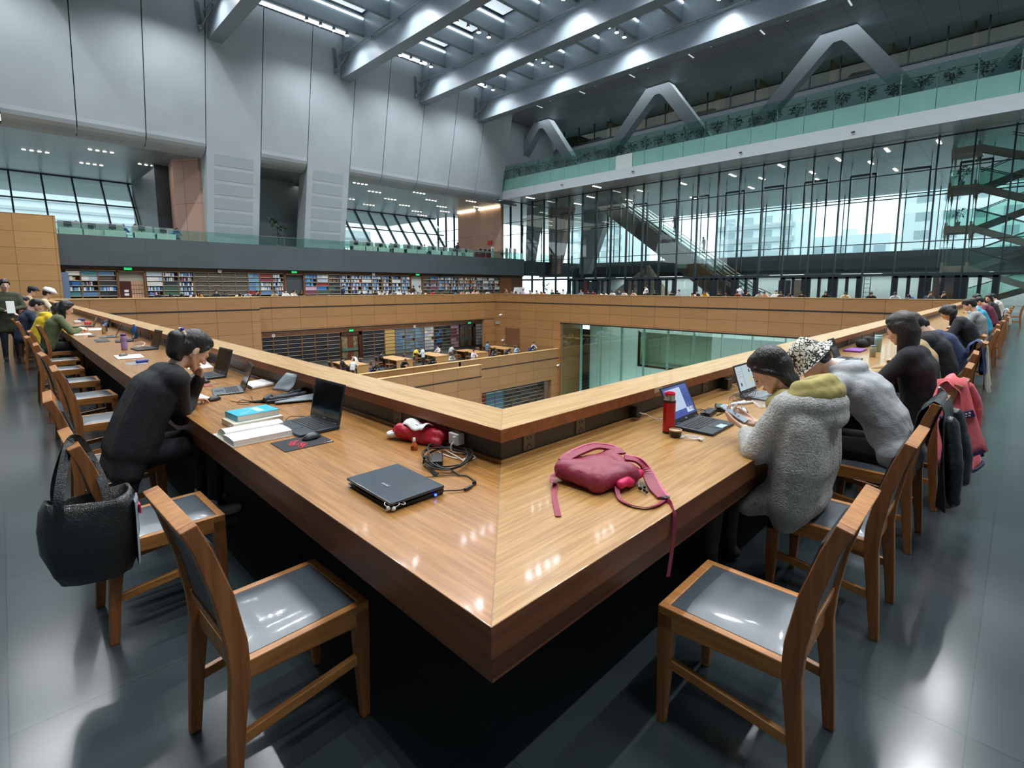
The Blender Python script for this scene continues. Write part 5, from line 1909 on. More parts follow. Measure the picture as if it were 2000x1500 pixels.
# ================================================================== readers across the well
HC = ['first', 'second', 'third']
left = [(6.46, 'read', '#2a3348', 'dark navy'), (7.32, 'down', '#20283a', 'navy'), (7.76, 'down', '#1c1d20', 'black'), (8.51, 'down', '#c9c6c2', 'pale grey'), (8.91, 'long', '#c08a2c', 'mustard'), (9.99, 'up', '#17181b', 'black'),
        (10.51, 'read', '#3a3d42', 'charcoal'), (11.35, 'down', '#cfc4b0', 'cream'), (11.94, 'read', '#9db0c6', 'light blue'), (12.6, 'side', '#23262b', 'black'), (13.93, 'read', '#b3a78a', 'beige'), (14.78, 'up', '#d4d2cc', 'white'),
        (15.32, 'side', '#dad8d2', 'white'), (15.9, 'long', '#1b1c1f', 'black'), (21.0, 'down', '#1b1c20', 'black'), (21.7, 'read', '#2c4a8a', 'royal blue'), (22.4, 'long', '#1f2023', 'black'), (23.0, 'read', '#e0deda', 'white'),
        (23.7, 'down', '#c8ccd4', 'pale grey'), (24.2, 'read', '#6f8596', 'slate blue'), (25.0, 'up', '#ddd8d8', 'white'), (25.9, 'read', '#e4e0dc', 'white'), (26.5, 'long', '#d8d4d0', 'pale grey'), (27.83, 'down', '#cdb78f', 'tan'),
        (28.61, 'read', '#c22a3a', 'red'), (29.9, 'long', '#6b5a50', 'brown'), (30.79, 'read', '#26272b', 'black'), (31.37, 'down', '#2f6ab5', 'bright blue'), (32.23, 'read', '#df9aa4', 'pink'), (33.04, 'read', '#dfe0d8', 'white'),
        (33.86, 'up', '#e0a0ac', 'pink'), (34.4, 'side', '#cbb89c', 'beige'), (35.8, 'read', '#e6e2dd', 'white'), (36.46, 'long', '#3a3238', 'dark brown')]
for i, (x, k, c, cn) in enumerate(left):
    far_person(k, (x + R_.uniform(-.05, .05), 39.55, 0), -pi / 2 + R_.uniform(-.2, .2), c, 'small reader in %s, %s from left at the desk before the bookcases' % (cn, (NUM + ['33rd', '34th', '35th'])[i]), 'readers before the bookcases')
far_person('stand', (20.15, 40.8, 0), -pi / 2 + .8, '#202a44', 'standing reader in navy leaning between the bookcases and desk', None)
far_person('stand', (35.2, 41.4, 0), 1.2, '#25282c', 'standing person in black facing the right bookcases', None)
far_person('stand', (28.9, 43.1, 0), -1.4, '#3a2220', 'person in dark red standing in the bright doorway', None)
far_person('stand', (29.7, 43.2, 0), -1.4, '#c8c4bd', 'person in pale top standing in the bright doorway', None)
far_person('side', (41.5, 42.2, .2), 2.6, '#b3946c', 'person in tan at the oak panel left of the walnut slats', None)
right = [(36.9, 'read', '#8d7b80', 'mauve'), (36.0, 'down', '#dedad6', 'white'), (35.42, 'up', '#c8b4d0', 'lavender'), (34.2, 'read', '#e2dfd8', 'white'), (33.3, 'read', '#d8d5d0', 'pale grey'), (32.62, 'down', '#e0745a', 'orange'), (31.4, 'side', '#17191c', 'black'),
         (30.6, 'read', '#1b1c1f', 'black'), (30.1, 'up', '#e8e6e2', 'white'), (29.4, 'down', '#26282c', 'black'), (27.97, 'up', '#7f858c', 'grey'), (27.0, 'read', '#2c2a30', 'charcoal'), (26.47, 'read', '#6e2434', 'maroon'), (25.8, 'down', '#e4e2de', 'white'),
         (25.2, 'down', '#dfdcd6', 'white'), (24.5, 'read', '#e8e5e0', 'white'), (23.9, 'up', '#2a3850', 'dark blue'), (23.3, 'read', '#e3e0da', 'white'), (22.31, 'read', '#d2b9a8', 'beige'), (21.2, 'side', '#141618', 'black'), (20.3, 'long', '#18191c', 'black'),
         (18.9, 'read', '#1d1f24', 'black'), (18.4, 'up', '#9aa0aa', 'grey'), (17.2, 'down', '#d6d4d2', 'pale grey'), (16.9, 'side', '#16181b', 'black'), (16.2, 'long', '#d6a724', 'yellow'), (15.1, 'read', '#1f2227', 'black'), (14.6, 'down', '#1a1a1d', 'black'),
         (13.75, 'read', '#7a3a2c', 'rust'), (13.1, 'side', '#17181b', 'black'), (12.3, 'read', '#b5b4a4', 'beige'), (11.85, 'read', '#dca98c', 'peach'), (11.2, 'up', '#dcd9d2', 'white'), (10.8, 'read', '#4a3f44', 'dark brown'), (10.3, 'down', '#6c7076', 'grey'),
         (9.5, 'read', '#15171a', 'black'), (8.2, 'long', '#1b1c1e', 'black'), (7.07, 'read', '#c8b795', 'beige'), (5.75, 'read', '#1d2320', 'dark green'), (4.5, 'read', '#b4cbd6', 'light blue'), (3.75, 'down', '#2350a8', 'blue'), (3.0, 'side', '#3e4654', 'slate'), (2.45, 'side', '#17181b', 'black')]
for i, (y, k, c, cn) in enumerate(right):
    far_person(k, (37.2, y + R_.uniform(-.05, .05), 0), pi + R_.uniform(-.2, .2), c, 'small reader in %s, %s from left at the desk before the doors' % (cn, (NUM + ['%dth' % q for q in range(33, 50)])[i]), 'readers before the glass doors')
far_person('stand', (37.9, 21.7, 0), pi - .6, '#dfe0de', 'person in white standing behind the readers near the sculpture', None)
far_person('stand', (37.8, 14.0, 0), -.3, '#b9c0bf', 'person in pale grey standing behind the readers below the escalator', None)
far_person('stand', (53.0, 23.8, 5.2), pi / 2, '#26292c', 'dark figure riding the escalator', None)
far_person('stand', (52.9, 27.2, 7.7), pi / 2, '#2c2a28', 'second dark figure higher on the escalator', None)
# readers of the lower gallery
low = [(16.75, 34.7, 0, 'up', '#1d2028', 'black', 1), (17.1, 33.7, 40, 'read', '#c4c4c2', 'pale grey', 1), (18.9, 36.4, 180, 'read', '#e8e8e6', 'white', 1), (17.6, 31.6, -90, 'down', '#1d2440', 'navy', 1), (20.1, 31.6, -90, 'read', '#17181b', 'black', 1),
       (22.6, 31.6, -90, 'down', '#1c1e22', 'charcoal', 1), (24.5, 31.5, -90, 'read', '#a9b4b0', 'sage grey', 1), (26.9, 31.5, -90, 'up', '#e0d4d6', 'pale pink', 1), (29.2, 31.5, -90, 'long', '#4c5258', 'grey', 1), (31.0, 31.7, -90, 'down', '#1f2a44', 'dark blue', 1),
       (32.0, 31.5, -90, 'read', '#9fc0dc', 'light blue', 1), (34.0, 31.6, -90, 'down', '#2c3a7a', 'blue', 1), (26.9, 36.2, 180, 'up', '#d8d8d2', 'off white', 1), (24.5, 36.6, 0, 'read', '#d9c23c', 'yellow', 1), (28.0, 36.0, 0, 'read', '#b8bcc0', 'grey', 1),
       (32.0, 35.4, 0, 'up', '#5f7f9c', 'steel blue', 1), (34.9, 32.0, -100, 'up', '#b8bfca', 'pale grey blue', 1), (20.8, 36.5, 0, 'down', '#17191c', 'black', 1)]
for i, (x, y, a, k, c, cn, _) in enumerate(low):
    far_person(k, (x, y, -5.0), math.radians(a), c, 'reader in %s in the lower gallery, %s listed along its tables' % (cn, NUM[i]) if False else 'small reader in %s at the lower gallery tables' % cn, 'readers in the lower gallery')
far_person('stand', (23.4, 33.7, -5), math.radians(120), '#cfd8da', 'person in white with dark cap bending at a lower gallery table', None)
for x, k, c, lb in ((5.9, 'read', '#2c3c9c', 'reader in royal blue at the left upper desks'), (6.6, 'up', '#e0e0e0', 'reader in white at the left upper desks'), (9.2, 'long', '#2f6f9c', 'reader in teal blue at the end of the left upper desks'),
                    (3.3, 'read', '#4a4a4a', 'reader in grey at the leftmost upper desk'), (24.3, 'read', '#5b4436', 'reader in brown before the leaning windows'), (25.7, 'up', '#d8b9a0', 'reader in peach before the leaning windows'), (28.0, 'read', '#e6e8e4', 'reader in white before the leaning windows'),
                    (32.2, 'up', '#a5c0cc', 'reader in pale blue before the leaning windows')):
    far_person(k, (x, 45.9 if k != 'up' else 45.7, 4.8), -pi / 2, c, lb, None)
far_person('stand', (35.6, 44.2, 4.8), 0, '#20242a', 'standing figure in black on the upper floor near the salmon wall', None)

# ================================================================== people at the near desks
def person(loc, rz, label, fg, hair, hairm, topm, topkw=None, voxel=.010, hands=None, trous='#1f2126', shoes=None, extra_top=None, hair_extra=None, face=True,
           drop=.2, skin=None, tg=.012, hem=None, disp=.006, cuff=.96, hair_kw=None, lighthair=False):
    p = mobj('person', fg.body(voxel, hands), skin or skin_p)
    p.location = loc
    p.rotation_euler = (0, 0, rz)
    tag(p, label, 'person')
    if hair:
        h = MB()
        hair_shape(h, fg.H, hair, fg.k, drop)
        if hair_extra: hair_extra(h, fg)
        mobj('hair', grow(h, max(.007, voxel), 3, .003, .02), hairm, p)
    t = MB()
    fg.torso(t, tg)
    fg.arms(t, tg + .003, cuff)
    if hem:
        for sg in (-1, -.5, 0, .5, 1):
            t.cap2(fg.P + Vector((0, sg * .09, 0)), fg.P + Vector((hem[0], sg * .11, hem[1])), .115 + tg, .11, 12)
    if extra_top: extra_top(t, fg)
    mobj('top', grow(t, max(.009, voxel), 14 if voxel > .006 else 10, disp, .07), topm, p)
    l = MB()
    fg.legs(l, .006)
    mobj('trousers', grow(l, .014, 4, .004, .08), colmat(trous), p)
    for sd in (1, -1):
        s = MB()
        fg.feet(s, (sd,))
        mobj('shoe', grow(s, .012, 3), shoes or shoe_d, p)
    if face: face_parts(fg.H, fg.k, p)
    return p


# ---- woman in the black suit, left desk
wool_k = cloth('black_wool', '#16171b', noise=.25, nscale=60)
F1 = Figure(l1=12, l2=40, hp=42, hy=6, lh=(.40, .06, .95), rh=(.365, .13, .80), k=1.0, elbow=(-.35, .45, -.8), knee=.38)
def pony(h, f):
    def P(x, y, z): return f.H @ Vector((x * f.k, y * f.k, z * f.k))
    a = P(-.118, 0, .045)
    h.cap2(P(-.09, 0, .045), a, .045, .030)
    b = a + Vector((-.045, -.02, -.02)); c = b + Vector((-.012, -.01, -.085)); d = c + Vector((.018, 0, -.065))
    h.cap2(a, b, .036, .052).cap2(b, c, .054, .058).cap2(c, d, .054, .022)
def suit(t, f):
    for sg in (-1, -.7, -.35, 0, .35, .7, 1):            # long coat spread over and behind the seat
        t.cap2(f.P + Vector((-.03, sg * .11, .06)), f.P + Vector((-.09, sg * .16, -.10)), .11, .085, 12)
        t.cap2(f.P + Vector((-.09, sg * .16, -.10)), f.P + Vector((-.08, sg * .175, -.20)), .075, .04, 12)
    for sg in (-1, -.5, 0, .5, 1):
        t.cap2(f.Ch + Vector((-.01, sg * .10, 0)), f.W + Vector((-.015, sg * .105, 0)), .122, .122, 12)
        t.cap2(f.W + Vector((-.015, sg * .105, 0)), f.P + Vector((-.045, sg * .125, .02)), .122, .118, 12)
    for sd in (1, -1): t.cap2(f.sh[sd], f.el[sd], .064, .056, 12)
    t.cap2(f.N + Vector((-.02, -.05, .0)), f.N + Vector((-.02, .05, 0)), .05, .05)
p1 = person((-.255, 3.06, 0), math.radians(3), 'woman in a black suit with ponytail hunched over papers, left desk', F1, 'pony', hair_m, wool_k, voxel=.0048,
            hands={-1: dict(f=(.86, .50, -.18), n=(0, 0, 1), curl=(24, 28, 18), thumb=30), 1: dict(f=(-.05, -.25, 1), n=(.8, .3, .2), curl=(45, 55, 30), thumb=30)},
            extra_top=suit, hair_extra=pony, shoes=shoe_w, disp=.004, tg=.014)
def P_(x, y, z): return F1.H @ Vector((x, y, z))
tb = MB()
n = 14
rg = []
c0 = P_(-.118, 0, .045); ax = Vector((-.9, 0, -.35)).normalized(); u, w = basis(ax)
for i in range(n + 1):
    a = 2 * pi * i / n
    tb.ell(c0 + u * .036 * math.cos(a) + w * .036 * math.sin(a), (.013, .013, .013), None, 8, 6)
tb.build('hair_tie', mat('peach_hair_tie', '#d9b8a0', rough=.8), p1, smooth=True)
MB().ell(c0 + Vector((-.01, -.03, .035)), (.012, .012, .012)).build('hair_bead', mat('blue_bead', '#2a3aa8', rough=.3), p1, smooth=True)

# ---- woman in the grey fleece jacket, right desk
fleece = cloth('grey_fleece', '#b4b6b2', noise=.22, nscale=70, bump=1.0, bscale=130, sheen=.2)
F2 = Figure(l1=-2, l2=16, hp=42, hy=8, lh=(.29, .02, .832), rh=(.275, -.10, .838), k=.92, elbow=(0, .6, -.8), knee=.40, neckfwd=20)
def fl_top(t, f):
    for sg in (-1, -.5, 0, .5, 1):
        t.cap2(f.Ch + Vector((-.005, sg * .11, 0)), f.W + Vector((.005, sg * .125, .0)), .130, .130, 12)
        t.cap2(f.W + Vector((.005, sg * .125, .0)), f.P + Vector((.02, sg * .14, -.03)), .130, .110, 12)
        t.cap2(f.P + Vector((.02, sg * .14, -.03)), f.P + Vector((.03, sg * .15, -.10)), .110, .07, 12)
        t.cap2(f.P + Vector((.08, sg * .14, -.0)), f.P + Vector((.20, sg * .17, -.08)), .09, .05, 12)
    for a in range(-150, 151, 20):                       # thick hood lying on the shoulders
        q = math.radians(a)
        c = f.N + Vector((-.055 - .105 * math.cos(q) + (.02 if abs(a) > 110 else 0), .135 * math.sin(q), -.03 + .01 * math.cos(q) - (.05 if abs(a) > 100 else 0)))
        t.ell(c, (.066, .066, .062), None, 10, 8)
        if abs(a) < 100: t.ell(c + Vector((-.02 * math.cos(q), 0, -.06)), (.05, .06, .06), None, 10, 8)
    for sd in (1, -1):
        t.ell(f.el[sd], (.068, .068, .062), None, 12, 8)
        t.cap2(f.sh[sd], f.el[sd], .074, .068, 12).cap2(f.el[sd], f.el[sd].lerp(f.wr[sd], .72), .066, .05, 12)
p2 = person((1.99, -.155, 0), pi / 2, 'woman in fuzzy grey fleece with khaki hood looking at her phone, right desk', F2, 'tucked', hair_m, fleece, voxel=.0048, drop=.06,
            hands={1: dict(f=(.85, -.35, .22), n=(.1, .35, -1), curl=(32, 38, 22), thumb=28), -1: dict(f=(.85, .40, .22), n=(.1, -.55, -.8), curl=(36, 42, 25), thumb=24)},
            extra_top=fl_top, trous='#45413a', shoes=shoe_d, disp=.007, tg=.016, cuff=.80)
hd = MB()
for a in range(-160, 161, 16):
    q = math.radians(a)
    c = F2.N + Vector((-.045 - .088 * math.cos(q) + (.02 if abs(a) > 120 else 0), .104 * math.sin(q), .045 + .03 * math.cos(q) - (.035 if abs(a) > 110 else 0)))
    hd.ell(c, (.046, .046, .044), None, 10, 8)
    hd.ell(c + Vector((-.03 * math.cos(q), .022 * math.sin(q), -.04)), (.048, .048, .05), None, 10, 8)
mobj('hood', grow(hd, .009, 3, .010, .05), cloth('khaki_hood', '#a89a5e', bump=.15), p2)
nl_ = MB()
for sd in (1, -1):
    pass
# phone held in both hands (a thing of its own)
ph = empty('mobile_phone', (2.015, .215, .892), math.radians(122), 'pale silver mobile phone held in the fleece jacket woman\'s hands', 'phone')
ph.rotation_euler = (math.radians(28), math.radians(0), math.radians(6))
MB().box(-.037, .037, -.076, .076, -.004, .0035).build('phone_body', mat('phone_silver', '#aeb6bd', rough=.3, metal=.3), ph, bevel=.003)
MB().box(-.034, .034, -.068, .068, .0035, .0042).build('phone_screen', mat('phone_screen', '#8fa0ad', rough=.15, emit='#9fb4c4', estr=.25), ph)
MB().box(-.03, -.012, -.07, -.05, -.0055, -.004).build('camera_bump', mon, ph)

# ---- person asleep under the patterned bucket hat
marl = cloth('grey_marl', '#a9abad', noise=.10, nscale=120, bump=.25)
F3 = Figure(l1=20, l2=56, hp=58, hy=16, lh=(.50, .22, .79), rh=(.46, -.20, .79), k=1.04, elbow=(0, 1, -.1), knee=.40)
def hood3(t, f):
    for a in range(-120, 121, 24):
        q = math.radians(a)
        c = f.N + Vector((-.03 - .07 * math.cos(q), .115 * math.sin(q), .045 + .015 * math.cos(q)))
        t.ell(c, (.058, .055, .048), None, 10, 8)
    t.cap2(f.P + Vector((-.02, -.1, .0)), f.P + Vector((-.02, .1, 0)), .135, .135)
    t.cap2(f.Ch + Vector((-.05, -.07, -.02)), f.Ch + Vector((-.05, .07, -.02)), .12, .12)
p3 = person((3.20, -.36, 0), math.radians(92), 'person in grey hoodie slumped on the desk under a black and white bucket hat', F3, 'short', hair_m, marl, voxel=.008, extra_top=hood3, trous='#121316', disp=.010)
hat_m = mat('hat_leaves', '#e2e0d4', rough=.8)
nt = hat_m.node_tree
vo = nt.nodes.new('ShaderNodeTexVoronoi'); vo.feature = 'DISTANCE_TO_EDGE'; vo.inputs['Scale'].default_value = 34
tcn = nt.nodes.new('ShaderNodeTexCoord'); 
nzw = nt.nodes.new('ShaderNodeTexNoise'); nzw.inputs['Scale'].default_value = 18; nt.links.new(tcn.outputs['Object'], nzw.inputs['Vector'])
mxw = nt.nodes.new('ShaderNodeMixRGB'); mxw.inputs[0].default_value = .09; nt.links.new(tcn.outputs['Object'], mxw.inputs[1]); nt.links.new(nzw.outputs['Color'], mxw.inputs[2])
nt.links.new(mxw.outputs[0], vo.inputs['Vector'])
crn = nt.nodes.new('ShaderNodeValToRGB'); crn.color_ramp.interpolation = 'CONSTANT'
crn.color_ramp.elements[0].color = lin('#15161c'); crn.color_ramp.elements[1].position = .11; crn.color_ramp.elements[1].color = lin('#e4e2d2')
nz = nt.nodes.new('ShaderNodeTexNoise'); nz.inputs['Scale'].default_value = 9; nt.links.new(tcn.outputs['Object'], nz.inputs['Vector'])
mxn = nt.nodes.new('ShaderNodeMath'); mxn.operation = 'MULTIPLY'; nt.links.new(vo.outputs['Distance'], mxn.inputs[0]); nt.links.new(nz.outputs[0], mxn.inputs[1])
mm_ = nt.nodes.new('ShaderNodeMath'); mm_.operation = 'MULTIPLY'; mm_.inputs[1].default_value = 2.2; nt.links.new(mxn.outputs[0], mm_.inputs[0])
nt.links.new(mm_.outputs[0], crn.inputs[0]); nt.links.new(crn.outputs[0], nt.nodes['Principled BSDF'].inputs['Base Color'])
hb = MB()
prof = [(.165, -.03), (.160, -.028), (.112, .035), (.104, .10), (.085, .135), (.02, .145), (.0005, .145)]
rings = [[tuple(F3.H @ Vector((r * math.cos(2 * pi * k / 24) * (1.02 + .03 * math.sin(3 * 2 * pi * k / 24) * (r > .13)) - .01, r * .92 * math.sin(2 * pi * k / 24), z + .02 + (.012 * math.sin(2 * pi * k / 12) if r > .13 else 0)))) for k in range(24)] for r, z in prof]
hb.loft(rings, cap=False)
hb.build('bucket_hat', hat_m, p3, smooth=True)

# ---- the rest of the right-hand desk
def seat_R(x, y=-.27, a=90): return (x, y, 0), math.radians(a)
def sitter(x, label, hair, hm, col, side, l1=12, l2=35, hp=40, hy=0, k=1., drop=.2, y=None, a=0, trous='#1f2126', lh=(.42, .13, .79), rh=(.42, -.13, .79), **kw):
    f = Figure(l1=l1, l2=l2, hp=hp, hy=hy, lh=lh, rh=rh, k=k, elbow=(.0, .8, -.6), knee=.40)
    if side == 'R': loc, rz = (x, -.27 if y is None else y, 0), math.radians(90 + a)
    else: loc, rz = (-.27 if y is None else y, x, 0), math.radians(a)
    m = cloth('cloth_' + col.lstrip('#') + '_n', col) if isinstance(col, str) else col
    return person(loc, rz, label, f, hair, hm, m, voxel=.011, drop=drop, trous=trous, **kw)
sitter(4.25, 'woman with straight black shoulder-length hair in a black top, right desk', 'long', hair_b, '#17171b', 'R', l1=2, l2=16, hp=26, hy=-12, drop=.19, a=-4, y=-.36)
sitter(4.95, 'short haired reader in a beige jacket behind the black haired woman', 'short', hair_m, '#b49a6c', 'R', l1=6, l2=20, hp=30, y=-.32)
sitter(6.15, 'reader in a thick black coat bending low over the right desk', 'short', hair_m, '#15171a', 'R', l1=12, l2=30, hp=48, hy=-10, y=-.36, tg=.028)
sitter(7.6, 'man in a navy pullover slumped forward at the right desk', 'short', hair_m, '#2a3554', 'R', l1=22, l2=50, hp=58, hy=-25, y=-.40)
def clipx(h, f): h.ell(f.H @ Vector((-.11, 0, .02)), (.05, .05, .05))
pc = sitter(10.4, 'woman with a hair clip and black coat, right desk', 'long', hair_m, '#19191d', 'R', l1=14, l2=36, hp=50, y=-.36, hair_extra=clipx, tg=.022)
sitter(12.7, 'man in a light grey jacket, right desk before the turquoise one', 'short', hair_m, '#8f9290', 'R', l1=6, l2=20, hp=30, y=-.34)
puff = cloth('turquoise_puffer', '#2a93b0', noise=.1, nscale=8, rough=.5, bump=.1)
sitter(15.9, 'reader in a turquoise quilted jacket, right desk', 'short', hair_m, puff, 'R', l1=16, l2=38, hp=35, y=-.3, tg=.03)
sitter(19.4, 'reader in a maroon top beyond the turquoise jacket', 'short', hair_m, '#6b3040', 'R', l1=14, l2=36, hp=42, y=-.32)
sitter(21.2, 'reader in pale blue and white far along the right desk', 'short', hair_m, '#a9bccb', 'R', l1=8, l2=24, hp=20, y=-.05)
sitter(22.9, 'pale faced reader in a dark coat far along the right desk', 'bob', hair_m, '#2b2d31', 'R', l1=12, l2=32, hp=20, hy=60, y=-.3, drop=.1)
sitter(25.6, 'person with a white hood turned away, far along the right desk', 'short', hair_m, '#c9c5be', 'R', l1=12, l2=30, hp=30, y=-.35)

# ---- the left-hand desk
sitter(11.25, 'woman in an olive sweater with long black hair writing at the left desk', 'long', hair_m, '#59603f', 'L', l1=10, l2=30, hp=26, y=-.26, drop=.16, trous='#1b1b1d', lh=(.45, .10, .84), rh=(.44, -.10, .82))
yh = cloth('yellow_hoodie', '#d3b21c', bump=.2)
def hoody(t, f):
    for a in range(-120, 121, 24):
        q = math.radians(a)
        t.ell(f.N + Vector((-.05 - .06 * math.cos(q), .11 * math.sin(q), .02)), (.05, .05, .05), None, 10, 8)
sitter(12.45, 'person in a bright yellow hoodie beside the olive sweater woman', 'long', hair_m, yh, 'L', l1=14, l2=38, hp=48, y=-.38, drop=.12, extra_top=hoody)
sitter(13.7, 'man in a navy sweater with short black hair at the left desk', 'short', hair_m, '#222c42', 'L', l1=10, l2=28, hp=32, y=-.55)
sitter(15.1, 'reader in a dark navy coat behind the navy sweater man', 'short', hair_m, '#191d2a', 'L', l1=14, l2=34, hp=35, y=-.58)
sitter(16.6, 'reader in a red jacket behind the navy coat at the left desk', 'short', hair_m, '#a83444', 'L', l1=8, l2=24, hp=16, hy=20, y=-.62)
def stander(loc, rz, label, hair, col, k=.92, **kw):
    f = Figure(standing=True, l1=8, l2=20, hp=kw.pop('hp', 20), lh=kw.pop('lh', (.34, .10, 1.10)), rh=kw.pop('rh', (.34, -.10, 1.12)), k=k)
    return person(loc, rz, label, f, hair, hair_m, cloth('cloth_' + col.lstrip('#') + '_n', col), voxel=.012, **kw)
pb_ = stander((-.35, 18.6, 0), 0, 'person in beige coat and dark flat cap standing at the left desk', 'short', '#c0a287')
f_ = Figure(standing=True, l1=8, l2=20, hp=20, k=.92)
MB().loft([[tuple(f_.H @ Vector((r * math.cos(q) + o, r * .85 * math.sin(q), z))) for q in (2 * pi * i / 16 for i in range(16))] for r, z, o in ((.135, .045, .02), (.125, .09, .0), (.08, .135, -.01), (.005, .14, -.01))]).build('flat_cap', colmat('#2b2b33'), pb_, smooth=True)
pw = stander((-.20, 15.0, 0), 0, 'person in cream with a white cap standing at the left desk', 'short', '#cdbf9f', k=.9)
f_ = Figure(standing=True, l1=8, l2=20, hp=20, k=.9)
MB().loft([[tuple(f_.H @ Vector((r * math.cos(q) + o, r * .85 * math.sin(q), z))) for q in (2 * pi * i / 16 for i in range(16))] for r, z, o in ((.14, .04, .03), (.12, .09, .0), (.08, .14, -.01), (.005, .15, -.01))]).build('cap', colmat('#e6e6ec'), pw, smooth=True)
ft = Figure(standing=True, l1=0, l2=4, hp=6, lh=(.24, .05, 1.12), rh=(.26, -.02, 1.05), k=1.0)
def coat(t, f):
    for sg in (-1, -.5, 0, .5, 1): t.cap2(f.P + Vector((0, sg * .09, 0)), f.P + Vector((-.0, sg * .12, -.22)), .12, .11, 12)
pm = person((-.72, 14.6, 0), math.radians(-80), 'standing man in a dark olive jacket holding a white folder in the left aisle', ft, 'short', hair_m, cloth('olive_jacket', '#3c4130'), voxel=.012, extra_top=coat, trous='#1b1e2a')
pf = MB().cbox((0, 0, 0), (.015, .13, .26), Matrix.Translation((-.66, 14.29, 1.16)) @ Matrix.Rotation(math.radians(-80), 4, 'Z') @ Matrix.Rotation(math.radians(-10), 4, 'Y'))
tag(pf.build('folder', paper), 'white folder held against the olive jacket of the standing man', 'folder')

# ================================================================== things on the reading desk
ZD = .7505
k_body = mat('laptop_black', '#1b2125', rough=.38)
k_dark = mat('laptop_slate', '#2a3338', rough=.35, metal=.2)
k_grey = mat('laptop_grey', '#6d7377', rough=.35, metal=.5)
k_key = mat('laptop_key', '#14181b', rough=.5)
k_scr = mat('screen_off', '#0e1316', rough=.12)
k_lid = mat('laptop_lid_blue_black', '#22303a', rough=.25, coat=.3)
cable_k = mat('cable_black', '#121314', rough=.45)
cable_w = mat('cable_white', '#dcdcdb', rough=.45)
plastic_k = mat('plastic_black', '#17191b', rough=.4)
page_m = mat('paper_page', '#e8e8e4', rough=.7)
edge_m = mat('page_edge', '#c9bfae', rough=.8)
ink_m = mat('print_ink', '#8a8d92', rough=.8)


def laptop(x, y, rz, label, w=.36, d=.24, ang=103, body=k_body, keys=k_key, on=None, h=.022, group=None, bezel=k_body, screen_parts=None):
    t = empty('laptop', (x, y, ZD), rz, label, 'laptop', group)
    MB().hexa([(-d / 2, -w / 2, .002), (d / 2, -w / 2, .002), (d / 2, w / 2, .002), (-d / 2, w / 2, .002),
               (-d / 2 + .004, -w / 2 + .002, h * .72), (d / 2, -w / 2 + .002, h), (d / 2, w / 2 - .002, h), (-d / 2 + .004, w / 2 - .002, h * .72)]).build('base', body, t, bevel=.004)
    kb = MB()
    rows, cols = 5, 15
    kw, kd = (w * .84) / cols, (d * .44) / rows
    for r in range(rows):
        for c in range(cols):
            if r == 0 and 4 <= c <= 9 and c > 4: continue
            x0 = -d * .08 + r * kd; y0 = -w * .42 + c * kw
            y1 = y0 + kw * .84 * (1 if not (r == 0 and c == 4) else 6.9)
            zz = h * .72 + (h * .28) * (x0 + d / 2) / d
            kb.box(x0, x0 + kd * .82, y0, y1, zz - .001, zz + .0022)
    kb.build('keyboard', keys, t)
    zz = h * .78
    MB().hexa([(-d * .42, -w * .12, zz - .002), (-d * .14, -w * .12, zz), (-d * .14, w * .12, zz), (-d * .42, w * .12, zz - .002),
               (-d * .42, -w * .12, zz - .0002), (-d * .14, -w * .12, zz + .0022), (-d * .14, w * .12, zz + .0022), (-d * .42, w * .12, zz - .0002)]).build('touchpad', k_dark if body is not k_grey else k_body, t)
    a = math.radians(ang)
    M = Matrix.Translation((d / 2 - .006, 0, h)) @ Matrix.Rotation(-(pi - a) + 0, 4, 'Y') if False else Matrix.Translation((d / 2 - .006, 0, h + .002)) @ Matrix.Rotation(a - pi, 4, 'Y').inverted()
    # lid frame: local x runs up the lid, z is the screen normal towards the user
    ux = Vector((-math.cos(a), 0, math.sin(a))); uz = Vector((-math.sin(a), 0, -math.cos(a))); uy = Vector((0, 1, 0))
    M = Matrix(((ux.x, uy.x, uz.x, d / 2 - .006), (ux.y, uy.y, uz.y, 0), (ux.z, uy.z, uz.z, h + .001), (0, 0, 0, 1)))
    L = d * .985
    lid = MB().hexa([tuple(M @ Vector(p)) for p in ((0, -w / 2, -.007), (L, -w / 2, -.006), (L, w / 2, -.006), (0, w / 2, -.007), (0, -w / 2, 0), (L, -w / 2, 0), (L, w / 2, 0), (0, w / 2, 0))]).build('lid', bezel, t, bevel=.003)
    MB().hexa([tuple(M @ Vector(p)) for p in ((.028, -w / 2 + .014, -.001), (L - .014, -w / 2 + .014, -.001), (L - .014, w / 2 - .014, -.001), (.028, w / 2 - .014, -.001), (.028, -w / 2 + .014, .0008), (L - .014, -w / 2 + .014, .0008), (L - .014, w / 2 - .014, .0008), (.028, w / 2 - .014, .0008))]).build('screen', on or k_scr, t)
    hg = MB()
    for s in (-1, 1): hg.tube([(d / 2 - .004, s * w * .36 - .02, h), (d / 2 - .004, s * w * .36 + .02, h)], .006, 8)
    hg.build('hinge', body, t)
    MB().hexa([tuple(M @ Vector(p)) for p in ((.010, -.014, 0), (.018, -.014, 0), (.018, .014, 0), (.010, .014, 0), (.010, -.014, .0008), (.018, -.014, .0008), (.018, .014, .0008), (.010, .014, .0008))]).build('maker_mark', mat('mark_grey', '#8b9196', rough=.4), t)
    if screen_parts:
        for (u0, u1, v0, v1, c, e) in screen_parts:
            m = mat('screen_' + c.lstrip('#'), c, rough=.2, emit=c, estr=e)
            MB().hexa([tuple(M @ Vector(p)) for p in ((u0, v0, .0008), (u1, v0, .0008), (u1, v1, .0008), (u0, v1, .0008), (u0, v0, .0012), (u1, v0, .0012), (u1, v1, .0012), (u0, v1, .0012))]).build('screen_window', m, t)
    return t


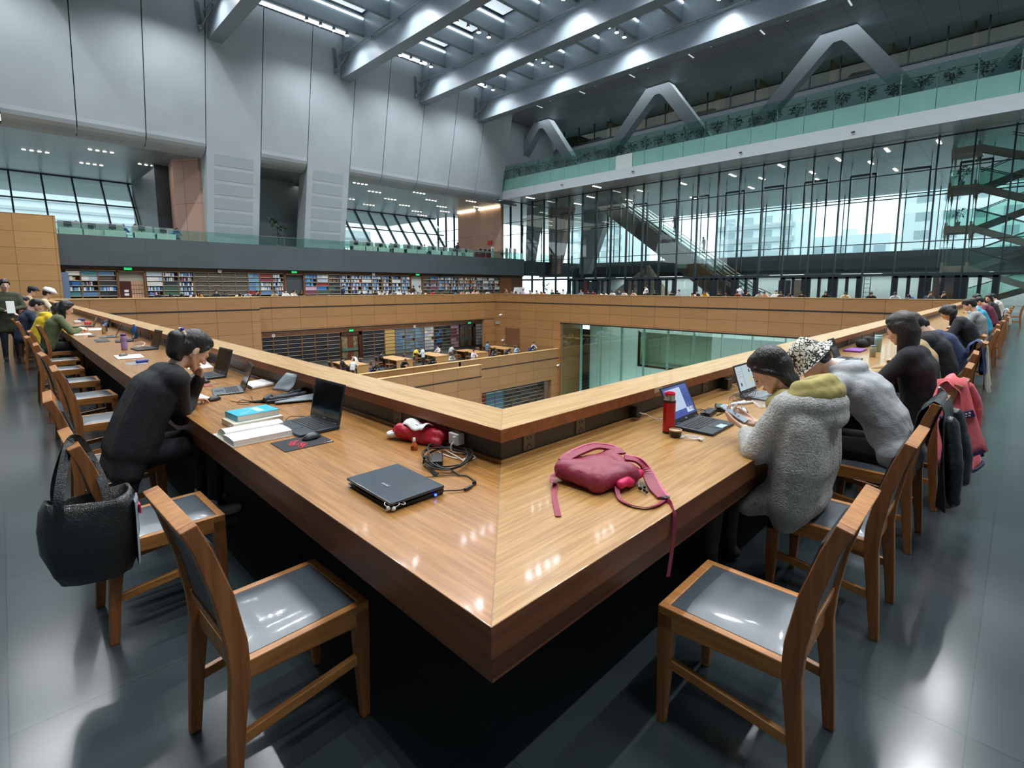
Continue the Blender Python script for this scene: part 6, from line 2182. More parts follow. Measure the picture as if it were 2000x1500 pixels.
def cord(name, pts, r, m, label, cat='cable', n=5, parent=None):
    o = MB().tube(bez(pts, n), r, 6).build(name, m, parent, smooth=True)
    if parent is None: tag(o, label, cat)
    return o


def paper_stack(name, corners, z0, th, m, label, cat='papers', sheets=1, group=None):
    t = None
    c = [Vector((p[0], p[1], 0)) for p in corners]
    mb = MB()
    for k in range(sheets):
        o = Vector((R_.uniform(-.004, .004), R_.uniform(-.004, .004), 0)) * (k > 0)
        a = z0 + th * k / sheets; b = z0 + th * (k + 1) / sheets - .0002
        mb.hexa([tuple(p + o + Vector((0, 0, a))) for p in c] + [tuple(p + o + Vector((0, 0, b))) for p in c])
    o = fixn(mb.build(name, m))
    return tag(o, label, cat, group)


def text_lines(parent, origin, ux, uy, n, length, gap, z, width=.003, m=None):
    mb = MB()
    o = Vector(origin); ux = Vector(ux); uy = Vector(uy)
    for k in range(n):
        s = 0.
        while s < length * (1 if k % 4 != 3 else .6):
            w = R_.uniform(.006, .022)
            a = o + uy * (k * gap) + ux * s; b = a + ux * min(w, length - s)
            mb.add([tuple(a + Vector((0, 0, z))), tuple(b + Vector((0, 0, z))), tuple(b + uy * width + Vector((0, 0, z))), tuple(a + uy * width + Vector((0, 0, z)))], [(0, 1, 2, 3)])
            s += w + .004
    return mb.build('printed_text', m or ink_m, parent)


# ---- left desk: closed laptop with its lead and earphones
t = empty('laptop', (.295, .905, ZD), math.radians(-1), 'closed blue-black laptop near the corner of the left desk', 'laptop')
w, d = .355, .243
MB().hexa([(-d / 2 + .012, -w / 2 + .014, 0), (d / 2, -w / 2 + .01, 0), (d / 2, w / 2 - .01, 0), (-d / 2 + .012, w / 2 - .014, 0), (-d / 2, -w / 2, .013), (d / 2, -w / 2, .024), (d / 2, w / 2, .024), (-d / 2, w / 2, .013)]).build('base', plastic_k, t, bevel=.003)
MB().hexa([(-d / 2 - .002, -w / 2, .026), (d / 2, -w / 2, .026), (d / 2, w / 2, .026), (-d / 2 - .002, w / 2, .026), (-d / 2 - .002, -w / 2, .037), (d / 2, -w / 2, .040), (d / 2, w / 2, .040), (-d / 2 - .002, w / 2, .037)]).build('lid', k_lid, t, bevel=.004)
lm = MB().box(-.05, -.042, -.03, .02, .0385, .0390).box(-.050, -.0355, -.03, -.027, .0385, .039).box(-.05, -.036, -.01, -.007, .0385, .039).box(-.05, -.038, .008, .011, .0385, .0392)
lm.build('maker_mark', mat('mark_grey', '#8b9196', rough=.4), t)
MB().tube([(.075, -w / 2 - .001, .013), (.075, -w / 2 - .006, .013)], .005, 8).build('power_light', mat('blue_led', '#2040ff', emit='#2a50ff', estr=6), t)
ep = empty('earphones', (.168, .745, ZD), 0, 'white earphones hanging from the front corner of the closed laptop', 'earphones')
MB().ell((0, 0, .014), (.009, .009, .009)).ell((.014, -.012, .012), (.009, .009, .009)).cap2((0, 0, .01), (-.004, .008, .004), .004).cap2((.014, -.012, .01), (.012, -.002, .004), .004).build('earbud', cable_w, ep, smooth=True)
g = MB()
g.tube(bez([(0, 0, .016), (-.010, .012, .028), (.004, .022, .031), (.03, .01, .028)]), .0016, 5)
g.tube(bez([(.014, -.012, .016), (.03, -.022, .024), (.04, -.005, .029), (.02, .02, .030)]), .0016, 5)
g.tube(bez([(.0, .02, .031), (.02, .02, .028), (.05, -.02, .02), (.06, -.018, .022), (.05, .0, .028)]), .0016, 5)
g.build('earphone_cord', cable_w, ep, smooth=True)
cd = empty('power_lead', (0, 0, 0), 0, 'black laptop charger with coiled leads and velcro strap on the left desk', 'charger')
bk = Matrix.Translation((.61, 1.04, .767)) @ Matrix.Rotation(math.radians(-38), 4, 'Z')
MB().cbox((0, 0, 0), (.055, .125, .032), bk).build('adapter', plastic_k, cd, bevel=.004)
rg = MB()
for k, (rx, ry, ph, dz) in enumerate(((.105, .17, 0, .008), (.095, .155, .5, .016), (.12, .15, 1.1, .022), (.085, .165, 1.8, .030), (.11, .14, 2.6, .012))):
    pts = []
    for j in range(21):
        a = 2 * pi * j / 20 + ph
        px, py = rx * math.cos(a), ry * math.sin(a)
        q = math.radians(-48 + 9 * k)
        pts.append((.665 + px * math.cos(q) - py * math.sin(q), 1.03 + px * math.sin(q) + py * math.cos(q), .755 + dz * (.6 + .6 * math.sin(a * 2 + k)) + .012))
    rg.tube(bez(pts, 2), .0036, 6)
rg.build('coiled_lead', cable_k, cd, smooth=True)
MB().tube(bez([(.60, .93, .757), (.585, .85, .755), (.60, .80, .755), (.575, .725, .755), (.53, .70, .757)]), .003, 6).tube(bez([(.50, .69, .757), (.46, .715, .757), (.415, .735, .762), (.372, .728, .764)]), .003, 6).tube(bez([(.60, .82, .755), (.55, .87, .755), (.47, .92, .755), (.42, .95, .756)]), .0022, 6).build('dc_lead', cable_k, cd, smooth=True)
MB().tube([(.575, .73, .758), (.562, .715, .758)], .009, 8).tube([(.535, .702, .758), (.49, .692, .758)], .007, 8).build('ferrite_bead', plastic_k, cd)
MB().loft([[(x + dx, y + dy, z) for dx, dy in ((-.012, -.008), (.012, .008))] + [(x + dx, y + dy, z + .002) for dx, dy in ((.012, .008), (-.012, -.008))] for x, y, z in ((.555, 1.07, .757), (.553, 1.06, .795), (.548, 1.03, .80), (.545, 1.0, .775), (.53, .97, .757), (.515, .93, .756), (.522, .915, .755))]).build('velcro_strap', mat('velcro', '#101011', rough=.95), cd)
# white plug and lead on the socket
wp = empty('white_charger', (.826, 1.13, .815), 0, 'white plug with a white lead in the socket under the ledge', 'charger')
MB().box(-.05, 0, -.035, .035, -.03, .03).build('plug_body', outlet_w, wp, bevel=.004)
MB().box(-.062, -.05, -.03, -.012, -.018, .018).build('usb_plug', outlet_w, wp, bevel=.002)
MB().tube(bez([(-.062, -.02, -.01), (-.085, -.03, -.02), (-.08, -.04, -.05), (-.02, -.10, -.060), (-.05, -.17, -.060), (-.11, -.12, -.060), (-.12, .02, -.058), (-.08, .06, -.055), (-.10, -.06, -.052), (-.12, -.17, -.055), (-.135, -.21, -.060)]), .0026, 6).build('lead', cable_w, wp, smooth=True)
MB().tube([(-.10, -.155, -.054), (-.13, -.19, -.058)], .006, 8).build('connector', cable_w, wp)
# red and white pouch
pq = MB()
for (a, b, r0, r1) in (((.70, 1.50, .80), (.80, 1.25, .80), .05, .045), ((.78, 1.52, .81), (.86, 1.24, .80), .05, .05), ((.72, 1.47, .775), (.76, 1.24, .775), .035, .03), ((.80, 1.50, .775), (.88, 1.25, .775), .05, .04)):
    pq.cap2(a, b, r0 * .8, r1 * .8, 12)
red_c = cloth('red_nylon', '#b81d33', rough=.5, bump=.3, bscale=30)
po_ = mobj('drawstring_pouch', grow(pq, .007, 3, .022, .05), red_c)
tag(po_, 'crumpled red and white fabric pouch pushed under the ledge of the left desk', 'pouch')
wpn = MB()
n = 8
vs = [(.705 + .085 * i / n, 1.485 - .19 * j / n + .02 * i / n, .822 + .022 * math.sin(i / n * 3) + .010 * math.sin(j) + .010) for i in range(n + 1) for j in range(n + 1)]
wpn.add(vs, [(i * (n + 1) + j, (i + 1) * (n + 1) + j, (i + 1) * (n + 1) + j + 1, i * (n + 1) + j + 1) for i in range(n) for j in range(n)])
o = wpn.build('white_panel', cloth('white_nylon', '#dadad8', rough=.6, bump=.3, bscale=30), po_, smooth=True)
o.modifiers.new('s', 'SOLIDIFY').thickness = .003
text_lines(po_, (.735, 1.44, 0), (0, -1, 0), (1, 0, 0), 3, .10, .014, .8485, .005, mat('grey_print', '#9a9a9c', rough=.8))
MB().tube(bez([(.69, 1.50, .79), (.665, 1.53, .775), (.67, 1.56, .775), (.70, 1.55, .78), (.715, 1.515, .785)]), .016, 8).build('white_collar', MATS['white_nylon'], po_, smooth=True)
sb_ = empty('sanitizer_bottle', (.655, 1.295, ZD), math.radians(20), 'tiny orange hand sanitizer bottle before the red pouch', 'bottle')
MB().lathe([(.001, 0), (.017, 0), (.019, .006), (.017, .022), (.0115, .034), (.007, .038), (.007, .04)], n=16).build('bottle_body', mat('orange_gel', '#c2622c', rough=.15, spec=.6), sb_, smooth=True)
MB().lathe([(.008, .04), (.008, .046), (.0065, .062), (.001, .063)], n=14).build('cap', outlet_w, sb_, smooth=True)
MB().box(-.019, -.0175, -.008, .008, .006, .022).build('label_strip', mat('label_red', '#7e2a33', rough=.5), sb_)

# ---- open black laptop, mouse and mat, books
laptop(.432, 2.10, math.radians(2), 'open black laptop with a dark screen near the middle of the left desk', .37, .245, 102, body=k_dark, bezel=k_body)
mp = empty('mouse_mat', (0, 0, 0), 0, 'black mouse mat with a red scribbled emblem beside the open black laptop', 'mouse mat')
MB().hexa([(.165, 1.715, ZD), (.425, 1.715, ZD), (.428, 1.93, ZD), (.168, 1.925, ZD), (.165, 1.715, ZD + .003), (.425, 1.715, ZD + .003), (.428, 1.93, ZD + .003), (.168, 1.925, ZD + .003)]).build('mat_pad', mat('mat_black', '#1d1e22', rough=.8), mp, bevel=.001)
g = MB()
for k in range(6):
    cx, cy = .245 + .018 * (k % 3), 1.82 - .035 * (k // 2) + .03 * (k % 2)
    g.tube(bez([(cx + .022 * math.cos(a * 1.3 + k), cy + .026 * math.sin(a * 1.7 + k * .7), ZD + .0034) for a in range(9)], 3), .0016, 4)
g.tube(bez([(.30, 1.87, ZD + .0034), (.28, 1.85, ZD + .0034), (.285, 1.80, ZD + .0034), (.26, 1.76, ZD + .0034), (.275, 1.74, ZD + .0034)]), .0022, 4)
g.build('red_emblem', mat('emblem_red', '#c23a4c', rough=.7), mp)
g = MB().box(.378, .384, 1.722, 1.735, ZD + .003, ZD + .0034)
g.build('red_mark', MATS['emblem_red'], mp)
g = MB()
for k in range(5): g.box(.392 + .0, .398, 1.722 + .0, 1.726, ZD + .003, ZD + .0034) if k == 0 else g.box(.386 + k * .007, .391 + k * .007, 1.722, 1.733, ZD + .003, ZD + .0034)
g.build('white_lettering', outlet_w, mp)


def mouse(x, y, rz, label, m, group=None, z=ZD + .003):
    t = empty('computer_mouse', (x, y, z), rz, label, 'mouse', group)
    mb = MB()
    rings = []
    for i in range(11):
        a = i / 10
        wv = .031 * math.sin(pi * (a * .86 + .10)) ** .6
        hv = .006 + .030 * math.sin(pi * (a * .9 + .06)) ** .9
        rings.append([(-.052 + .104 * a, wv * math.cos(q) * (1 if math.sin(q) < .2 else .96), max(0, .002 + hv * max(math.sin(q), 0))) for q in (2 * pi * k / 16 for k in range(16))])
    mb.loft(rings)
    mb.build('shell', m, t, smooth=True)
    MB().tube([(.030, -.004, .030), (.030, .004, .030)], .006, 10).build('wheel', plastic_k, t)
    return t
mouse(.36, 1.845, math.radians(12), 'dark grey computer mouse on the black mouse mat', mat('mouse_dark', '#30373d', rough=.3))
cord('mouse_lead', [(.40, 2.30, .762), (.42, 2.36, .753), (.48, 2.42, .752), (.56, 2.34, .752), (.60, 2.40, .752), (.56, 2.29, .758)], .002, cable_k, 'thin black lead looping behind the open black laptop')
ob = empty('open_book', (0, 0, 0), 0, 'thick open book lying at the edge of the left desk beside the black laptop', 'book')
def page_block(y0, y1, x0, x1, h0, h1, curve):
    mb = MB()
    n = 10
    lo = []; hi = []
    for i in range(n + 1):
        a = i / n
        y = y0 + (y1 - y0) * a
        z = h0 + (h1 - h0) * a + curve * math.sin(pi * a)
        hi.append((y, z)); lo.append((y, 0.))
    poly = [(y, ZD + z) for y, z in hi] + [(y, ZD + z) for y, z in lo[::-1]]
    mb.prism(poly, x0, x1, 'x')
    return fixn(mb.build('page_block', page_m, ob))
page_block(1.99, 2.165, .008, .31, .032, .030, .006)
page_block(2.165, 2.325, .02, .33, .040, .006, .022)
MB().box(.0, .34, 1.985, 2.335, ZD, ZD + .002).build('cover', edge_m, ob)
text_lines(ob, (.03, 2.14, 0), (1, 0, 0), (0, -1, 0), 11, .24, .0125, ZD + .0395, .0035)
text_lines(ob, (.05, 2.19, 0), (1, 0, 0), (0, 1, 0), 3, .24, .0125, ZD + .066, .0035)
bk1 = empty('book', (.25, 2.45, ZD), math.radians(2), 'pale thick book under the cyan book on the left desk', 'book')
MB().box(-.138, .148, -.100, .100, .003, .030).build('page_block', edge_m, bk1)
MB().box(-.14, .15, -.102, .102, .0, .003).box(-.14, .15, -.102, .102, .030, .033).box(-.14, -.137, -.102, .102, 0, .033).build('cover', mat('cover_pale', '#cfc6b6', rough=.6), bk1, bevel=.001)
bk2 = empty('book', (.262, 2.485, ZD + .0335), math.radians(4), 'bright cyan paperback on top of the pale book, left desk', 'book')
MB().box(-.12, .125, -.095, .093, .002, .033).build('page_block', edge_m, bk2)
MB().box(-.122, .127, -.097, .095, .0, .002).box(-.122, .127, -.097, .095, .033, .0352).box(-.122, -.12, -.097, .095, 0, .0352).build('cover', mat('cover_cyan', '#24a9c8', rough=.35), bk2)
MB().box(.01, .055, -.06, .06, .0352, .0356).build('title_panel', mat('title_pale', '#8fd0e0', rough=.5), bk2)
text_lines(bk2, (.02, -.05, 0), (0, 1, 0), (1, 0, 0), 2, .10, .016, .0359, .007, page_m)
g = MB().tube(bez([(-.09, -.05, .0357), (-.03, -.02, .0357), (.0, .03, .0357), (-.02, .07, .0357)]), .001, 4)
g.build('cover_curve', page_m, bk2)
# black sling bag
sl_m = cloth('sling_black', '#1d2126', rough=.55, bump=.3)
sl_g = cloth('sling_grey', '#7d8890', rough=.6, bump=.3)
sg_ = MB()
sg_.cap2((.50, 2.90, .765), (.80, 2.80, .768), .016, .022).cap2((.53, 2.97, .765), (.83, 2.95, .772), .018, .028).cap2((.60, 3.02, .768), (.86, 3.05, .78), .018, .03).cap2((.50, 2.95, .775), (.56, 3.02, .785), .022, .018)
so = mobj('sling_bag', grow(sg_, .007, 4, .012, .06), sl_m)
tag(so, 'flattened black and grey sling bag under the ledge behind the open laptop', 'bag')
fl_ = MB(); n = 8
def flap(a, b, c, e, th=.004, wob=.012):
    mb = MB(); vs = []
    for i in range(n + 1):
        for j in range(n + 1):
            u, v = i / n, j / n
            p = (Vector(a) * (1 - u) + Vector(b) * u) * (1 - v) + (Vector(e) * (1 - u) + Vector(c) * u) * v
            p += Vector((wob * math.sin(5 * v + 2 * u), wob * math.sin(4 * u + 1), wob * math.cos(4 * v + u)))
            vs.append(tuple(p))
    mb.add(vs, [(i * (n + 1) + j, (i + 1) * (n + 1) + j, (i + 1) * (n + 1) + j + 1, i * (n + 1) + j + 1) for i in range(n) for j in range(n)])
    return mb
o = flap((.70, 3.02, .775), (.64, 3.22, .78), (.76, 3.22, .90), (.81, 3.06, .91)).build('grey_flap', sl_g, so, smooth=True); o.modifiers.new('s', 'SOLIDIFY').thickness = .012
o = flap((.52, 2.82, .765), (.80, 2.74, .765), (.80, 2.80, .80), (.55, 2.88, .775), wob=.004).build('grey_edge', sl_g, so, smooth=True); o.modifiers.new('s', 'SOLIDIFY').thickness = .008
MB().tube(bez([(.50, 2.95, .77), (.45, 3.02, .757), (.43, 3.05, .755), (.47, 2.98, .755), (.53, 2.95, .757)]), .008, 6).build('strap', sl_m, so, smooth=True)
MB().cap2((.78, 3.11, .885), (.79, 3.13, .89), .012).build('red_tab', mat('tab_red', '#b02a2e', rough=.6), so, smooth=True)
paper_stack('paper_stack', ((.60, 3.53), (.86, 3.60), (.99, 3.98) if False else (.80, 3.86), (.62, 3.80)), ZD, .022, page_m, 'thick white paper stack beside the grey laptop under the ledge', sheets=5)
# grey laptop in front of the woman in black
laptop(.44, 3.60, math.radians(-12), 'open grey laptop in front of the woman in black', .31, .215, 112, body=k_grey, bezel=k_body, h=.014)
paper_stack('document', ((.05, 3.36), (.27, 3.42), (.25, 3.76), (.03, 3.70)), ZD, .0015, page_m, 'white printed sheets under the hand of the woman in black')
mouse(.265, 3.30, math.radians(28), 'black computer mouse under the hand of the woman in black', plastic_k, z=ZD + .001)
for i, (a, b, m, lb) in enumerate((((.22, 3.86), (.33, 3.99), plastic_k, 'black and white pen lying beyond the printed sheets'), ((.16, 3.76), (.30, 3.86), outlet_w, 'white pen lying on the printed sheets'))):
    pn = empty('pen', (0, 0, 0), 0, lb, 'pen')
    A = Vector((a[0], a[1], ZD + .006)); B = Vector((b[0], b[1], ZD + .006))
    MB().tube([A, A.lerp(B, .62)], .0048, 8).build('barrel', m, pn)
    MB().tube([A.lerp(B, .62), B], .0052, 8).build('pen_cap', outlet_w if m is plastic_k else plastic_k, pn)
sc = empty('scissors', (.42, 3.98, ZD), .3, 'small pink handled scissors beyond the printed sheets', 'scissors')
g = MB()
for s in (-1, 1): g.tube([(.03 * math.cos(a) - .04, s * .022 + .016 * math.sin(a), .006) for a in (2 * pi * k / 12 for k in range(13))], .004, 6)
g.build('finger_loop', mat('pink_plastic', '#c06a7c', rough=.4), sc)
MB().bar((-.01, -.008, .006), (.07, .006, .006), .008, .002).bar((-.01, .008, .008), (.07, -.004, .008), .008, .002).build('blade', steel_l, sc)
laptop(.50, 4.46, math.radians(2), 'open black laptop just beyond the woman in black', .36, .245, 107)
mouse(.40, 4.46 - .33, math.radians(10), 'small black mouse between the two laptops by the woman in black', plastic_k, z=ZD)
paper_stack('document', ((.50, 5.05), (.72, 5.05), (.80, 5.65), (.55, 5.65)), ZD, .003, page_m, 'printed sheets lying flat beyond the second laptop of the left desk')
cord('black_lead', [(.34, 3.18, .753), (.38, 3.08, .752), (.44, 3.05, .753), (.41, 3.16, .754), (.35, 3.06, .752), (.40, 2.99, .752), (.47, 3.12, .753), (.50, 3.26, .756)], .0022, cable_k, 'tangled thin black lead on the desk before the sling bag')
pc_ = MB().cap2((.70, 5.55, .772), (.78, 5.75, .772), .022); tag(pc_.build('pencil_case', mat('case_blue', '#2f5a8e', rough=.5), smooth=True), 'dark blue pencil case under the ledge beyond the second laptop', 'pencil case')
# farther along the left desk
paper_stack('open_notebook', ((.11, 6.45), (.36, 6.45), (.38, 6.85), (.12, 6.88)), ZD, .008, page_m, 'white open notebook at the desk edge behind the woman in black', sheets=2)
t = empty('glasses_case', (.26, 5.98, ZD), .4, 'blue rounded case on a grey slip of paper, left desk', 'case')
MB().cap2((-.05, 0, .018), (.05, 0, .018), .018).build('case_shell', mat('case_royal', '#24409a', rough=.4), t, smooth=True)
paper_stack('document', ((.12, 5.85), (.30, 5.87), (.28, 6.12), (.10, 6.08)), ZD - .0, .001, mat('grey_slip', '#7b7f83', rough=.7), 'grey slip under the blue case on the left desk')
def bottle(x, y, prof, m, capm, label, capprof, extra=None):
    t = empty('drink_bottle', (x, y, ZD), 0, label, 'bottle')
    MB().lathe(prof, n=20).build('bottle_body', m, t, smooth=True)
    MB().lathe(capprof, n=16).build('cap', capm, t, smooth=True)
    if extra: extra(t)
    return t
def ploop(t): MB().tube(bez([(0, .03, .205), (0, .05, .20), (0, .045, .17), (0, .032, .165)]), .005, 6).build('carry_loop', outlet_w, t, smooth=True)
bottle(.32, 7.55, [(.001, 0), (.034, 0), (.036, .01), (.036, .10), (.032, .11), (.036, .12), (.034, .17), (.03, .185), (.001, .186)], mat('purple_clear', '#9a7fae', rough=.15, spec=.6), mat('purple_cap', '#4a2a6c', rough=.4),
       'clear purple sports bottle with carry loop on the left desk', [(.031, .186), (.031, .21), (.02, .218), (.001, .219)], ploop)
bottle(.70, 9.3, [(.001, 0), (.034, 0), (.036, .01), (.036, .13), (.03, .17), (.016, .20), (.014, .215), (.001, .216)], mat('blue_steel', '#1f5fae', rough=.25, metal=.4), mat('cap_steel', '#b9a888', rough=.3, metal=.6),
       'glossy blue steel flask beside the laptops, left desk', [(.016, .216), (.016, .245), (.001, .247)])
bottle(.46, 10.7, [(.001, 0), (.028, 0), (.036, .15), (.037, .155), (.001, .156)], mat('tumbler_steel', '#a9a69d', rough=.25, metal=.8), mat('tumbler_lid', '#8c8a85', rough=.3, metal=.5), 'brushed steel tumbler near the olive sweater woman', [(.036, .156), (.03, .165), (.001, .166)])
bottle(.56, 11.4, [(.001, 0), (.034, 0), (.034, .17), (.001, .171)], mat('navy_cup', '#2a3a5c', rough=.4), mat('navy_cap', '#1f2b45', rough=.4), 'navy tumbler beside the brushed steel tumbler', [(.035, .171), (.035, .19), (.001, .191)])
laptop(.52, 7.45, math.radians(4), 'open black laptop beside the purple bottle, left desk', .35, .24, 106)
laptop(.50, 8.9, math.radians(-6), 'open black laptop beyond the blue flask, left desk', .32, .22, 112)
laptop(.42, 9.9, math.radians(-8), 'open slim dark laptop leaning far back near the steel tumbler', .32, .22, 118, body=k_grey)
laptop(.45, 13.1, 0, 'open dark laptop in front of the yellow hoodie', .32, .22, 112)
mouse(.24, 10.2, 0, 'grey mouse on the left desk near the slim dark laptop', mat('mouse_grey', '#5c5c58', rough=.4), z=ZD)
mouse(.20, 6.75, .6, 'grey mouse lying on the white open notebook', mat('mouse_grey', '#5c5c58', rough=.4), z=ZD + .008)
paper_stack('document', ((.06, 10.7), (.30, 10.7), (.30, 11.1), (.06, 11.1)), ZD, .004, page_m, 'white papers under the arms of the olive sweater woman')
paper_stack('document', ((.36, 11.8), (.62, 11.8), (.66, 12.4), (.40, 12.4)), ZD, .006, page_m, 'pile of papers between the tumblers and the ledge', sheets=3)
paper_stack('tablet_computer', ((.18, 9.0), (.34, 9.0), (.36, 9.5), (.20, 9.5)), ZD, .008, k_dark, 'dark tablet lying flat on the left desk near the purple bottle', cat='tablet')
bg = MB().cap2((.70, 12.6, .80), (.74, 13.0, .81), .07).cap2((.74, 12.7, .85), (.76, 12.95, .85), .05)
tag(mobj('backpack', grow(bg, .012, 4, .02, .08), cloth('dark_brown_bag', '#2b2622')), 'dark brown bag leaning on the ledge beyond the steel tumbler', 'bag')
for i, (x, y, c, lb) in enumerate(((.55, 14.0, '#b8485a', 'pink packet on the left desk before the navy sweater'), (.42, 14.6, '#d8d8dc', 'white packet on the left desk before the navy coat'), (.58, 15.6, '#3f4f7c', 'blue packet on the left desk near the red jacket'))):
    tag(MB().cbox((x, y, ZD + .03), (.12, .18, .06)).build('packet', colmat(c), bevel=.015), lb, 'packet')
pn = empty('pen', (0, 0, 0), 0, 'dark pen lying on the ledge beyond the blue flask', 'pen')
MB().tube([(.86, 7.2, .936), (.93, 7.45, .936)], .005, 8).build('barrel', plastic_k, pn)
cord('white_lead', [(.52, 8.2, .76), (.58, 8.1, .80), (.62, 8.0, .78), (.56, 7.9, .755), (.50, 7.95, .755), (.60, 7.85, .755), (.66, 7.7, .756)], .004, cable_w, 'white charging lead heaped beside the laptop with purple bottle')

# ---- right desk
cr_m = cloth('crimson_nylon', '#8a2740', rough=.5, noise=.06, bump=.25, bscale=40)
pk_m = cloth('hot_pink', '#cf1b58', rough=.5, noise=.05, bump=.2)
bp = MB()
A, B, Cc, D = (.87, .47, .80), (.875, .31, .79), (1.02, .26, .80), (1.10, .40, .805)
for a, b, r in ((A, B, .043), (B, Cc, .042), (Cc, D, .045), (D, A, .045), (A, Cc, .052), (B, D, .052)):
    bp.cap2(a, b, r, r, 14)
bp.ell((.97, .37, .80), (.11, .11, .062), None, 16, 10)
bpo = mobj('backpack', grow(bp, .006, 5, .014, .09), cr_m)
tag(bpo, 'crimson nylon backpack with pink trim lying on the right desk', 'backpack')
pkp = MB().cap2((.93, .235, .785), (1.07, .235, .795), .020, .024).cap2((.98, .225, .78), (1.10, .27, .79), .02, .022)
mobj('pink_pocket', grow(pkp, .006, 3, .006, .05), pk_m, bpo)
def ribbon(name, pts, w, m, parent, th=.003, up=(0, 0, 1), n=6):
    P = bez(pts, n)
    mb = MB(); rings = []
    for i, p in enumerate(P):
        d = (P[min(i + 1, len(P) - 1)] - P[max(i - 1, 0)]).normalized()
        s = d.cross(Vector(up))
        if s.length < .15: s = d.cross(Vector((1, -1, .3)))
        s.normalize(); u = s.cross(d)
        rings.append([tuple(p + s * a * w / 2 + u * b * th / 2) for a, b in ((-1, -1), (1, -1), (1, 1), (-1, 1))])
    return fixn(mb.loft(rings).build(name, m, parent, smooth=False))
ribbon('shoulder_strap', [(.87, .49, .835), (.95, .475, .855), (1.06, .46, .862), (1.12, .40, .852), (1.10, .35, .845)], .055, cr_m, bpo, .010)
ribbon('strap_trim', [(.885, .515, .835), (.965, .502, .858), (1.075, .488, .864), (1.145, .42, .855), (1.13, .36, .845)], .010, mat('pink_trim', '#c9557e', rough=.6), bpo, .011)
ribbon('shoulder_strap', [(1.06, .30, .848), (1.09, .255, .838), (1.10, .215, .795), (1.05, .15, .762), (.995, .078, .757)], .050, cr_m, bpo, .009)
ribbon('strap_trim', [(1.085, .32, .848), (1.12, .26, .838), (1.13, .21, .795), (1.075, .135, .762), (1.005, .062, .757)], .009, MATS['pink_trim'], bpo, .010)
ribbon('webbing', [(.945, .265, .785), (.895, .225, .765), (.858, .185, .757), (.845, .134, .757), (.865, .082, .757), (.918, .062, .757), (.985, .066, .757)], .018, cr_m, bpo, .003, (.3, .3, .9))
MB().cbox((.988, .066, .762), (.030, .022, .012), None).build('buckle', plastic_k, bpo, bevel=.003)
ribbon('webbing', [(.985, .066, .760), (.965, .035, .757), (.938, .012, .756), (.922, -.006, .745), (.918, -.010, .70), (.905, -.010, .60), (.884, -.010, .51)], .022, cr_m, bpo, .002, (.2, 1, .2))
ribbon('webbing', [(.90, .53, .80), (.85, .51, .775), (.80, .485, .785), (.775, .465, .775), (.80, .47, .757), (.76, .44, .754), (.70, .39, .754), (.63, .32, .754), (.58, .27, .754)], .022, cr_m, bpo, .003)
ch = MB().ell((1.0, .185, .763), (.0085, .0085, .0085)).ell((.997, .165, .762), (.007, .007, .007)).ell((.99, .150, .760), (.006, .006, .006)).ell((1.01, .172, .768), (.006, .006, .006))
ch.build('charm', mat('bead_dark', '#14141f', rough=.2), bpo, smooth=True)
MB().tube(bez([(1.075, .245, .80), (1.05, .228, .775), (1.015, .198, .760)]), .0012, 5).build('charm_cord', cable_w, bpo)
th = empty('vacuum_flask', (1.862, .518, ZD), 0, 'red steel vacuum flask with open top on the right desk', 'flask')
MB().lathe([(.001, 0), (.0335, 0), (.034, .014), (.001, .0145)], n=24).build('base_ring', plastic_k, th, smooth=False)
MB().lathe([(.034, .0145), (.034, .192), (.001, .193)], n=28).build('flask_body', mat('flask_red', '#b3151f', rough=.3, metal=.3, coat=.3), th, autosmooth=True)
MB().lathe([(.0343, .180), (.0343, .192), (.001, .1925)], n=24).build('black_band', plastic_k, th)
MB().lathe([(.031, .193), (.028, .2), (.0285, .222), (.001, .2225)], n=24).build('steel_neck', mat('neck_steel', '#b7b3aa', rough=.2, metal=.9), th, autosmooth=True)
MB().lathe([(.0295, .2225), (.030, .236), (.026, .236), (.024, .228), (.001, .227)], n=24).build('pink_lid', mat('lid_pink', '#d0204a', rough=.35), th, autosmooth=True)
cp = empty('flask_cup', (1.815, .452, ZD), 0, 'small black cup cap beside the red flask', 'cup')
MB().lathe([(.001, 0), (.026, 0), (.033, .012), (.034, .040), (.031, .040), (.029, .012), (.001, .010)], n=24).build('cup_shell', mat('cup_dark', '#2b2321', rough=.35), cp, autosmooth=True)
MB().lathe([(.0345, .036), (.0345, .042), (.030, .042), (.030, .030), (.001, .030)], n=24).build('cup_lining', mat('cup_cream', '#c9a98a', rough=.5), cp, autosmooth=True)
ep = empty('earphones', (0, 0, 0), 0, 'white earphones coiled on the right desk before the laptop', 'earphones')
g = MB()
for k in range(4):
    c = Vector((1.845, .37, ZD + .003 + .002 * k))
    q = math.radians(-58 + 8 * k)
    g.tube(bez([tuple(c + Vector(((.068 - .006 * k) * math.cos(a) * math.cos(q) - (.016 + .006 * k) * math.sin(a) * math.sin(q), (.068 - .006 * k) * math.cos(a) * math.sin(q) + (.016 + .006 * k) * math.sin(a) * math.cos(q), .003 * math.sin(3 * a + k) + .002))) for a in (2 * pi * j / 10 for j in range(11))], 3), .0014, 5)
g.build('earphone_cord', cable_w, ep, smooth=True)
MB().ell((1.842, .325, ZD + .008), (.010, .008, .008)).ell((1.835, .310, ZD + .008), (.009, .008, .008)).cap2((1.842, .325, ZD + .006), (1.86, .34, ZD + .004), .004).build('earbud', cable_w, ep, smooth=True)
scr_blue = mat('screen_blue', '#3c4c86', rough=.15, emit='#3a4c8c', estr=.55)
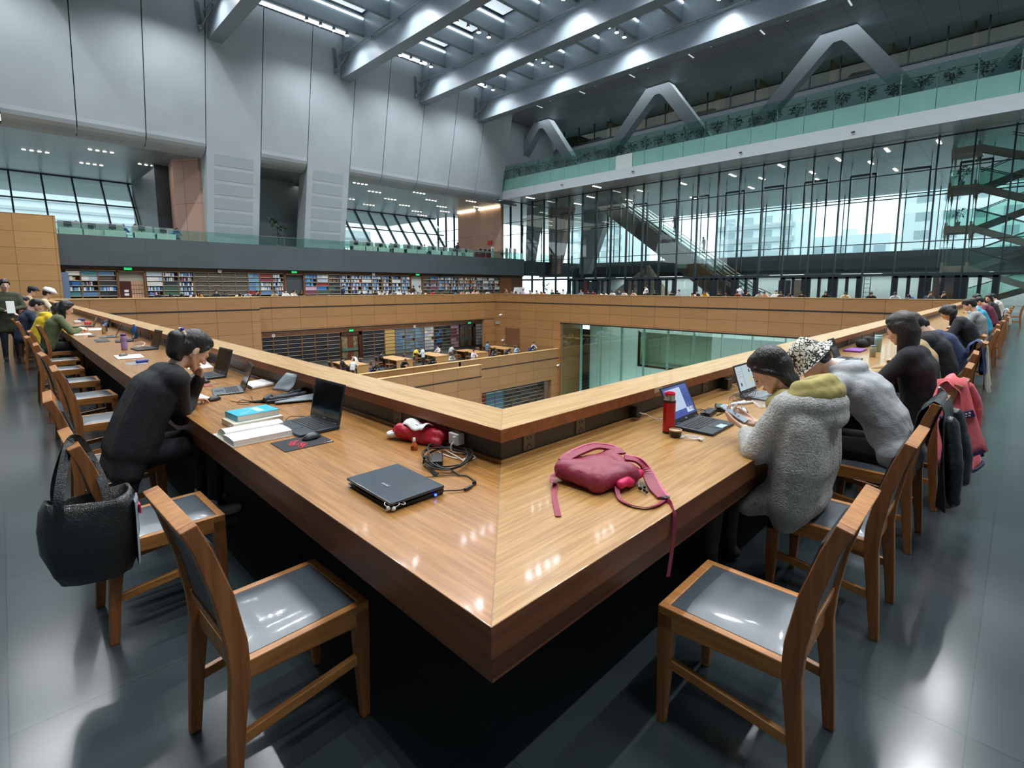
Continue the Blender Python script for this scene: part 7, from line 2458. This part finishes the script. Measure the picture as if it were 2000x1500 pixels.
lapR = laptop(2.13, .425, math.radians(92), 'open black laptop with a blue lit screen beside the red flask', .345, .235, 116, body=k_dark, on=scr_blue,
       screen_parts=[(.07, .205, -.06, .135, '#a3b0c6', .55), (.04, .07, -.14, -.05, '#b9c4d6', .5), (.05, .10, -.10, -.08, '#56658f', .4), (.045, .095, -.14, -.115, '#4c5b86', .4)])
MB().ell((2.14, .415, ZD + .023), (.004, .004, .003)).build('pointing_stick', mat('stick_red', '#c0303a', rough=.5), lapR).matrix_parent_inverse = lapR.matrix_basis.inverted()
o = MB().hexa([(2.11, .315, ZD + .0185), (2.19, .315, ZD + .0185), (2.19, .355, ZD + .0195), (2.11, .355, ZD + .0195), (2.11, .315, ZD + .020), (2.19, .315, ZD + .020), (2.19, .355, ZD + .021), (2.11, .355, ZD + .021)]).build('card', mat('card_blue_white', '#a9cbe4', rough=.4, noise=.25, nscale=18))
tag(o, 'pale blue printed card lying on the palm rest of the blue lit laptop', 'card')
cl = empty('calculator', (2.645, .475, ZD), math.radians(118), 'black desk calculator with tilted display on the right desk', 'calculator')
MB().hexa([(-.10, -.065, 0), (.10, -.065, 0), (.10, .065, 0), (-.10, .065, 0), (-.10, -.065, .012), (.10, -.065, .034), (.10, .065, .034), (-.10, .065, .012)]).build('case', plastic_k, cl, bevel=.004)
MB().hexa([(.05, -.055, .029), (.092, -.055, .034), (.092, .055, .034), (.05, .055, .029), (.05, -.055, .0305), (.092, -.055, .0355), (.092, .055, .0355), (.05, .055, .0305)]).build('display', mat('lcd_green', '#5c6b5e', rough=.2), cl)
g = MB(); g2 = MB()
for r in range(5):
    for c in range(6):
        x0 = -.09 + r * .027; y0 = -.056 + c * .0195
        z = .0125 + (x0 + .1) * .11
        (g2 if (c == 0 and r < 3) else g).box(x0, x0 + .019, y0, y0 + .014, z, z + .004)
g.build('key', mat('key_white', '#c9d0d2', rough=.5), cl); g2.build('key', mat('key_teal', '#2f93a8', rough=.5), cl)
ad = empty('power_adapter', (2.43, .535, ZD), math.radians(8), 'black laptop power brick behind the blue lit laptop', 'charger')
MB().box(-.085, .085, -.03, .03, 0, .030).build('adapter', plastic_k, ad, bevel=.005)
MB().tube(bez([(-.085, 0, .015), (-.13, .03, .02), (-.12, .08, .03), (-.05, .07, .035), (-.02, .03, .034), (-.08, .0, .034), (-.12, .05, .02), (-.04, .10, .01), (.06, .06, .01)]), .0028, 6).tube(bez([(.085, 0, .012), (.13, -.02, .01), (.10, -.06, .005), (.0, -.05, .004)]), .003, 6).build('lead', cable_k, ad, smooth=True)
pb2 = empty('plug_adapter', (3.33, .80, .80), 0, 'black square plug adapter in a socket under the right ledge', 'charger')
MB().box(-.045, .045, -.04, .03, -.04, .045).build('plug_body', plastic_k, pb2, bevel=.006)
MB().tube(bez([(.045, -.03, .0), (.08, -.05, -.02), (.07, -.09, -.04), (.0, -.12, -.046), (-.12, -.12, -.047)]), .0022, 6).build('lead', cable_w, pb2, smooth=True)
pb3 = empty('plug_adapter', (1.98, .81, .80), 0, 'round black plug in the socket behind the red flask', 'charger')
MB().tube([(0, .02, 0), (0, -.03, 0)], .035, 14).build('plug_body', plastic_k, pb3)
MB().tube(bez([(0, -.03, 0), (.03, -.06, -.01), (.06, -.08, -.03), (.10, -.10, -.047), (.16, -.12, -.047)]), .0026, 6).build('lead', cable_w, pb3, smooth=True)
scr_page = mat('screen_page', '#9fb0b8', rough=.15, emit='#a9bcc4', estr=.5)
laptop(3.25, .47, math.radians(90), 'open grey laptop showing a document, behind the fleece jacket woman', .33, .23, 108, body=k_grey, keys=mat('key_grey', '#8d9498', rough=.5), on=scr_page,
       screen_parts=[(.05, .2, .03, .033, '#2c3440', .1), (.15, .175, -.11, -.085, '#3a4652', .2), (.06, .085, .09, .115, '#3a4652', .2), (.07, .12, -.12, -.08, '#c6c08c', .3), (.17, .172, .05, .13, '#55626c', .1), (.15, .152, .05, .13, '#55626c', .1), (.13, .132, .05, .12, '#55626c', .1)])
tg_ = MB()
for k in range(5):
    c = Vector((2.98 + .02 * k, .56 - .01 * k, ZD + .012 + .010 * k))
    tg_.tube(bez([tuple(c + Vector(((.05 + .008 * k) * math.cos(a + k), (.06 - .004 * k) * math.sin(a + k), .02 * math.sin(2 * a + k)))) for a in (2 * pi * j / 9 for j in range(10))], 3), .0022, 5)
tag(tg_.build('cable_tangle', mat('cable_brown', '#3a2a24', rough=.5), smooth=True), 'tangled dark cables beside the grey laptop on the right desk', 'cable')
bagm = MB().cap2((2.80, .53, .757), (2.94, .50, .759), .016, .013).cap2((2.87, .50, .757), (2.98, .46, .757), .012)
tag(mobj('plastic_wrapper', grow(bagm, .005, 1, .012, .02), mat('wrapper', '#c6ccd4', rough=.2, spec=.8)), 'crinkled clear plastic wrapper before the grey laptop', 'wrapper')
ew = MB()
for k in range(5):
    ew.tube(bez([(2.86 + .02 * k, .36, ZD + .003), (2.90 + .03 * k, .40 + .02 * k, ZD + .012), (2.98 + .02 * k, .38 - .01 * k, ZD + .004), (2.93, .33 + .01 * k, ZD + .006), (2.86 + .02 * k, .36, ZD + .003)], 4), .002, 5)
tag(ew.build('white_lead', cable_w, smooth=True), 'white lead spread on the desk beside the fleece jacket woman', 'cable')
st_ = MB().add([(2.165, .7848, .895), (2.255, .7848, .90), (2.258, .7848, .926), (2.17, .7848, .928), (2.165, .7843, .895), (2.255, .7843, .90), (2.258, .7843, .926), (2.17, .7843, .928)], [(0, 1, 2, 3), (4, 5, 6, 7), (0, 1, 5, 4), (1, 2, 6, 5), (2, 3, 7, 6), (3, 0, 4, 7)])
tag(st_.build('sticker', mat('sticker_beige', '#c9b296', rough=.7)), 'torn beige sticker on the ledge edge above the blue lit laptop', 'sticker')
laptop(6.05, .50, math.radians(92), 'open slate laptop beyond the bucket hat on the right desk', .33, .23, 112, body=k_grey)
bottle(6.55, .36, [(.001, 0), (.032, 0), (.034, .10), (.028, .12), (.001, .121)], mat('jar_clear', '#9aa49a', rough=.1, spec=.7), steel_l, 'clear glass jar with steel lid near the black haired woman', [(.03, .121), (.03, .14), (.001, .141)])
bottle(7.2, .42, [(.001, 0), (.038, 0), (.042, .16), (.042, .2), (.001, .201)], mat('teal_tumbler', '#8fb6b3', rough=.4), mat('teal_lid', '#a7c6c2', rough=.4), 'pale teal tumbler beside the black haired woman', [(.043, .201), (.043, .215), (.001, .216)])
paper_stack('document', ((4.9, .2), (5.3, .2), (5.3, .48), (4.9, .48)), ZD, .006, page_m, 'white papers on the right desk beyond the bucket hat', sheets=2)
paper_stack('document', ((5.6, .5), (6.2 - .3, .5), (6.2 - .3, .74), (5.6, .74)), ZD, .025, page_m, 'stacked white papers and blue packet under the right ledge', sheets=4)
paper_stack('notebook', ((6.9, .55), (7.3, .55), (7.3, .74), (6.9, .74)), ZD, .02, mat('purple_cover', '#7b3f96', rough=.5), 'purple notebook beside the pale teal tumbler', cat='notebook')
bg = MB().cap2((7.6, .68, .80), (8.2, .66, .80), .06).cap2((7.8, .66, .84), (8.1, .68, .83), .05)
tag(mobj('backpack', grow(bg, .012, 4, .02, .08), cloth('black_bag', '#17181b')), 'slumped black bag under the ledge beyond the slate laptop', 'bag')
tb_ = MB().box(-.06, .06, -.004, .004, 0, .16); o = tb_.build('tablet_computer', k_dark); o.location = (4.55, .70, ZD); o.rotation_euler = (math.radians(-20), 0, .2); tag(o, 'small dark tablet propped upright beyond the bucket hat', 'tablet')

# ================================================================== things hung on chairs
tote_m = mat('tote_black', '#0e0f10', rough=.28, bump=.5, bscale=220, spec=.6, coat=.2)
tt = empty('tote_bag', (0, 0, 0), 0, 'large black woven tote bag hanging on the second left chair', 'bag')
def ring_t(z, x0, x1, y0, y1, sag=0):
    n = 28; out = []
    for k in range(n):
        a = 2 * pi * k / n
        cx, cy = (x0 + x1) / 2, (y0 + y1) / 2
        c, s = math.cos(a), math.sin(a)
        e = .55
        px = cx + (x1 - x0) / 2 * math.copysign(abs(c) ** e, c)
        py = cy + (y1 - y0) / 2 * math.copysign(abs(s) ** e, s)
        out.append((px + .006 * math.sin(5 * a + z * 40), py + .008 * math.sin(4 * a + z * 30), z + sag * math.sin(2 * a + .7) + .02 * c * sag * 10))
    return out
rings = [ring_t(.330, -.66, -.50, 1.84, 1.93), ring_t(.345, -.70, -.47, 1.81, 1.96), ring_t(.40, -.735, -.45, 1.79, 1.98), ring_t(.50, -.755, -.435, 1.78, 1.99, .002), ring_t(.60, -.762, -.432, 1.79, 1.98, .004), ring_t(.665, -.75, -.44, 1.80, 1.96, .010), ring_t(.70, -.735, -.45, 1.81, 1.95, .016)]
inner = [ring_t(.70, -.725, -.46, 1.82, 1.94, .016), ring_t(.62, -.72, -.47, 1.83, 1.93), ring_t(.42, -.70, -.49, 1.84, 1.93)]
mb = MB().loft(rings + inner)
M_t = Matrix.Translation((-.60, 1.885, 0)) @ Matrix.Rotation(math.radians(-12), 4, 'Z') @ Matrix.Translation((.60, -1.885, 0))
mb.v = [tuple(M_t @ Vector(p)) for p in mb.v]
fixn(mb.build('bag_body', tote_m, tt, smooth=True))
for dx, y in ((0, 1.80), (.0, 1.965)):
    P = [(-.695, y, .64), (-.69, y + .005, .74), (-.66, (y + 1.93) / 2, .86), (-.63, 1.93, .935), (-.605, 1.955, .938), (-.575, 1.95, .87), (-.545, (y + 1.9) / 2, .76), (-.535, y, .64)]
    ribbon('strap', P, .032, tote_m, tt, .004, (0, 1, .1))
MB().hexa([(-.455, 1.79, .36), (-.445, 1.83, .36), (-.438, 1.86, .36), (-.45, 1.90, .36), (-.452, 1.765, .66), (-.436, 1.80, .67), (-.43, 1.87, .67), (-.448, 1.90, .66)]).build('grey_side', mat('tote_side', '#8f9aa2', rough=.5), tt)
MB().box(-.437, -.43, 1.79, 1.835, .60, .64).build('red_patch', mat('patch_red', '#b81f3a', rough=.5), tt)


def drape(name, cx, wtop, wbot, front, back, m, label, cat, seed, out=.05, thick=.008, skew=0., y0=-.545):
    """a jacket thrown over a chair back: front skirt, over the rail, long back skirt"""
    n, mrow = 26, 22
    rng = random.Random(seed)
    ph = [rng.uniform(0, 6) for _ in range(5)]
    total = front + back
    vs = []; fs = []
    for i in range(mrow + 1):
        s = i / mrow * total
        for j in range(n + 1):
            v = j / n - .5
            if s < front:
                dn = front - s; w = wtop + (wbot - wtop) * dn / back; yy = y0 + .045 + .10 * dn; z = .955 - dn
                f = dn / max(front, .01) * .6
            else:
                dn = s - front; w = wtop + (wbot - wtop) * (dn / back); yy = y0 - .03 - out * (dn / back) - .02; z = .955 - dn
                f = dn / back
            if abs(s - front) < total / mrow: z -= .0; yy = y0
            x = cx + v * w + skew * dn
            yy += f * (.030 * math.sin(v * 15 + ph[0]) + .018 * math.sin(v * 29 + ph[1] + 3 * f)) 
            z += f * (.035 * math.sin(v * 8 + ph[2]) + .02 * math.sin(v * 19 + ph[3]))
            vs.append((x, yy, z))
    for i in range(mrow):
        for j in range(n):
            a = i * (n + 1) + j
            fs.append((a, a + 1, a + n + 2, a + n + 1))
    o = MB().add(vs, fs).build(name, m, smooth=True)
    md = o.modifiers.new('s', 'SOLIDIFY'); md.thickness = thick; md.offset = 0
    o.modifiers.new('ss', 'SUBSURF').render_levels = 1
    tag(o, label, cat)
    return o, vs, n, mrow
lj, *_ = drape('leather_jacket', 3.12, .42, .52, .28, .62, mat('black_jacket_leather', '#14171a', rough=.32, spec=.6, bump=.4, bscale=40), 'black leather jacket draped over the chair of the grey hoodie', 'jacket', 3)
MB().tube(bez([(3.30, -.535, .962), (3.33, -.56, .93), (3.325, -.59, .88), (3.31, -.60, .80)]), .007, 6).build('zip', steel_l, lj)
mobj('sleeve', grow(MB().cap2((2.99, -.62, .80), (2.96, -.66, .58), .05, .045).cap2((2.96, -.66, .58), (2.99, -.67, .36), .045, .038), .010, 3, .012, .06), MATS['black_jacket_leather'], lj)
mobj('sleeve', grow(MB().cap2((3.30, -.62, .80), (3.32, -.68, .58), .05, .045).cap2((3.32, -.68, .58), (3.30, -.69, .40), .045, .038), .010, 3, .012, .06), MATS['black_jacket_leather'], lj)
coral = cloth('coral_jersey', '#ec757b', noise=.06, bump=.2)
cj, vs, n_, mr = drape('sports_jacket', 3.98, .46, .60, .22, .58, coral, 'coral pink sports jacket with navy lettering draped over a chair back', 'jacket', 8, out=.12, skew=.06)
navy_s = mat('navy_print', '#2a2450', rough=.7)
mobj('sleeve', grow(MB().cap2((4.16, -.63, .86), (4.24, -.68, .72), .035, .04).cap2((4.24, -.68, .72), (4.27, -.69, .56), .04, .034), .010, 3, .014, .07), coral, cj)
ribbon('hem_band', [(p[0], p[1] - .006, p[2]) for p in vs[-(n_ + 1):][::3]], .022, navy_s, cj, .012, (0, 1, 0))
o = flap((3.775, -.49, .935), (3.80, -.62, .965), (3.745, -.77, .50), (3.715, -.55, .34), wob=.010).build('side_panel', coral, cj, smooth=True)
o.modifiers.new('s', 'SOLIDIFY').thickness = .008
ribbon('hem_band', [(3.712, -.55, .345), (3.722, -.62, .40), (3.742, -.765, .505)], .02, navy_s, cj, .018, (1, 0, 0))
A_, B_ = Vector((3.722, -.525, .675)), Vector((3.752, -.69, .745))
ribbon('chest_band', [A_, A_.lerp(B_, .5) + Vector((-.008, 0, 0)), B_], .042, navy_s, cj, .026, (1, .1, 0))
g = MB()
for k in range(2):
    for j in range(9):
        p = A_.lerp(B_, .08 + j * .10) + Vector((-.016 - .006 * math.sin(pi * (.08 + j * .1)), 0, .008 - .018 * k))
        g.cbox(tuple(p), (.006, .012, .009))
g.build('lettering', mat('letter_pale', '#d8c9d8', rough=.7), cj)
drape('jacket', 13.25 if False else 15.6, .4, .5, .2, .5, cloth('grey_white_jacket', '#b9bdb8'), 'x', 'jacket', 5)[0].name = 'draped_jacket'
dj = bpy.data.objects['draped_jacket']
dj.rotation_euler = (0, 0, -pi / 2); dj.location = (-.22, 31.2, 0)
tag(dj, 'pale grey jacket hung over a chair back beside the left aisle', 'jacket')
nj, *_ = drape('jacket', 7.55, .42, .55, .15, .4, cloth('navy_jacket', '#28355c'), 'navy jacket bundled on a chair between the black coat and navy pullover', 'jacket', 6, y0=-.50)
sc_, *_ = drape('scarf', 7.66, .10, .14, .3, .62, cloth('cream_cloth', '#cfc7b4'), 'cream strap and cloth hanging from the chair before the navy pullover', 'cloth', 9)
wc, *_ = drape('coat', 20.6, .45, .6, .25, .5, cloth('pale_coat', '#bdb3ac'), 'pale coat over a chair far along the right desk', 'coat', 12)
